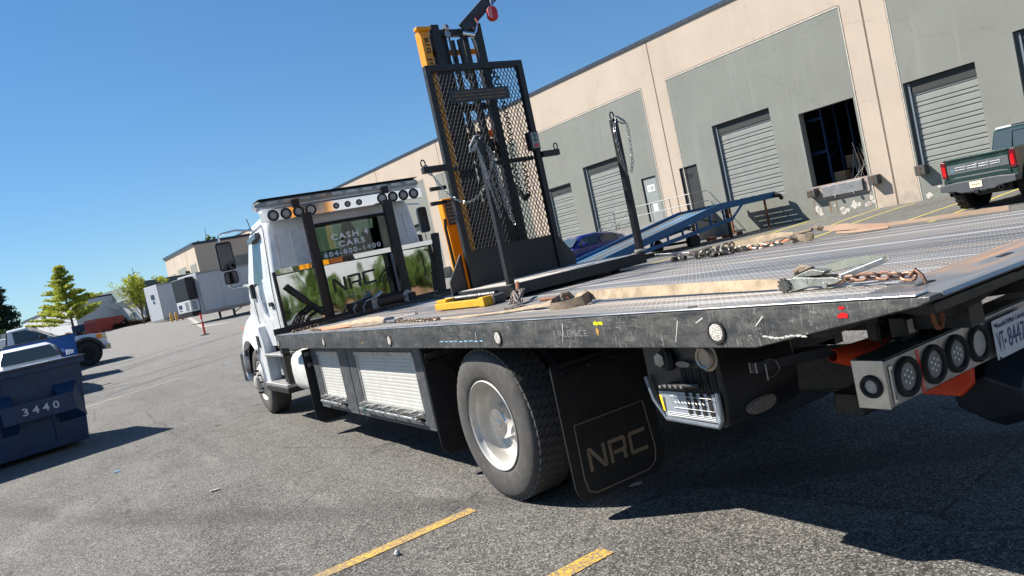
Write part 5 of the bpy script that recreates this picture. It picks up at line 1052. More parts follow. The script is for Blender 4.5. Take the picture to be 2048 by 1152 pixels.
# straddle leg with its roller, caster
m = MB().box(-.56, -.49, .98, 1.86, 1.205, 1.262).box(-.565, -.47, .93, 1.02, 1.200, 1.275).box(-.52, -.40, 1.70, 1.9, 1.262, 1.29); lg = obj('straddle_leg', m, YELW, lift, bevel=.006)
m = MB().lathe([(0, -.06), (.036, -.06), (.040, -.05), (.040, .05), (.036, .06), (0, .06)], (-.42, .95, 1.2375), (1, 0, 0), 28); rl_ = obj('leg_roller', m, RUBBER, lift, smooth=35); m = MB().lathe([(.030, 0), (.041, .004), (.041, -.01)], (-.482, .95, 1.2375), (-1, 0, 0), 28); obj('roller_band', m, paint('worn_tan_band', (.42, .34, .24), .8, 0, .2, 30), rl_)
m = MB().tube([(-.40+.0, 1.92-.02*k, 1.275+(.003 if k % 2 else -.001)) for k in range(48)], [.021+(.004 if k % 2 else 0) for k in range(48)], 10); obj('spring_hose', m, BLACKM, lift, smooth=25)
m = MB().lathe([(0, -.03), (.034, -.03), (.036, 0), (.034, .03), (0, .03)], (.85, 1.0, 1.2305), (1, 0, 0), 20); obj('caster', m, RUBBERD, lift, smooth=True); m = MB().lathe([(0, -.03), (.034, -.03), (.036, 0), (.034, .03), (0, .03)], (.0, 1.5, 1.2305), (1, 0, 0), 20); obj('caster', m, RUBBERD, lift, smooth=True)
m = MB().box(.15, .9, 1.95, 2.9, 1.215, 1.25); obj('base_frame', m, BLACKM, lift)
# hanging things
fb = thing('fall_arrest_block', 'red fall arrest block hanging from the tip of the lift boom', 'safety device', (.87, MY-.14, 3.90))
m = MB().prism([(.80+dx, 3.955+dz) for dx, dz in ((0, -.05), (.03, -.075), (.075, -.08), (.10, -.055), (.105, .02), (.085, .06), (.045, .065), (.005, .04))], 'Y', MY-.20, MY-.13); obj('housing', m, RED, fb, bevel=.012)
m = MB().prism([(.79+dx, 3.955+dz) for dx, dz in ((-.012, -.045), (.012, -.068), (.035, -.062), (.04, .035), (.012, .052), (-.012, .03))], 'Y', MY-.215, MY-.202); obj('side_plate', m, paint('faded_pink_plastic', (.65, .20, .24), .5), fb, bevel=.006)
m = MB().tube([(.865, MY-.165, 4.02), (.875, MY-.15, 4.08), (.90, MY-.12, 4.13), (.93, MY-.1, 4.14), (.925, MY-.12, 4.09), (.885, MY-.15, 4.03)], .008, 6, closed=True).tube([(.91, MY-.1, 4.10), (.96, MY-.09, 4.20), (.985, MY-.08, 4.19), (.94, MY-.1, 4.10)], .007, 6, closed=True); obj('snap_hook', m, CHROME, fb, smooth=True)
def sag(a, b, d, n=12): a, b = V(a), V(b); return [a.lerp(b, k/n)+V((0, 0, -d*4*(k/n)*(1-k/n))) for k in range(n+1)]
def hook(m, p, d, L=.11, r=.008):
    p = V(p); d = V(d).normalized(); s = d.cross(V((0, 1, 0))).normalized(); w_ = L*.17
    return m.tube([p+s*w_*.6, p+d*L*.15+s*w_, p+d*L*.8+s*w_*.8, p+d*L, p+d*L*.8-s*w_*.8, p+d*L*.15-s*w_, p-s*w_*.3], r, 6, closed=True).tube([p+d*L*.1+s*w_, p+d*L*.85+s*w_*.2], r*.9, 6)
m = MB(); hook(m, (-.375, 1.82, 2.50), (.45, 0, -.8)); m.chain(sag((-.32, 1.82, 2.41), (-.17, .93, 2.40), .33, 24), .040, .025, .0032, 5, jit=.15)
tag(obj('safety_chain', m, ZINC, o0=(-.3, 1.4, 2.1)), 'bright chain clipped to the left guard arm and looping across the mesh', 'chain', 'safety chains on the lift')
m = MB(); hook(m, (-.285, .93, 2.545), (-.55, 0, -.6), .16, .010)
for x, z0_, z1_ in ((-.34, 2.42, 1.98), (-.325, 2.38, 1.86), (-.255, 2.46, 1.92), (-.235, 2.44, 1.84), (-.21, 2.30, 1.80), (-.29, 2.25, 1.95)):
    m.chain([(x, .885, z0_), (x+.02, .88, (z0_+z1_)/2), (x+.055, .885, z1_)], .040, .025, .0032, 5, jit=.3)
tag(obj('safety_chain', m, ZINC, o0=(-.3, .9, 2.1)), 'bunch of bright chain hanging over the top of the left corner post', 'chain', 'safety chains on the lift')
m = MB(); hook(m, (1.14, .92, 2.56), (.75, 0, -.38), .13, .008); m.chain([(1.12, .90, 2.55), (1.085, .89, 2.45), (1.08, .885, 2.30), (1.10, .885, 2.1), (1.125, .89, 2.03)], .050, .030, .0036, 5, jit=.1)
m.chain([(1.245, .90, 2.50), (1.25, .90, 2.40), (1.235, .90, 2.25), (1.225, .90, 2.15), (1.19, .90, 2.06)], .050, .030, .0036, 5, jit=.1)
tag(obj('safety_chain', m, ZINC, o0=(1.15, .9, 2.0)), 'bright chain clipped to the ring on top of the right corner post', 'chain', 'safety chains on the lift')

# ================================================================ TIE-DOWN GEAR ON THE DECK
TANW = NT('tan_webbing'); co = TANW.co(); c_ = TANW.ramp(TANW.noise(9, 5, .7, co), [(.32, (.20, .15, .10, 1)), (.6, (.42, .33, .225, 1))]); c_ = TANW.mix(TANW.ramp(TANW.noise(40, 4, .7, co), [(.6, 0), (.72, .45)]), c_, (.16, .12, .09))
TANW.set(color=c_, rough=.9, normal=TANW.bump(TANW.noise(1, 2, .5, TANW.co(scale=(20, 700, 60))), .5, .002)); TANW = TANW.m
DTAN = paint('soiled_webbing', (.22, .17, .12), .92, 0, .35, 18, .5, 160, (.42, .34, .25, 1), .35); GREYW = paint('grey_green_webbing', (.20, .215, .18), .9, 0, .2, 14, .3, 150); ORW = paint('faded_orange_webbing', (.58, .22, .12), .85, 0, .25, 20)
rc = thing('ratchet_strap', 'taut tan ratchet strap with a rusty chain hooked into the tail plate', 'strap', (-.95, -1.6, 1.2))
P = [(-.80, -.64, 1.238), (-.82, -.78, 1.240), (-.84, -1.10, 1.238), (-.87, -1.45, 1.234), (-.90, -1.80, 1.230), (-.935, -2.12, 1.226), (-.965, -2.33, 1.222)]
m = MB().ribbon(P, [.040, .052, .056, .055, .052, .048, .036], .005, side=[(.75, .1, .6)]+[(.30, 0, .95)]*5+[(.35, 0, .9)]); obj('webbing', m, TANW, rc, smooth=30)
rt = MB()
for x in (-1.015, -.945): rt.prism([(-2.30, 1.205), (-2.33, 1.245), (-2.40, 1.252), (-2.50, 1.243), (-2.56, 1.240), (-2.60, 1.228), (-2.56, 1.215), (-2.45, 1.212), (-2.38, 1.200)], 'X', x-.003, x+.003)
rt.cyl((-1.025, -2.35, 1.225), (-.935, -2.35, 1.225), .020, 18).cyl((-1.02, -2.52, 1.213), (-.94, -2.52, 1.213), .012, 12).cyl((-1.02, -2.44, 1.235), (-.94, -2.44, 1.235), .011, 12)
rt.prism([(-2.38, 1.255), (-2.46, 1.275), (-2.52, 1.262), (-2.50, 1.25), (-2.42, 1.25)], 'X', -1.0, -.955); obj('ratchet', rt, paint('zinc_grey_ratchet', (.30, .315, .29), .42, .6, .3, 25, .2, 120, (.10, .08, .06, 1), .7), rc, bevel=.002)
m = MB().bar((-.985, -2.575, 1.236), (-.93, -2.72, 1.274), .045, .020).cyl((-1.01, -2.585, 1.237), (-.95, -2.585, 1.237), .008, 8); obj('ratchet_handle', m, ALU, rc, bevel=.003)
m = MB().ribbon([(-.955, -2.40, 1.252), (-.935, -2.48, 1.262), (-.91, -2.56, 1.272), (-.885, -2.64, 1.276), (-.875, -2.70, 1.268)], [.02, .035, .036, .028, .012], .004, side=(.5, 0, .8)); obj('strap_tail', m, GREYW, rc, smooth=30)
m = MB()
for x in (-1.023, -.937):
    m.lathe([(0, -.004), (.022, -.004), (.024, 0), (.022, .004), (0, .004)], (x, -2.345, 1.226), (1, 0, 0), 14)
    for k in range(10): a = 2*PI*k/10; m.cbox((x, -2.345+.026*math.cos(a), 1.226+.026*math.sin(a)), (.006, .008, .008), rx=a)
obj('ratchet_wheel', m, paint('dark_pawl_steel', (.09, .09, .085), .45, .7, .3, 30), rc)
m = MB().tube([(-.94, -2.34, 1.262), (-.93, -2.37, 1.275), (-.94, -2.42, 1.270), (-.96, -2.38, 1.26)], .014, 8); obj('strap_roll', m, DTAN, rc, smooth=True)
m = MB().chain([(-.985, -2.51, 1.222), (-1.0, -2.60, 1.228), (-1.02, -2.72, 1.232), (-1.035, -2.82, 1.228), (-1.04, -2.885, 1.218)], .062, .040, .0062, 8, jit=.12, twist=1).tube([(-1.038, -2.86, 1.222), (-1.04, -2.885, 1.245), (-1.042, -2.905, 1.225), (-1.043, -2.915, 1.195)], .0065, 8); obj('anchor_chain', m, paint('rusty_chain', (.24, .14, .10), .5, .7, .35, 40, .2, 200, (.45, .25, .15, 1), .4), rc, smooth=True)
# knot and loose tail
kn = thing('strap_knot', 'knotted end of the tan strap with a drooping dark loop', 'strap', (-.9, -.62, 1.2))
m = MB().tube([(-.885, -.60, 1.225), (-.86, -.60, 1.262), (-.82, -.605, 1.262), (-.80, -.615, 1.235), (-.83, -.62, 1.215), (-.875, -.61, 1.235), (-.87, -.60, 1.255)], [.016, .019, .018, .016, .018, .017, .012], 8); obj('knot', m, DTAN, kn, smooth=True)
m = MB().ribbon([(-.84, -.60, 1.245), (-.93, -.60, 1.225), (-1.00, -.655, 1.207), (-.99, -.80, 1.212), (-.92, -.88, 1.225), (-.84, -.84, 1.238), (-.78, -.73, 1.25)], .062, .006, side=[(0, .2, 1)]*2+[(.2, 0, 1)]*2+[(-.2, .1, 1)]*3); obj('loop', m, DTAN, kn, smooth=40)
m = MB().ribbon([(-.85, -.60, 1.24), (-.90, -.52, 1.225), (-.93, -.42, 1.218), (-.90, -.33, 1.215), (-.97, -.10, 1.208), (-1.0, .15, 1.206), (-1.02, .42, 1.204), (-1.045, .72, 1.203)], [.03, .045, .06, .055, .045, .04, .035, .028], .005, side=[(.6, .5, .7), (.5, .6, .8), (1, .4, .2), (.9, .2, .3), (.95, 0, .2), (1, 0, .1), (.8, 0, .3), (1, 0, 0)]); obj('webbing', m, TANW, kn, smooth=30)
# rope bundle round a pipe
rb = thing('rope_bundle', 'frayed rope wrapped round a rusty pipe end beside the platform', 'rope', (-.62, .4, 1.2)); rr = random.Random(4)
m = MB().tube([(-.30, .80, 1.325), (-.48, .52, 1.285)], .016, 10); obj('pipe', m, RUSTM, rb, smooth=True)
RP = paint('dirty_rope', (.20, .17, .15), .95, 0, .4, 50, .5, 200, (.45, .38, .32, 1), .4); m = MB()
for k in range(13):
    x, y = -.52+rr.uniform(-.03, .03), .45+rr.uniform(-.04, .04); m.tube([V((x+rr.uniform(.02, .035)*math.cos(a+k)-.13*(1-math.cos(a))*.5, y+rr.uniform(.02, .035)*math.sin(a+k)-.16*(1-math.cos(a))*.5, 1.292-.075*(1-math.cos(a))*.5)) for a in [2*PI*j/10 for j in range(10)]], .0065, 5, closed=True)
for k in range(22):
    a = rr.uniform(0, 2*PI); p = V((-.86, -.02, 1.205)); m.tube([p, p+V((.06*math.cos(a), .09*math.sin(a), rr.uniform(-.005, .02)))], .004, 4)
obj('rope', m, RP, rb, smooth=True)
single('loose_pin', MB().cyl((-.62, .02, 1.215), (-.56, -.26, 1.21), .011, 10), RUSTM, 'short rusty pin lying beside the rope bundle', 'pin')
# chain along the headboard
CHM = paint('brown_tow_chain', (.20, .145, .105), .5, .6, .35, 40, .2, 200, (.42, .30, .2, 1), .35)
m = MB().chain([(-1.16, 4.55, 1.212), (-.95, 4.62, 1.214), (-.6, 4.70, 1.225), (-.1, 4.74, 1.235), (.35, 4.70, 1.22), (.58, 4.55, 1.215), (.68, 4.40, 1.225), (.78, 4.55, 1.215), (1.15, 4.72, 1.22)], .068, .045, .0068, 6, jit=.25, twist=1)
m.chain([(.55, 4.5, 1.22), (.62, 4.38, 1.25), (.70, 4.42, 1.22), (.62, 4.52, 1.235), (.55, 4.42, 1.225)], .068, .045, .0068, 6, jit=.6); m.tube([(.62, 4.35, 1.25), (.60, 4.28, 1.24), (.62, 4.22, 1.215), (.66, 4.22, 1.21)], .012, 8)
single('tow_chain', m, CHM, 'long brown chain stretched along the foot of the headboard', 'chain', smooth=True)
# small strap set at the front left
m = MB().ribbon([(-1.10, 3.95, 1.21), (-1.08, 3.7, 1.212), (-1.05, 3.45, 1.215), (-.98, 3.05, 1.225), (-.93, 2.75, 1.232), (-.92, 2.45, 1.228), (-.95, 2.15, 1.215), (-.97, 2.02, 1.21)], [.02, .02, .03, .045, .075, .09, .06, .04], .006, side=(.8, .1, .5))
s3 = thing('folded_strap', 'folded tan and orange strap with a small ratchet near the front of the deck', 'strap', (-1.0, 3.0, 1.2)); obj('webbing', m, TANW, s3, smooth=30)
m = MB().ribbon([(-1.12, 3.62, 1.21), (-1.12, 3.35, 1.212), (-1.10, 3.0, 1.212), (-1.08, 2.7, 1.212)], [.04, .055, .04, .02], .006, side=(.9, .0, .4)); obj('orange_webbing', m, ORW, s3, smooth=30)
m = MB().ribbon([(-1.06, 3.1, 1.209), (-1.07, 2.6, 1.212), (-1.06, 2.2, 1.214), (-1.03, 1.95, 1.21)], [.03, .05, .05, .03], .006, side=(.8, .0, .5)); obj('webbing', m, DTAN, s3, smooth=30)
m = MB(); m.box(-1.02, -.94, 1.72, 1.98, 1.203, 1.225).bar((-.97, 1.80, 1.23), (-.90, 1.50, 1.245), .04, .01).cyl((-1.03, 1.95, 1.225), (-.93, 1.95, 1.225), .02, 10); obj('ratchet', m, STEEL, s3, bevel=.004)
m = MB().chain([(-1.0, 1.72, 1.212), (-1.03, 1.4, 1.21), (-1.05, 1.05, 1.21), (-1.05, .75, 1.21)], .05, .034, .006, 5, jit=.5, twist=1).chain([(-1.12, 3.95, 1.21), (-1.14, 3.5, 1.21)], .05, .034, .006, 5, jit=.5); obj('chain', m, CHM, s3, smooth=True)
# far side: chain heap, hook, tan strap along the right rail
gv = paint('dull_galvanised_chain', (.24, .23, .20), .45, .8, .3, 30, .1, 150, (.14, .11, .08, 1), .4); rr = random.Random(11); m = MB()
for k in range(46):
    c = V((1.12+rr.gauss(0, .05), -.02+rr.gauss(0, .11), 1.208+abs(rr.gauss(0, .028)))); m.link(c, (rr.uniform(-1, 1), rr.uniform(-1, 1), rr.uniform(-.5, .5)), (rr.uniform(-1, 1), rr.uniform(-1, 1), rr.uniform(-1, 1)), .078, .052, .0075, 6)
m.chain([(1.15, -.08, 1.215), (1.22, -.14, 1.22), (1.22, -.22, 1.215), (1.23, -.32, 1.213), (1.235, -.44, 1.22), (1.24, -.52, 1.212)], .07, .046, .0072, 6, jit=.5); m.tube([(1.235, -.50, 1.225), (1.24, -.56, 1.25), (1.24, -.61, 1.235), (1.24, -.62, 1.215)], .008, 6)
single('chain_heap', m, gv, 'heap of dull galvanised chain on the right edge of the deck', 'chain', smooth=True)
m = MB().bar((1.16, .78, 1.275), (1.14, .32, 1.245), .028, .028); b_ = MB().tube([(1.14, .33, 1.245), (1.12, .24, 1.235), (1.14, .18, 1.22)], [.02, .03, .018], 8).tube([(1.10, .36, 1.222), (1.15, .55, 1.22), (1.20, .62, 1.215)], .018, 8)
bn = thing('load_binder', 'load binder bar with a dark fitting behind the right corner post', 'load binder', (1.15, .5, 1.2)); obj('lever', m, ALU, bn, bevel=.004); obj('fitting', b_, paint('greasy_fitting', (.07, .05, .045), .5, .3, .3, 20), bn, smooth=True)
m = MB().ribbon([(1.25, 1.05, 1.215), (1.26, .80, 1.235), (1.24, .55, 1.225)], .05, .006, side=(0, 0, 1)).ribbon([(1.18, .95, 1.36), (1.06, .92, 1.355), (1.10, .90, 1.35)], .018, .01, side=(0, 0, 1)); single('white_band', MB().lathe([(.045, -.012), (.052, -.008), (.052, .008), (.045, .012)], (1.1275, .9325, 1.345), (0, 0, 1), 20), paint('dirty_white_band', (.55, .50, .42), .8, 0, .2, 20), 'dirty white band round the foot of the right corner post', 'strap')
fs_ = thing('edge_strap', 'long tan strap lying along the right rail with a dark knot midway', 'strap', (1.25, -.8, 1.2)); BR = (1.262, 0, 0)
m = MB().ribbon([(1.285, .60, 1.235), (1.29, .40, 1.232), (1.295, .10, 1.235), (1.30, -.12, 1.245), (1.30, -.30, 1.262), (1.295, -.48, 1.272), (1.285, -.60, 1.262)], [.015, .05, .062, .062, .055, .04, .03], .006, side=[(.15, 0, 1)]*5+[(.5, 0, 1)]*2); obj('webbing', m, TANW, fs_, smooth=30)
m = MB().ribbon([(1.25, -.05, 1.207), (1.25, -.25, 1.208), (1.255, -.46, 1.222), (1.27, -.60, 1.235)], [.03, .03, .03, .025], .006, side=(.3, 0, 1)); obj('webbing', m, ORW, fs_, smooth=30)
m = MB().tube([(1.25, -.60, 1.232), (1.22, -.63, 1.250), (1.235, -.66, 1.235), (1.25, -.66, 1.22), (1.235, -.63, 1.215)], .016, 8, closed=True).tube([(1.26, -.62, 1.262), (1.28, -.72, 1.268), (1.27, -.78, 1.275)], .012, 8); m.ribbon([(1.24, -.65, 1.255), (1.23, -.70, 1.235), (1.23, -.76, 1.222), (1.24, -.80, 1.23), (1.26, -.74, 1.25)], [.03, .05, .06, .05, .03], .008, side=(.2, .1, 1)); m.tube([(1.28, -.80, 1.285), (1.265, -.835, 1.28), (1.285, -.86, 1.27)], .017, 8); obj('knot', m, DTAN, fs_, smooth=True)
OTW = paint('orange_tan_webbing', (.30, .215, .155), .88, 0, .3, 6, .4, 200, (.46, .22, .14, 1), .5, stretch=(1, .4, 1))
m = MB().ribbon([(1.28, -.84, 1.275), (1.275, -.95, 1.262), (1.27, -1.05, 1.258), (1.265, -1.18, 1.243), (1.26, -1.35, 1.232), (1.26, -1.55, 1.228), (1.26, -1.8, 1.226), (1.26, -2.1, 1.222)], [.03, .048, .05, .035, .022, .022, .026, .03], .006, side=[(.5, .1, .8)]*3+[(.2, 0, 1)]*5).ribbon([(1.262, -.98, 1.232), (1.255, -1.10, 1.222), (1.25, -1.25, 1.216), (1.25, -1.37, 1.214)], [.035, .04, .03, .02], .006, side=(.7, 0, .5)); obj('webbing', m, OTW, fs_, smooth=30)
# orange cone stored under the tail
cn = thing('traffic_cone', 'orange traffic cone pushed over the bar behind the rear light bar', 'traffic cone', (-.4, -2.2, .8)); OC = paint('orange_cone_vinyl', srgb(222, 70, 28), .45, 0, .12, 7, .04, 60, (.25, .12, .08, 1), .25)
m = MB().lathe([(.024, 0), (.028, 0), (.150, .62), (.145, .62), (.024, .02)], (-.63, -2.20, .842), (.93, -.09, -.21), 32); obj('cone_body', m, OC, cn, smooth=35)
ax = V((.93, -.09, -.21)).normalized(); c0 = V((-.63, -2.20, .842))+ax*.62; u = V((0, 1, 0)); u = (u-ax*ax.dot(u)).normalized(); v = ax.cross(u); q = [c0+u*(a*.2)+v*(b*.2) for a, b in ((-1, -.7), (-.7, -1), (.7, -1), (1, -.7), (1, .7), (.7, 1), (-.7, 1), (-1, .7))]
m = MB().loft([q, [p+ax*.03 for p in q]]); obj('cone_base', m, OC, cn, bevel=.008)
# ================================================================ VEGETATION
def leafmat(name, a, b, c):
    n = NT(name); info = n.new('ShaderNodeObjectInfo'); co = n.co(); f = n.noise(2.2, 3, .6, co); f2 = n.noise(23, 2, .5, co)
    col = n.ramp(n.math('ADD', n.math('MULTIPLY', f, .55), n.math('MULTIPLY', f2, .45)), [(.36, (*a, 1)), (.5, (*b, 1)), (.64, (*c, 1))])
    tr = n.new('ShaderNodeBsdfTranslucent'); n.link(col, tr.inputs[0]); mx = n.new('ShaderNodeMixShader'); mx.inputs[0].default_value = .35
    n.set(color=col, rough=.55, spec=.3); n.link(n.b.outputs[0], mx.inputs[1]); n.link(tr.outputs[0], mx.inputs[2]); n.link(mx.outputs[0], n.n['Material Output'].inputs[0]); return n.m
LF_Y = leafmat('spring_green_leaves', (.24, .28, .035), (.42, .46, .06), (.62, .62, .11)); LF_D = leafmat('dark_conifer_needles', (.012, .03, .018), (.025, .05, .03), (.05, .08, .05))
LF_G = leafmat('mid_green_leaves', (.05, .10, .02), (.11, .18, .035), (.20, .27, .06)); LF_R = leafmat('dark_red_hedge_leaves', (.025, .035, .018), (.06, .05, .03), (.12, .05, .045)); LF_P = leafmat('red_pink_leaves', (.10, .02, .03), (.22, .04, .06), (.34, .09, .10))
BARK = paint('bark', (.10, .075, .055), .9, 0, .3, 6, .5, 30)
def leaves(mb, c, rad, n, size, rr, flat=1.0):
    for _ in range(n):
        while True:
            p = V((rr.uniform(-1, 1), rr.uniform(-1, 1), rr.uniform(-1, 1)))
            if p.length < 1: break
        p = V(c)+V((p.x*rad[0], p.y*rad[1], p.z*rad[2])); s = size*rr.uniform(.6, 1.35)
        a = V((rr.gauss(0, 1), rr.gauss(0, 1), rr.gauss(0, .6))).normalized(); b = a.cross(V((rr.gauss(0, 1), rr.gauss(0, 1), rr.gauss(0, 1)))).normalized()
        mb.add([p-a*s, p-b*s*.55, p+a*s, p+b*s*.55], [(0, 1, 2, 3)])
def tree(label, x, y, h, mat_, kind, seed, wid, lean=(0, 0), size=.11, dens=1.0, name='broadleaf_tree', group=None, base=None):
    rr = random.Random(seed); z0 = gz(x, y) if base is None else base; t = thing(name, label, 'tree', (x, y, z0), group); tk = MB(); cr_ = MB(); top = V((x+lean[0], y+lean[1], z0+h)); b0 = V((x, y, z0-.1))
    tk.tube([b0.lerp(top, k/6)+V((rr.uniform(-.05, .05), rr.uniform(-.05, .05), 0)) for k in range(7)], [h*.017*(1-k/6.6)+.01 for k in range(7)], 7)
    if kind == 'pyramid':
        for k in range(int(64*dens)):
            f = .18+.82*(k/(64*dens))**.85; az = rr.uniform(0, 2*PI); r = wid*((1-f)**1.25)*rr.uniform(.55, 1.15)+.25; p0 = b0.lerp(top, f); up = .12+.25*f
            p1 = p0+V((math.cos(az)*r, math.sin(az)*r, r*up-.02)); tk.tube([p0, p0.lerp(p1, .5)+V((0, 0, -.02)), p1], [.022, .015, .006], 4)
            m_ = max(3, int(r*5.0))
            for j in range(m_): q = p0.lerp(p1, .35+.65*j/m_); leaves(cr_, q+V((0, 0, rr.uniform(-.03, .06))), (.34, .34, .12), int(9*dens), size, rr)
    elif kind == 'open':
        for k in range(int(26*dens)):
            az = rr.uniform(0, 2*PI); f = rr.uniform(.12, .55); p0 = b0.lerp(top, f); ln = h*(1-f)*rr.uniform(.45, .95); dv = V((math.cos(az)*wid/h*rr.uniform(.3, 1), math.sin(az)*wid/h*rr.uniform(.3, 1), rr.uniform(.55, 1))).normalized(); p1 = p0+dv*ln
            tk.tube([p0, p0.lerp(p1, .5)+V((rr.uniform(-.1, .1), rr.uniform(-.1, .1), 0)), p1], [.035, .02, .006], 4)
            for j in range(9): leaves(cr_, p0.lerp(p1, .25+.75*j/9), (.26, .26, .26), int(8*dens), size, rr)
    elif kind == 'round':
        for k in range(int(30*dens)):
            az = rr.uniform(0, 2*PI); f = rr.uniform(.45, .95); rmax = wid*math.sin(PI*min(1, (f-.25)/.8))**.6; r = rmax*rr.uniform(.3, 1); c = b0.lerp(top, f)+V((math.cos(az)*r, math.sin(az)*r, 0)); tk.tube([b0.lerp(top, f*.6), c], [.04, .01], 4); leaves(cr_, c, (wid*.30, wid*.30, wid*.22), int(60*dens), size, rr)
    elif kind == 'conifer':
        for k in range(int(46*dens)):
            f = .10+.88*k/(46*dens); az = rr.uniform(0, 2*PI); r = wid*(.35+.65*(1-f)**.75)*rr.uniform(.5, 1.1); c = b0.lerp(top, f)+V((math.cos(az)*r*.75, math.sin(az)*r*.75, rr.uniform(-.1, .25))); tk.tube([b0.lerp(top, f*.95), c], [.05, .015], 4); leaves(cr_, c, (wid*.34, wid*.34, h*.055), int(70*dens), size, rr)
    obj('trunk', tk, BARK, t, smooth=60); obj('crown', cr_, mat_, t, recalc=False); return t
tree('bright spring green tree with tiers of branches beyond the service truck', -2.41, 79.7, 6.9, LF_Y, 'pyramid', 5, 5.2, (.05, 0), .125, 1.7, 'young_maple_tree')
tree('thin yellow green tree with upright open branches beside the red container', 3.03, 71.4, 5.2, LF_Y, 'open', 8, 2.6, (.1, 0), .10, 1.5, 'young_maple_tree')
tree('dark conifer at the far left edge of the yard', -6.6, 57.6, 4.9, LF_D, 'conifer', 3, 1.5, (-.3, 0), .09, 1.9, 'conifer_tree')
tree('yellowish tree growing in front of the dark conifer', -6.75, 46.5, 3.1, LF_G, 'round', 12, .75, (0, 0), .06, 1.0)
tree('leafy green tree rising behind the beige office block', 15.6, 108, 10.8, LF_G, 'open', 21, 5.5, (.8, 0), .24, 1.8)
tree('small dark tree half hidden behind the spring green tree', -4.1, 106, 4.0, LF_G, 'round', 31, 1.3, (0, 0), .11, .7)
tree('green bush beside the far dark wall end', 5.9, 81, 4.4, LF_Y, 'round', 33, 1.1, (0, 0), .09, .8)
def bush(label, pts, hh, wd, mat_, n, seed, size=.07, name='hedge', cat='hedge'):
    rr = random.Random(seed); m = MB()
    for _ in range(n):
        t = rr.random()*(len(pts)-1); k = int(t); a = V((*pts[k], 0)).lerp(V((*pts[k+1], 0)), t-k); a.x += rr.gauss(0, wd*.5); a.y += rr.gauss(0, wd*.5); z = gz(a.x, a.y); h2 = hh*(.75+.25*math.sin(a.x*3.1+seed)+.15*math.sin(a.x*7.7)); leaves(m, a+V((0, 0, z+rr.uniform(.05, h2))), (.14, .14, .12), 4, size, rr)
    c = V((*pts[0], gz(*pts[0]))); st = MB()
    for k in range(len(pts)*3): q = pts[k % len(pts)]; st.tube([(q[0], q[1], gz(*q)-.05), (q[0]+rr.uniform(-.2, .2), q[1], gz(*q)+hh*.7)], .03, 4)
    t_ = thing(name, label, cat, tuple(c)); obj('foliage', m, mat_, t_, recalc=False); obj('stem', st, BARK, t_)
bush('long dark red hedge running to the white trailer', [(.0, 75.5), (2.4, 74.6), (4.9, 73.2)], .62, .25, LF_R, 1500, 2, .07)
bush('clipped red leaved shrub beside the blue container', [(-3.6, 68.0), (-2.9, 67.6)], .62, .22, LF_P, 420, 4, .05, 'shrub', 'shrub')
bush('low dark hedge at the foot of the red container', [(-2.4, 75.0), (-.2, 73.2)], .4, .2, LF_R, 500, 6, .06)

# ================================================================ FAR BUILDINGS, CONTAINERS, TRAILERS
WWALL = paint('white_far_wall', (.50, .51, .52), .8, 0, .05, .4); GWALL = paint('pale_green_band', (.28, .34, .31), .8, 0, .06, .5); DWALL = paint('dark_green_wall', (.08, .11, .11), .7); LWALL = paint('light_grey_wall', (.40, .42, .44), .8, 0, .05, .4)
def hb_(m, a, b, z0, z1, th=0, out=0):
    a, b = V((*a, 0)), V((*b, 0)); d = (b-a).normalized(); n = V((d.y, -d.x, 0)); a = a+n*out; b = b+n*out; q = [a, b, b-n*(th or .3), a-n*(th or .3)]; return m.add([p+V((0, 0, z0)) for p in q]+[p+V((0, 0, z1)) for p in q], [(0, 1, 2, 3), (4, 7, 6, 5), (0, 4, 5, 1), (1, 5, 6, 2), (2, 6, 7, 3), (3, 7, 4, 0)])
gb_ = thing('green_topped_building', 'white building with pale green parapet and triangular canopy fins', 'building', (1, 93, 3)); A, B = (-1.75, 101.9), (4.56, 85.3); dA = (V((*B, 0))-V((*A, 0))).normalized(); nA = V((dA.y, -dA.x, 0))
obj('wall', hb_(MB(), A, B, 1.5, 5.3, 12), LWALL, gb_); obj('parapet', hb_(MB(), A, B, 5.5, 6.85, 12, .06), GWALL, gb_); obj('white_band', hb_(MB(), A, B, 5.3, 5.5, 12, .14), WWALL, gb_)
m = MB(); e = V((*B, 0))+dA*.02; q = [e+nA*.0, e-nA*14]; m.quad(q[0]+V((0, 0, 1.5)), q[1]+V((0, 0, 1.5)), q[1]+V((0, 0, 6.9)), q[0]+V((0, 0, 6.9))); obj('end_wall', m, DWALL, gb_)
for k in range(8):
    p = V((*A, 0)).lerp(V((*B, 0)), .14+.11*k); m = MB(); m.add([p+V((0, 0, 5.3)), p+nA*1.6+V((0, 0, 5.3)), p+V((0, 0, 4.3)), p+dA*.12+V((0, 0, 5.3)), p+dA*.12+nA*1.6+V((0, 0, 5.3)), p+dA*.12+V((0, 0, 4.3))], [(0, 1, 2), (3, 5, 4), (0, 3, 4, 1), (1, 4, 5, 2), (2, 5, 3, 0)]); obj('canopy_fin', m, LWALL, gb_)
m = MB(); hb_(m, tuple((V((*A, 0))).lerp(V((*B, 0)), .80))[:2], tuple((V((*A, 0))).lerp(V((*B, 0)), .86))[:2], 2.2, 3.8, .1, .05); obj('door', m, DWALL, gb_)
m = MB(); hb_(m, tuple((V((*A, 0))).lerp(V((*B, 0)), .70))[:2], tuple((V((*A, 0))).lerp(V((*B, 0)), .75))[:2], 2.2, 3.6, .1, .05); obj('door', m, DWALL, gb_)
wb_ = thing('white_building', 'plain sunlit white building behind the spring green tree', 'building', (-4, 105, 3)); obj('wall', hb_(MB(), (-7.6, 121), (-1.79, 90.7), 1.5, 6.35, 9), WWALL, wb_); obj('roof_edge', hb_(MB(), (-7.6, 121), (-1.79, 90.7), 6.35, 6.55, 9, .1), COPING, wb_)
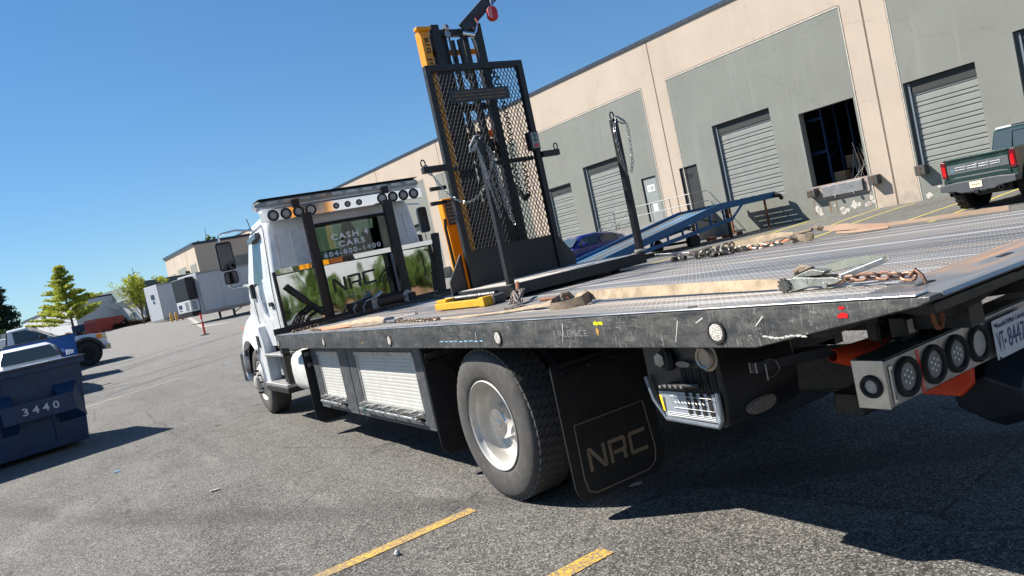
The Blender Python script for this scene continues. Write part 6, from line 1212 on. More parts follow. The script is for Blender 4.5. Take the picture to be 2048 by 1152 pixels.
m = MB(); hb_(m, (-3.6, 100.3), (-3.4, 99.2), 5.6, 5.9, .2, .2); obj('wall_lamp', m, BLACKM, wb_)
def container(name, label, a, b, z, h, col, wd=2.4, name2='container_wall'):
    a_, b_ = V((*a, 0)), V((*b, 0)); d = (b_-a_).normalized(); n = V((-d.y, d.x, 0)); L = (b_-a_).length; t = thing(name, label, 'shipping container', (a[0], a[1], z)); m = MB(); k = int(L/.28); P = []
    for i in range(k+1):
        for s, o in ((0, 0), (.3, 0), (.5, .04), (.8, .04)):
            u = (i+s)/k*L
            if u <= L: P.append(a_+d*u+n*o)
    nP = len(P); m.add([p+V((0, 0, z)) for p in P]+[p+V((0, 0, z+h)) for p in P], [(i, i+1, nP+i+1, nP+i) for i in range(nP-1)]); obj('corrugated_side', m, col, t, recalc=False)
    m = MB(); e = [a_, a_+n*wd]; j = 9
    for i in range(j): p, q = e[0].lerp(e[1], i/j), e[0].lerp(e[1], (i+.86)/j); m.quad(p+V((0, 0, z))-d*.03, q+V((0, 0, z))-d*.03, q+V((0, 0, z+h))-d*.03, p+V((0, 0, z+h))-d*.03)
    obj('door_end', m, col, t, recalc=False); m = MB(); m.quad(*[p+V((0, 0, z+h-.01)) for p in (a_, b_, b_+n*wd, a_+n*wd)]); m.quad(*[p+V((0, 0, zz)) for p, zz in ((b_, z), (b_+n*wd, z), (b_+n*wd, z+h), (b_, z+h))]); obj('roof', m, col, t)
CRED = paint('container_red', srgb(140, 48, 42), .6, 0, .15, 2, 0, 60, srgb(110, 60, 54), .3); CBLU = paint('container_navy', srgb(40, 56, 84), .6, 0, .15, 2)
container('shipping_container', 'red shipping container behind the dark hedge', (-.74, 71.9), (1.95, 77.7), 2.35, 1.22, CRED, .95)
container('shipping_container', 'navy shipping container left of the red container', (-2.55, 75.7), (-1.5, 75.2), 2.45, .98, CBLU, 2.4)
def trailer(label, c, dx, L, H, zb, reefer, num):
    d = V((dx[0], dx[1], 0)).normalized(); n = V((-d.y, d.x, 0)); c = V((c[0], c[1], 0)); T = Matrix(((d.x, n.x, 0, c.x), (d.y, n.y, 0, c.y), (0, 0, 1, 0), (0, 0, 0, 1))); z0 = gz(c.x, c.y); t = thing('semi_trailer', label, 'trailer', (c.x, c.y, z0), 'white trailers parked by the office block')
    TW = paint('white_trailer_skin', (.50, .52, .56), .45, .1, .06, .8, 0, 60, (.35, .34, .32, 1), .2, stretch=(1, 1, .3)); m = MB().box(0, L, 0, 2.55, zb, zb+H, T); obj('box', m, TW, t, bevel=.03)
    m = MB().box(-.02, .04, -.02, .05, zb, zb+H+.01, T).box(-.02, L, -.02, .02, zb+H-.12, zb+H+.02, T).box(-.02, L, -.03, .02, zb-.12, zb+.10, T); obj('edge_rail', m, paint('trailer_alloy_rail', (.34, .33, .32), .5, .5, .2, 3), t)
    m = MB()
    for k in range(1, int(L/1.4)): m.box(1.4*k, 1.4*k+.025, -.008, .002, zb+.1, zb+H-.12, T)
    obj('side_seam', m, paint('seam_grey', (.34, .35, .38), .6), t); m = MB()
    for k in range(int(L/1.3)): m.box(.9+1.3*k, 1.5+1.3*k, -.036, -.031, zb-.06, zb-.02, T)
    obj('reflector', m, LENSR, t); m = MB()
    for y in (.35, 2.2): m.box(2.0, 2.12, y-.05, y+.05, z0+.02, zb-.1, T).box(1.88, 2.24, y-.1, y+.1, z0, z0+.04, T)
    m.bar(T @ V((2.06, .35, z0+.5)), T @ V((2.06, 2.2, z0+.5)), .06, .06); m.bar(T @ V((2.06, .4, z0+.25)), T @ V((3.0, .9, zb-.1)), .05, .05); obj('landing_leg', m, BLACKM, t)
    for xx in (L-2.6, L-1.4):
        m = MB()
        for y in (.15, 2.4): m.cyl(T @ V((xx, y-.13, z0+.5)), T @ V((xx, y+.13, z0+.5)), .5, 20)
        obj('wheel', m, RUBBERD, t, smooth=35)
    if reefer:
        m = MB().box(-.62, -.03, .35, 2.2, zb+.95, zb+H-.15, T); obj('cooling_unit', m, BLACK, t, bevel=.06); m = MB().box(-.60, -.03, .38, 2.17, zb+.22, zb+.95, T); obj('cooling_unit_lower', m, WHITE, t, bevel=.04); m = MB().box(-.58, -.03, .45, 2.1, zb-.08, zb+.22, T); obj('cooling_unit_base', m, BLACKM, t, bevel=.03)
        m = MB()
        for k in range(7): m.box(-.605, -.60, .6, 1.05, zb+.32+.08*k, zb+.36+.08*k, T).box(-.5, -.2, .372, .379, zb+.32+.08*k, zb+.36+.08*k, T)
        obj('louvre', m, BLACK, t); m = MB().box(-.607, -.602, 1.5, 1.95, zb+.5, zb+.75, T).box(-.607, -.602, 1.6, 1.9, zb+.35, zb+.42, T); obj('blue_emblem', m, BLUEP, t)
    else:
        m = MB().box(-.03, -.024, .9, 1.5, zb+H-1.15, zb+H-.75, T).box(-.03, -.024, 1.0, 1.3, zb+H-1.5, zb+H-1.3, T); obj('blue_emblem', m, BLUEP, t); text('trailer_number', "53'", plain('decal_black', (0, 0, 0)), t, T @ V((1.75, -.012, zb+.55)), d, (0, 0, 1), h=.34, w=.75, bold=.03)
trailer("refrigerated white trailer with a black louvred cooling unit on its nose", (4.2, 45.1), (.95, .31), 16.2, 2.5, 1.92, True, '')
trailer("white trailer numbered 53' standing behind the refrigerated trailer", (3.95, 64.3), (.95, .31), 16.2, 2.95, 2.22, False, '')
for i, (x, y) in enumerate(((4.1, 60.9), (4.40, 60.3), (4.72, 59.6))):
    z = gz(x, y); m = MB().lathe([(0, -.1), (.11, -.1), (.11, .62), (.08, .68), (0, .70)], (x, y, z), (0, 0, 1), 12)
    single('bollard', m, paint('tan_yellow_bollard', srgb(206, 160, 84), .6), ('yellow bollard nearest the trailer nose', 'middle one of the three yellow bollards', 'yellow bollard furthest right below the trailer')[i], 'bollard', 'yellow bollards below the trailers', smooth=40)
z = gz(2.01, 32.3); dp = thing('delineator_post', 'orange plastic delineator post standing alone in the yard', 'traffic post', (2.01, 32.3, z)); OP = paint('orange_post_plastic', srgb(225, 66, 48), .5, 0, .1, 6)
m = MB().lathe([(0, .02), (.05, .02), (.045, .9), (.03, .92), (.055, .94), (.055, 1.0), (0, 1.0)], (2.01, 32.3, z), (0, 0, 1), 14); obj('post', m, OP, dp, smooth=40); m = MB().lathe([(0, 0), (.2, 0), (.2, .03), (.06, .05), (0, .05)], (2.01, 32.3, z), (0, 0, 1), 16); obj('base', m, RUBBERD, dp)
m = MB().lathe([(.0505, .62), (.0505, .72)], (2.01, 32.3, z), (0, 0, 1), 14); obj('reflective_band', m, plain('post_white', (.75, .75, .72), .4), dp)

# ================================================================ DUMPSTERS
def dumpster(label, A, d, wdt, dep, hgt, z0, num, mat_, taper=.13, group=None):
    """A: bottom right corner of the near face; d: along the face to the left"""
    d = V((d[0], d[1], 0)).normalized(); b = V((d.y, -d.x, 0)) if V((d.y, -d.x, 0)).y > 0 else V((-d.y, d.x, 0)); A = V((A[0], A[1], z0)); t = thing('dumpster', label, 'dumpster', tuple(A+d*wdt/2+b*dep/2), group)
    def Q(u, v, z): return A+d*u+b*v+V((0, 0, z))
    e = taper; z1 = .07
    m = MB().add([Q(0, 0, z1), Q(wdt, 0, z1), Q(wdt, dep, z1), Q(0, dep, z1), Q(-e, -.02, hgt), Q(wdt+e, -.02, hgt), Q(wdt+e, dep+.1, hgt), Q(-e, dep+.1, hgt)], [(0, 1, 2, 3), (0, 4, 5, 1), (1, 5, 6, 2), (2, 6, 7, 3), (3, 7, 4, 0)]); obj('bin_body', m, mat_, t, bevel=.01)
    def P(m, u0, u1, v0, v1, za, zb): return m.add([Q(u, v, z) for u in (u0, u1) for v in (v0, v1) for z in (za, zb)], [(0, 1, 3, 2), (4, 6, 7, 5), (0, 4, 5, 1), (2, 3, 7, 6), (0, 2, 6, 4), (1, 5, 7, 3)])
    m = MB(); P(m, -e-.04, wdt+e+.04, -.075, -.02, hgt-.09, hgt); P(m, -e-.04, -e, -.02, dep+.1, hgt-.09, hgt); P(m, wdt+e, wdt+e+.04, -.02, dep+.1, hgt-.09, hgt); obj('rim', m, mat_, t, bevel=.008)
    m = MB(); P(m, -e-.06, wdt*.5-.01, -.11, dep+.1, hgt+.002, hgt+.035); P(m, wdt*.5+.01, wdt+e+.06, -.11, dep+.1, hgt+.002, hgt+.04); obj('lid', m, paint('dark_bin_lid', (.030, .036, .050), .35, 0, .3, 4, .1, 40, (.40, .42, .46, 1), .3), t, bevel=.008)
    if num:
        m = MB(); P(m, .12, 1.12, -.20, -.165, .60, .88); sp = obj('fork_pocket_plate', m, mat_, t, bevel=.004)
        m = MB(); m.add([Q(.12, -.165, .88), Q(.34, -.165, .88), Q(.34, -.02, 1.04), Q(.02, -.02, 1.04)], [(0, 1, 2, 3)]).add([Q(.90, -.165, .88), Q(1.12, -.165, .88), Q(1.14, -.02, 1.04), Q(.92, -.02, 1.04)], [(0, 1, 2, 3)]).add([Q(.12, -.165, .60), Q(.34, -.165, .60), Q(.34, -.02, .44), Q(-.03, -.02, .44)], [(0, 1, 2, 3)]).add([Q(.90, -.165, .60), Q(1.12, -.165, .60), Q(1.12, -.02, .44), Q(.92, -.02, .44)], [(0, 1, 2, 3)]).add([Q(.12, -.17, .60), Q(.12, -.17, .88), Q(.0, -.02, 1.04), Q(-.05, -.02, .44)], [(0, 1, 2, 3)]); obj('pocket_brace', m, mat_, t, recalc=False)
        text('bin_number', num, plain('stencil_grey_white', (.50, .52, .54), .7), sp, Q(.60, -.203, .745), -d, (0, 0, 1), h=.115, w=.50, bold=.02, sp=1.5)
        m = MB(); P(m, .40, .44, -.03, -.012, .17, .64); P(m, .98, 1.0, -.03, -.012, 1.0, hgt-.1); P(m, -.02, wdt, -.03, -.012, .50, .52); obj('rib', m, mat_, t)
        m = MB().add([Q(.30, -.112, hgt+.043), Q(.72, -.112, hgt+.043), Q(.70, -.06, hgt+.045), Q(.34, -.06, hgt+.045)], [(0, 1, 2, 3)]); obj('lid_scuff', m, plain('pale_scuff', (.7, .72, .75), .5), t)
    for u in (.35, wdt-.35):
        m = MB(); c = Q(u, .6, .08); m.cyl(c-d*.03, c+d*.03, .08, 14); obj('caster', m, RUBBERD, t)
    return t, Q
DB = paint('dumpster_dark_blue', srgb(4, 46, 84), .5, 0, .22, 2.2, .12, 40, srgb(24, 30, 44), .8); DB2 = paint('dumpster_blue', srgb(6, 84, 160), .55, 0, .15, 2.2, .1, 40, srgb(24, 40, 80), .4)
dumpster('dark blue dumpster numbered 3440 at the left edge', (-3.38, 9.70), (-.965, -.262), 2.0, 1.35, 1.385, gz(-3.4, 9.7), '3440', DB)
t_, Q_ = dumpster('brighter blue dumpster beside the white service truck', (-3.14, 23.6), (-1, 0), 1.75, 1.4, 1.46, gz(-3.1, 23.6), None, DB2, .05)
m = MB(); rr = random.Random(8); blobp = [(.42, 1.02), (.36, 1.10), (.28, 1.04), (.15, 1.02), (.22, .98), (.12, .94), (.25, .92), (.34, .96), (.44, .90)]
m.add([Q_(u, -.022, z) for u, z in blobp], [tuple(range(len(blobp)))]); obj('faded_emblem', m, plain('faded_bin_emblem', srgb(110, 150, 200), .7), t_, recalc=False)
# ================================================================ VEHICLES
def place(t, x, y, head, z=None):
    t.location = (x, y, gz(x, y) if z is None else z); t.rotation_euler = (0, 0, head)
GL = glassm('vehicle_glass', (.05, .07, .08), .03)
def carwheel(m_t, m_r, x, y, r, w_=.22):
    s = 1 if y > 0 else -1
    m_t.lathe([(r*.60, -.0), (r*.72, .012), (r*.93, .005), (r, -.03), (r, -w_+.03), (r*.93, -w_), (r*.6, -w_)], (x, y, r), (0, s, 0), 28, closed=True)
    m_r.lathe([(r*.62, .004), (r*.55, -.01), (r*.50, -.05), (r*.2, -.05), (r*.16, -.02), (0, -.02)], (x, y, r), (0, s, 0), 20)
def sedan(label, col, L=4.7, Wd=1.84, H=1.43, group=None, cat='car', name='parked_car', van=False):
    """built pointing along +X with its base centre at the origin"""
    t = thing(name, label, cat, (0, 0, 0), group); h2 = Wd/2
    prof = [(-L/2, .30, .78, .80), (-L/2+.08, .22, .98, .90), (-L/2+.6, .2, 1.02, 1), (-.6, .18, .99, 1), (.6, .18, .97, 1), (L/2-1.1, .2, .93, 1), (L/2-.5, .2, .84, .97), (L/2-.12, .22, .70, .88), (L/2, .32, .58, .76)]
    if van: prof = [(-L/2, .3, 1.0, .9), (-L/2+.1, .25, 1.1, .97), (-.6, .2, 1.08, 1), (.8, .2, 1.05, 1), (L/2-.9, .22, 1.0, 1), (L/2-.2, .24, .85, .93), (L/2, .32, .7, .8)]
    m = MB().loft([[V((x, y*h2*k, z)) for y, z in ((-.90, z0), (-1, z0+.12), (-1, zb-.22), (-.95, zb-.04), (-.80, zb), (.80, zb), (.95, zb-.04), (1, zb-.22), (1, z0+.12), (.90, z0))] for x, z0, zb, k in prof]); obj('body', m, col, t, smooth=50)
    if van: cs = [(-L/2+.12, 1.05, .90), (-L/2+.35, H-.06, .80), (-.2, H, .80), (.5, H-.04, .78), (1.35, 1.05, .88)]
    else: cs = [(-L/2+.45, .99, .84), (-L/2+1.15, H-.13, .70), (-.35, H, .68), (.35, H-.03, .68), (L/2-1.35, .93, .82)]
    def top(x, kk=1):
        for i in range(len(cs)-1):
            if cs[i][0] <= x <= cs[i+1][0]: f = (x-cs[i][0])/(cs[i+1][0]-cs[i][0]); return lerp(cs[i][1], cs[i+1][1], f), lerp(cs[i][2], cs[i+1][2], f)
    zb = .96 if not van else 1.04
    m = MB().loft([[V((x, y*h2*k, z)) for y, k, z in ((-1, .90, zb-.05), (-1, kk, zt-.05), (-.85, kk, zt), (.85, kk, zt), (1, kk, zt-.05), (1, .90, zb-.05))] for x, zt, kk in cs]); obj('roof', m, col, t, smooth=50)
    m = MB()
    for s in (-1, 1):
        xs_ = [cs[0][0]+.28, -.42, -.36, cs[-1][0]-.45]
        for a, b in ((cs[0][0]+.62, -.44), (-.36, cs[-1][0]-.30)):
            n = 7; lo = []; hi = []
            for k in range(n+1):
                x = lerp(a, b, k/n); zt, kk = top(x); zt = max(zb+.02, zt-.085); lo.append(V((x, s*h2*.915, zb+.01))); f = min(1, (zt-zb)/(H-zb)); hi.append(V((x, s*h2*lerp(.915, kk+.022, f), zt)))
            for k in range(n): m.quad(lo[k], lo[k+1], hi[k+1], hi[k])
    obj('side_window', m, GL, t, recalc=False)
    f0, f1 = cs[-1], cs[-2]; m = MB().quad((f0[0]-.06, -h2*.80, f0[1]+.07), (f0[0]-.06, h2*.80, f0[1]+.07), (f1[0]+.16, h2*(f1[2]-.06), f1[1]-.09), (f1[0]+.16, -h2*(f1[2]-.06), f1[1]-.09))
    for v in m.v: v.x += .035; v.z += .03
    obj('windscreen', m, GL, t, recalc=False)
    r0_, r1_ = cs[0], cs[1]; m = MB().quad((r0_[0]+.10, -h2*.70, r0_[1]+.08), (r0_[0]+.10, h2*.70, r0_[1]+.08), (r1_[0]-.22, h2*(r1_[2]-.10), r1_[1]-.13), (r1_[0]-.22, -h2*(r1_[2]-.10), r1_[1]-.13))
    for v in m.v: v.x -= .02; v.z += .02
    obj('rear_window', m, GL, t, recalc=False)
    for x in (L/2-.95, -L/2+.95):
        for y in (-h2, h2):
            mt, mr = MB(), MB(); carwheel(mt, mr, x, y, .335); w_ = obj('wheel', mt, RUBBER, t, smooth=35); obj('rim', mr, ALU, w_, smooth=35); ar = MB().lathe([(.33, .006), (.385, .008), (.385, -.2)], (x, y, .34), (0, 1 if y > 0 else -1, 0), 26); obj('wheel_arch', ar, BLACKM, w_)
    for s in (-1, 1):
        m = MB().loft([[V((x, s*h2*(1.0+k), z)) for k, z in ((0, .98), (.20, 1.0), (.21, 1.10), (.02, 1.12))] for x in (cs[-1][0]-.55, cs[-1][0]-.40)]); obj('mirror', m, col if not van else BLACK, t, bevel=.015)
        m = MB().box(-L/2-.005, -L/2+.28, s*h2*.93-.12, s*h2*.93+.04, .74, .86); obj('tail_lamp', m, LENSR, t, bevel=.02); m = MB().box(L/2-.42, L/2-.06, s*h2*.80-.10, s*h2*.80+.10, .60, .72); obj('headlight', m, CHROME, t, bevel=.03)
        m = MB()
        for x in (-1.25, -.40, .75): m.box(x-.004, x+.004, s*(h2+.001)-.003, s*(h2+.001)+.003, .32, .90)
        obj('door_seam', m, plain('seam_dark', (0, 0, 0)), t); m = MB()
        for x in (-.62, .42): m.box(x-.11, x+.07, s*(h2+.004)-.012, s*(h2+.004)+.012, .80, .83)
        obj('door_handle', m, col, t, bevel=.006)
    return t
BLUEC = paint('deep_blue_car_paint', srgb(24, 34, 112), .25, .2, .1, 3, coat=.8); CYANC = paint('light_blue_car_paint', srgb(60, 140, 200), .3, .1, .1, 3, coat=.6); WCAR = paint('white_car_paint', srgb(236, 238, 240), .25, 0, .04, 3, coat=.5)
c1 = sedan('deep blue sedan parked beyond the blue ramp', BLUEC, H=1.45); place(c1, 16.1, 21.9, math.radians(176), .2)
c2 = sedan('light blue car mostly hidden behind the deep blue sedan', CYANC, H=1.50); place(c2, 15.6, 25.3, math.radians(178), .32)
c3 = sedan('white car facing the camera behind the 3440 dumpster', WCAR, H=1.47, Wd=1.78, L=4.5); place(c3, -4.35, 20.6, math.radians(-84))
c4 = sedan('white minivan at the left edge behind the dumpster', WCAR, H=1.62, L=4.8, van=True); place(c4, -6.2, 22.4, math.radians(12))

def pickup(label, name, col, trim, L=5.9, Wd=2.05, H=1.95, r=.43, group=None, utility=False, blackflare=True):
    t = thing(name, label, 'pickup truck', (0, 0, 0), group); h2 = Wd/2; zb = 1.18; bz = .62
    hood0 = L/2-1.55; cabr = -1.0 if not utility else -.10
    pr = [(L/2, .60, .98, .86), (L/2-.15, .52, 1.16, .95), (L/2-.5, .5, 1.22, .98), (hood0, .5, 1.28, .98), (hood0-.02, .5, zb+.04, 1.0), (cabr, .5, zb+.02, 1.0)]
    m = MB().loft([[V((x, y*h2*k, z)) for y, z in ((-.92, z0), (-1, z0+.1), (-1, zz-.2), (-.93, zz-.03), (.93, zz-.03), (1, zz-.2), (1, z0+.1), (.92, z0))] for x, z0, zz, k in pr]); obj('body', m, col, t, smooth=40)
    m = MB().loft([[V((x, y*h2*k, z)) for y, k, z in ((-1, .93, zb), (-1, kk, zt-.06), (-.86, kk, zt), (.86, kk, zt), (1, kk, zt-.06), (1, .93, zb))] for x, zt, kk in ((cabr, zb+.08, .90), (cabr+.12, H-.03, .78), (cabr+.7, H, .78), (hood0-.95, H-.03, .78), (hood0-.02, zb+.10, .88))]); obj('cab_roof', m, col if not utility else WHITE, t, smooth=40)
    m = MB()
    for s in (-1, 1):
        for a, b in ((cabr+.18, cabr+.95), (cabr+1.05, hood0-.35)) if not utility else ((cabr+.25, hood0-.35),):
            xa, xb = a, b; tp = lambda x: (H-.13 if x < hood0-.95 else lerp(H-.13, zb+.12, (x-hood0+.95)/.93)); n = 5
            for k in range(n): x0, x1 = lerp(xa, xb, k/n), lerp(xa, xb, (k+1)/n); fz = lambda z: lerp(.935, .80, (z-zb)/(H-zb)); m.quad((x0, s*h2*fz(zb+.04), zb+.04), (x1, s*h2*fz(zb+.04), zb+.04), (x1, s*h2*fz(tp(x1)), tp(x1)), (x0, s*h2*fz(tp(x0)), tp(x0)))
    obj('side_window', m, GL, t, recalc=False)
    m = MB().quad((cabr-.012, -h2*.84, zb+.12), (cabr-.012, h2*.84, zb+.12), (cabr+.10, h2*.74, H-.09), (cabr+.10, -h2*.74, H-.09)); rw_ = obj('rear_window', m, GL, t, recalc=False)
    m = MB().tube([(cabr-.02, -.28, zb+.18), (cabr-.02, .28, zb+.18), (cabr+.085, .26, H-.16), (cabr+.085, -.26, H-.16)], .012, 5, closed=True); obj('slider_frame', m, BLACK, rw_)
    m = MB().quad((hood0+.02, -h2*.82, zb+.14), (hood0+.02, h2*.82, zb+.14), (hood0-.90, h2*.74, H-.04), (hood0-.90, -h2*.74, H-.04))
    for v in m.v: v.x += .03; v.z += .03
    obj('windscreen', m, GL, t, recalc=False)
    if not utility:
        x0, x1 = -L/2+.16, cabr-.04; m = MB()
        for s in (-1, 1): m.loft([[V((x, s*(h2-.10*(1 if i in (1, 2) else 0)), z)) for i, z in ((0, bz), (1, bz), (2, zb+.26), (0, zb+.22))] for x in (x0, x1)])
        m.box(x0, x1, -h2+.1, h2-.1, bz+.1, bz+.16); m.box(x1-.05, x1, -h2+.08, h2-.08, bz, zb+.22); obj('bed_box', m, col, t, bevel=.02)
        xr = -L/2+.16; m = MB().prism([(-h2+.16, .80), (h2-.16, .80), (h2-.16, 1.40), (h2-.5, 1.44), (-h2+.5, 1.44), (-h2+.16, 1.40)], 'X', xr-.05, xr+.03); m.box(xr-.085, xr-.05, -h2+.17, h2-.17, 1.375, 1.43); tg = obj('tailgate', m, col, t, bevel=.02)
        m = MB().prism([(-h2+.18, 1.02), (h2-.18, 1.02), (h2-.18, 1.26), (-h2+.18, 1.26)], 'X', xr-.062, xr-.052); m.prism([(-h2+.2, .89), (h2-.2, .89), (h2-.4, .93), (-h2+.4, .93)], 'X', xr-.06, xr-.0515); obj('applique', m, trim, tg, bevel=.006)
        m = MB()
        for k, (a, b) in enumerate(((-.62, -.34), (-.28, -.02), (.05, .30), (.36, .60))):
            m.box(xr-.072, xr-.0625, -b, -a, 1.10, 1.125).box(xr-.072, xr-.0625, -b, -a, 1.16, 1.185).box(xr-.072, xr-.0625, -b-.04, -b+.02, 1.085, 1.20)
        obj('raised_lettering_bars', m, ALU, tg, bevel=.004)
        m = MB().disc((xr-.0645, .70, 1.12), (-1, 0, 0), .05, 16); obj('oval_badge', m, paint('badge_blue', srgb(120, 150, 170), .3, .5), tg, recalc=False)
        for s in (-1, 1):
            m = MB().prism([(s*(h2-.155), .92), (s*(h2+.004), .94), (s*(h2+.006), 1.36), (s*(h2-.03), 1.40), (s*(h2-.155), 1.36)], 'X', xr-.06, xr+.10); tl = obj('tail_lamp', m, plain('deep_red_lens', srgb(96, 8, 18), .15, coat=.7), t, bevel=.02); m = MB().prism([(s*(h2-.13), 1.0), (s*(h2-.04), 1.02), (s*(h2-.04), 1.28), (s*(h2-.13), 1.24)], 'X', xr-.068, xr-.061); obj('tail_lens', m, LENSR, tl)
            m = MB().box(xr-.03, xr+.1, s*(h2-.08)-.076, s*(h2-.08)+.078, .62, .915); obj('bed_corner', m, col, t, bevel=.02)
        m = MB().loft([[V((x, y, z)) for y, z in ((-h2-.02, .60), (-h2-.02, .76), (-.6, .80), (.6, .80), (h2+.02, .76), (h2+.02, .60), (.62, .56), (.45, .50), (-.45, .50), (-.62, .56))] for x in (xr-.20, xr+.04)]); bp = obj('rear_bumper', m, paint('dark_grey_bumper', (.06, .065, .072), .5, 0, .15, 6), t, bevel=.02)
        m = MB().box(xr-.215, xr-.205, -.17, .17, .60, .76); pt_ = obj('number_plate', m, plain('plate_cream', (.72, .66, .48), .5), bp); m = MB().tube([(xr-.218, -.11+.02*k, .68+.02*math.sin(k*2.1)) for k in range(12)], .008, 4); obj('plate_print', m, plain('plate_brown', (.30, .18, .06), .6), pt_)
        m = MB()
        for y in (-.68, .68): m.lathe([(.045, 0), (.062, 0), (.066, .03), (.066, .2)], (xr-.26, y, .50), (1, 0, 0), 18)
        obj('exhaust_tip', m, BLACK, t, smooth=35); m = MB().box(xr-.24, xr-.1, -.05, .05, .44, .54).tube([(xr-.2, -.3, .5), (xr-.16, .3, .5)], .03, 6); obj('tow_hitch', m, BLACKM, t); m = MB().box(-L/2+.6, L/2-.8, -.5, .5, .35, .6).cyl((-L/2+.9, -h2+.2, r), (-L/2+.9, h2-.2, r), .08, 10).lathe([(0, -.2), (.17, 0), (0, .2)], (-L/2+.9, 0, r), (0, 1, 0), 14); obj('underbody', m, BLACKM, t)
        m = MB().box(cabr+.45, cabr+.95, -.45, -.35, H-.0, H+.025).box(cabr+.12, cabr+.2, -.3, .3, H-.02, H+.02); obj('roof_rail', m, BLACK, t, bevel=.01)
        m = MB().loft([[V((x, y, z)) for y, z in ((-h2*.74, H-.03), (-h2*.70, H+.018), (h2*.70, H+.018), (h2*.74, H-.03))] for x in (cabr+.13, hood0-.95)]); obj('white_roof_skin', m, WHITE, t, smooth=40)
    for x in (L/2-(.98 if not utility else .74), -L/2+.98+(.3 if utility else 0)):
        for s in (-1, 1):
            mt, mr = MB(), MB(); wz = r-(0 if utility else .06); carwheel(mt, mr, x, s*(h2+.02), r, .30)
            for k in range(26):
                a0 = 2*PI*k/26
                for j, (ya, yb) in enumerate(((-.03, .06), (.09, .17), (.20, .28))):
                    a1 = a0+(.12 if j == 1 else 0); vs = [(x+q*math.cos(a), s*(h2+.02-yy), r+q*math.sin(a)) for q in (r-.005, r+.012) for a in (a1, a1+.15) for yy in (ya, yb)]; mt.add(vs, [(4, 5, 7, 6), (0, 1, 5, 4), (2, 6, 7, 3), (0, 4, 6, 2), (1, 3, 7, 5)])
            for mm_ in (mt, mr):
                for v_ in mm_.v: v_.z += wz-r
            w_ = obj('wheel', mt, RUBBERD, t, smooth=35); obj('rim', mr, BLACKM if blackflare else ALU, w_, smooth=35)
            P_ = [(x+(r+q)*math.cos(a), max(.45, r+.03+(r+q)*math.sin(a))) for q, rng in (((.20 if not utility else .13), range(0, 13)), (.04, range(12, -1, -1))) for a in [PI*k/12 for k in rng]]
            m = MB().prism(P_, 'Y', s*(h2-.02), s*(h2+.06)); obj('wheel_flare', m, BLACK if blackflare else col, t, bevel=.01)
            m = MB().lathe([(0, 0), (r+(.07 if not utility else .03), 0), (r+(.07 if not utility else .03), -.3)], (x, s*(h2+.004), r+.03), (0, s, 0), 24); obj('wheel_well', m, plain('slot_black', (0, 0, 0)), t)
    for s in (-1, 1):
        m = MB().box(L/2-.22, L/2-.0, s*h2*.78-.14, s*h2*.78+.14, .92, 1.14); hl = obj('headlight', m, CHROME, t, bevel=.03); m = MB().box(L/2-.34, L/2-.14, s*h2*.93-.06, s*h2*.93+.035, .95, 1.13); obj('indicator', m, LENSA, t, bevel=.02)
        m = MB().box(hood0-.62, hood0-.42, s*(h2+.12)-.10, s*(h2+.12)+.10, zb+.05, zb+.32); obj('mirror', m, BLACK, t, bevel=.03)
    m = MB().box(L/2-.02, L/2+.05, -h2*.6, h2*.6, .70, 1.08); obj('grille', m, ALU, t, bevel=.02); m = MB().box(L/2-.1, L/2+(.16 if not utility else .08), -h2*.96, h2*.96, .48, .70); obj('front_bumper', m, CHROME if utility else BLACK, t, bevel=.03)
    if utility:
        m = MB().box(-L/2-.2, cabr-.06, -h2, h2, .62, 1.25); obj('service_body', m, WHITE, t, bevel=.03); m = MB()
        for k in range(3): m.bar((cabr-.35-.3*k, -.7, 1.25), (cabr-.40-.3*k, -.7, 1.95), .05, .05).bar((cabr-.35-.3*k, -.2, 1.25), (cabr-.40-.3*k, -.2, 1.85), .05, .05)
        m.bar((cabr-.3, -.7, 1.9), (cabr-1.0, -.7, 1.6), .05, .05); obj('equipment_rack', m, RUSTM, t); m = MB().prism([(hood0-.35, 1.0), (hood0-.20, 1.0), (hood0-.20, 1.18), (hood0-.35, 1.18)], 'Y', -h2-.012, -h2-.002); obj('fender_badge', m, BLACK, t)
        m = MB().box(L/2-1.9, L/2-1.0, -.3, .3, 1.275, 1.31); obj('hood_scoop', m, WHITE, t, bevel=.02)
    return t
GRP = paint('dark_green_truck_paint', srgb(24, 54, 48), .28, .25, .12, 3, coat=.7); TRIMG = paint('grey_tailgate_trim', srgb(92, 96, 98), .45, .2, .1, 6)
p1 = pickup('dark green pickup with a white roof parked tail outward near the docks', 'parked_pickup', GRP, TRIMG, L=5.9, Wd=2.05, H=2.0, r=.50)
fx, fy = 1.75/1.812, -.47/1.812; fx, fy = .985, -.17; th = math.atan2(fy, fx); cx_, cy_ = (17.5+17.14)/2, (7.06+5.09)/2; place(p1, cx_+fx*2.75, cy_+fy*2.75, th, .06)
p2 = pickup('white service truck with black wheel flares beyond the blue dumpster', 'service_truck', WHITE, BLACK, L=6.2, Wd=2.1, H=1.95, r=.47, utility=True)
place(p2, -2.51-2.64, 28.66+1.05, math.radians(4))
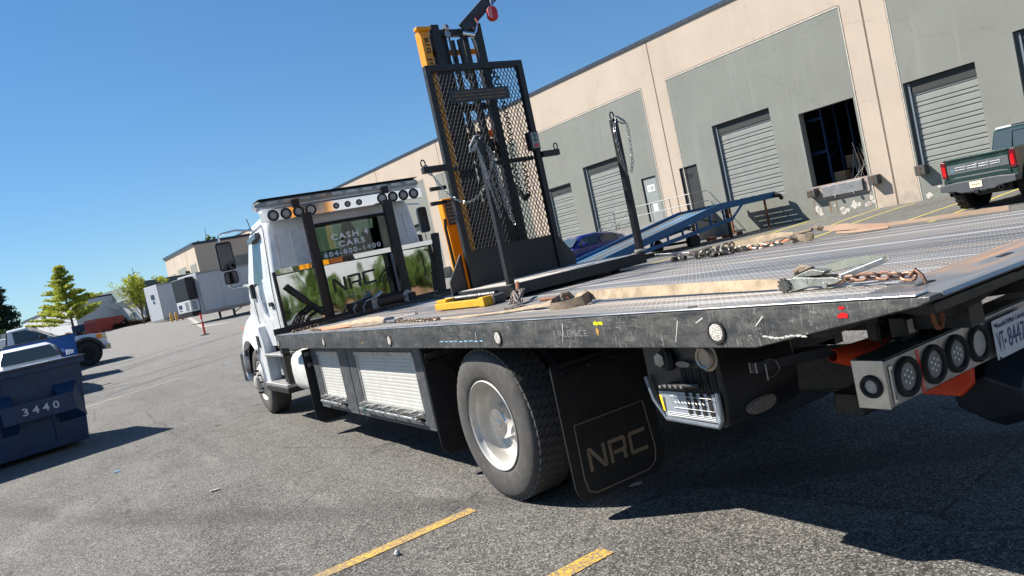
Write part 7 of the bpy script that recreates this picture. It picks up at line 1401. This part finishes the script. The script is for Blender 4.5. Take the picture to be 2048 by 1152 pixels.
# distant white cab and long white box body behind it
ft = thing('box_truck', 'distant white box truck cab with a dark windscreen', 'truck', (-6.2, 42, 1.2)); z = gz(-5.8, 40.7)
m = MB().box(-6.5, -5.45, 40.6, 42.4, z+.4, z+1.55); obj('cab', m, WHITE, ft, bevel=.12); m = MB().quad((-6.3, 40.585, z+.85), (-5.6, 40.585, z+.85), (-5.62, 40.62, z+1.4), (-6.28, 40.62, z+1.4)); obj('windscreen', m, GL, ft); m = MB().box(-8.9, -6.52, 41, 43.2, z+.5, z+1.3); obj('box_body', m, WHITED, ft, bevel=.05)
m = MB()
for x in (-6.2, -5.7): m.cyl((x, 40.9, z+.35), (x, 41.15, z+.35), .35, 16)
obj('wheel', m, RUBBERD, ft); bt = thing('parked_box_trailer', 'long plain white box trailer at the far left', 'trailer', (-5.8, 55.6, 1.7)); z = gz(-5.8, 55.6); m = MB().box(-9.5, -4.74, 55.5, 58, z+.75, z+1.66+.05); obj('box', m, WHITED, bt, bevel=.04); m = MB().box(-9.4, -4.9, 55.7, 57.8, z+.5, z+.72); obj('frame', m, BLACKM, bt); m = MB().cyl((-5.4, 55.6, z+.35), (-5.4, 56, z+.35), .36, 14).cyl((-6.4, 55.6, z+.35), (-6.4, 56, z+.35), .36, 14); obj('wheel', m, RUBBERD, bt)

# ================================================================ BLUE YARD RAMP
rp = thing('dock_ramp', 'faded blue steel yard ramp rising to the dock beside door 109', 'ramp', tuple(W(21.4, -6, .2)))
RBL = paint('ramp_blue_paint', srgb(10, 88, 140), .5, .1, .2, 4, .1, 50, srgb(60, 66, 74), .4)
nn = NT('worn_ramp_deck'); co = nn.co(); st_ = nn.noise(1, 5, .65, nn.co(scale=(.35, 3.2, .35), rot=(0, 0, -.0588))); c_ = nn.ramp(st_, [(.42, (.07, .075, .08, 1)), (.52, (.13, .14, .145, 1)), (.58, (.03, .16, .32, 1)), (.68, (.16, .34, .52, 1))]); nn.set(color=c_, rough=.5, metal=.2, normal=nn.bump(nn.noise(50, 3), .3, .01)); RDK = nn.m
PR = [(.35, 1.60), (4.0, 1.585), (12.3, .30)]; s0_, s1_ = 20.30, 22.50
m = MB()
for (d0, z0_), (d1, z1_) in zip(PR[1:], PR[2:]): m.add([W(s0_, -d0, z0_), W(s1_, -d0, z0_), W(s1_, -d1, z1_), W(s0_, -d1, z1_), W(s0_, -d0, z0_-.04), W(s1_, -d0, z0_-.04), W(s1_, -d1, z1_-.04), W(s0_, -d1, z1_-.04)], [(0, 1, 2, 3), (4, 7, 6, 5), (0, 4, 5, 1), (2, 6, 7, 3)])
obj('ramp_deck', m, RDK, rp)
for s, nm in ((s0_-.04, 'near'), (s1_+.04, 'far')):
    m = MB()
    for (d0, z0_), (d1, z1_) in zip(PR, PR[1:]): m.bar(W(s, -d0, z0_-.02), W(s, -d1, z1_-.02), .07, .27)
    m.bar(W(s, -3.4, .98), W(s, -9.5, .46), .06, .15); m.bar(W(s, -3.4, .98), W(s, -2.6, 1.5), .06, .08)
    for k in range(7):
        d = 3.9+.85*k; zt = lerp(1.56, .30, (d-4)/8.3) if d > 4 else 1.58; zl = lerp(.98, .50, (d-3.4)/6.1); m.bar(W(s, -d, zt), W(s, -d, zl), .06, .07)
    obj('side_girder', m, RBL, rp)
for s in (s0_+.15, s1_-.15):
    m = MB().bar(W(s, -3.45, 1.5), W(s, -3.45, .22), .12, .10).bar(W(s, -3.45, .8), W(s, -5.0, 1.2), .05, .05); obj('support_leg', m, BLACKM, rp, bevel=.004)
    m = MB().bar(W(s, -.9, 1.52), W(s, -.9, .22), .07, .07); obj('support_leg', m, RUSTM, rp)
m = MB()
for s in (s0_+.1, s1_-.1): m.cyl(W(s-.12, -5.8, .48), W(s+.12, -5.8, .48), .28, 20)
m.cyl(W(s0_, -5.8, .48), W(s1_, -5.8, .48), .05, 8); obj('wheel', m, RUBBERD, rp, smooth=35)
# open grating panel whose bars throw the striped shadow on the dock wall
m = MB()
for k in range(26): m.bar(W(s0_, -.40-.14*k, 1.57), W(s1_, -.40-.14*k, 1.57), .095, .05)
m.bar(W(s0_+.5, -.3, 1.50), W(s0_+.5, -3.9, 1.50), .04, .05).bar(W(s0_+1.5, -.3, 1.50), W(s0_+1.5, -3.9, 1.50), .04, .05); obj('grating', m, BLACKM, rp)
m = MB().tube([W(s0_-.1, -.55, 1.56), W(s0_-.25, -.35, 1.50), W(s0_-.22, -.2, 1.36)], .09, 10); obj('rubber_buffer', m, RUBBERD, rp, smooth=True)
rr = random.Random(6); m = MB(); c = W(20.9, -1.3, 1.61)
for k in range(9): p = c+WD*rr.uniform(-.5, .5)+WN*rr.uniform(-.25, .25)+V((0, 0, .03)); m.loft([[p+V((rr.uniform(.08, .2)*math.cos(a), rr.uniform(.08, .2)*math.sin(a), zz)) for a in [2*PI*j/7 for j in range(7)]] for zz in (0, rr.uniform(.04, .12))])
single('rag_pile', m, paint('grey_rags', (.55, .50, .46), .9, 0, .2, 8), 'crumpled pale rags lying on the top end of the blue ramp', 'rags')
bk = [(W(22.0, -2.9, .2), .42), (W(21.6, -2.4, .2), .34), (W(21.1, -2.1, .2), .3)]
for i, (p, w_) in enumerate(bk):
    m = MB().cbox(p+V((0, 0, .08)), (w_, .25, .16), rz=.4*i); single('rubble_block', m, paint('brick_red_rubble', (.26, .11, .08), .9, 0, .3, 12), ('reddish block lying left under the blue ramp', 'reddish block in the middle under the blue ramp', 'reddish block lying right under the blue ramp')[i], 'block', 'reddish blocks under the ramp', bevel=.015)
# small litter on the asphalt
for i, (x, y, col, lab) in enumerate(((-2.53, 3.2, (.45, .42, .36), 'pale scrap of paper on the asphalt left of the rear wheel'), (.02, 16.8, (.25, .6, .75), 'light blue scrap of plastic on the far asphalt'), (-3.2, 6.0, (.12, .35, .6), 'blue bottle cap sized scrap at the lower left'), (-.62, -.62, (.5, .48, .45), 'pale leaf scrap in the shade behind the mud flap'), (-1.78, 7.5, (.2, .13, .08), 'brown fleck of bark on the asphalt near the dumpster shadow'))):
    rr = random.Random(i); r = .04 if i != 2 else .03; m = MB(); n = 8; z = gz(x, y)+.004; a = [V((x+r*rr.uniform(.4, 1.2)*math.cos(2*PI*k/n)*1.6, y+r*rr.uniform(.3, .9)*math.sin(2*PI*k/n), z+rr.uniform(0, .012))) for k in range(n)]; m.loft([a, [p+V((0, 0, .003)) for p in a]]); single('litter', m, paint('litter_%d' % i, (*col, 1), .8, 0, .1, 20), lab, 'litter', 'scraps of litter on the asphalt')
m = MB().loft([[V((-2.045+.018*k*math.cos(a), -.12+.022*k*math.sin(a), z)) for a in [2*PI*j/8 for j in range(8)]] for z, k in ((.001, .8), (.012, 1.1), (.025, .7), (.032, .3))]); single('pebble', m, paint('grey_pebble', (.35, .35, .36), .7, 0, .2, 60), 'small grey stone just below the longer yellow line', 'stone', smooth=50)

# ================================================================ WHAT THE POLISHED PANELS SEE BEHIND THE CAMERA
bw = thing('neighbour_building', 'white building behind the camera seen only in reflections', 'building', (8, -42, 0)); obj('wall', MB().box(-40, 60, -48, -42, -.5, 9), WWALL, bw)
rr = random.Random(77)
for i in range(14):
    x = -8+2.7*i+rr.uniform(-.6, .6); y = -17+rr.uniform(-1.2, 1.2); tree('leafy green bush behind the camera mirrored in the headboard', x, y, rr.uniform(3.5, 4.3), LF_G, 'round', 50+i, 1.9, (0, 0), .13, 1.3, 'roadside_bush', 'bushes behind the camera', base=-1.3)
m = MB(); m.prism([(-30, -.1), (-15, -.1), (-15.6, .45), (-16.5, .75), (-30, .9)], 'X', -40, 60); tag(obj('bark_bed', m, paint('bark_mulch', (.16, .09, .05), .95, 0, .4, 1.5, .5, 20)), 'brown mulch bed behind the camera', 'ground', kind='structure')
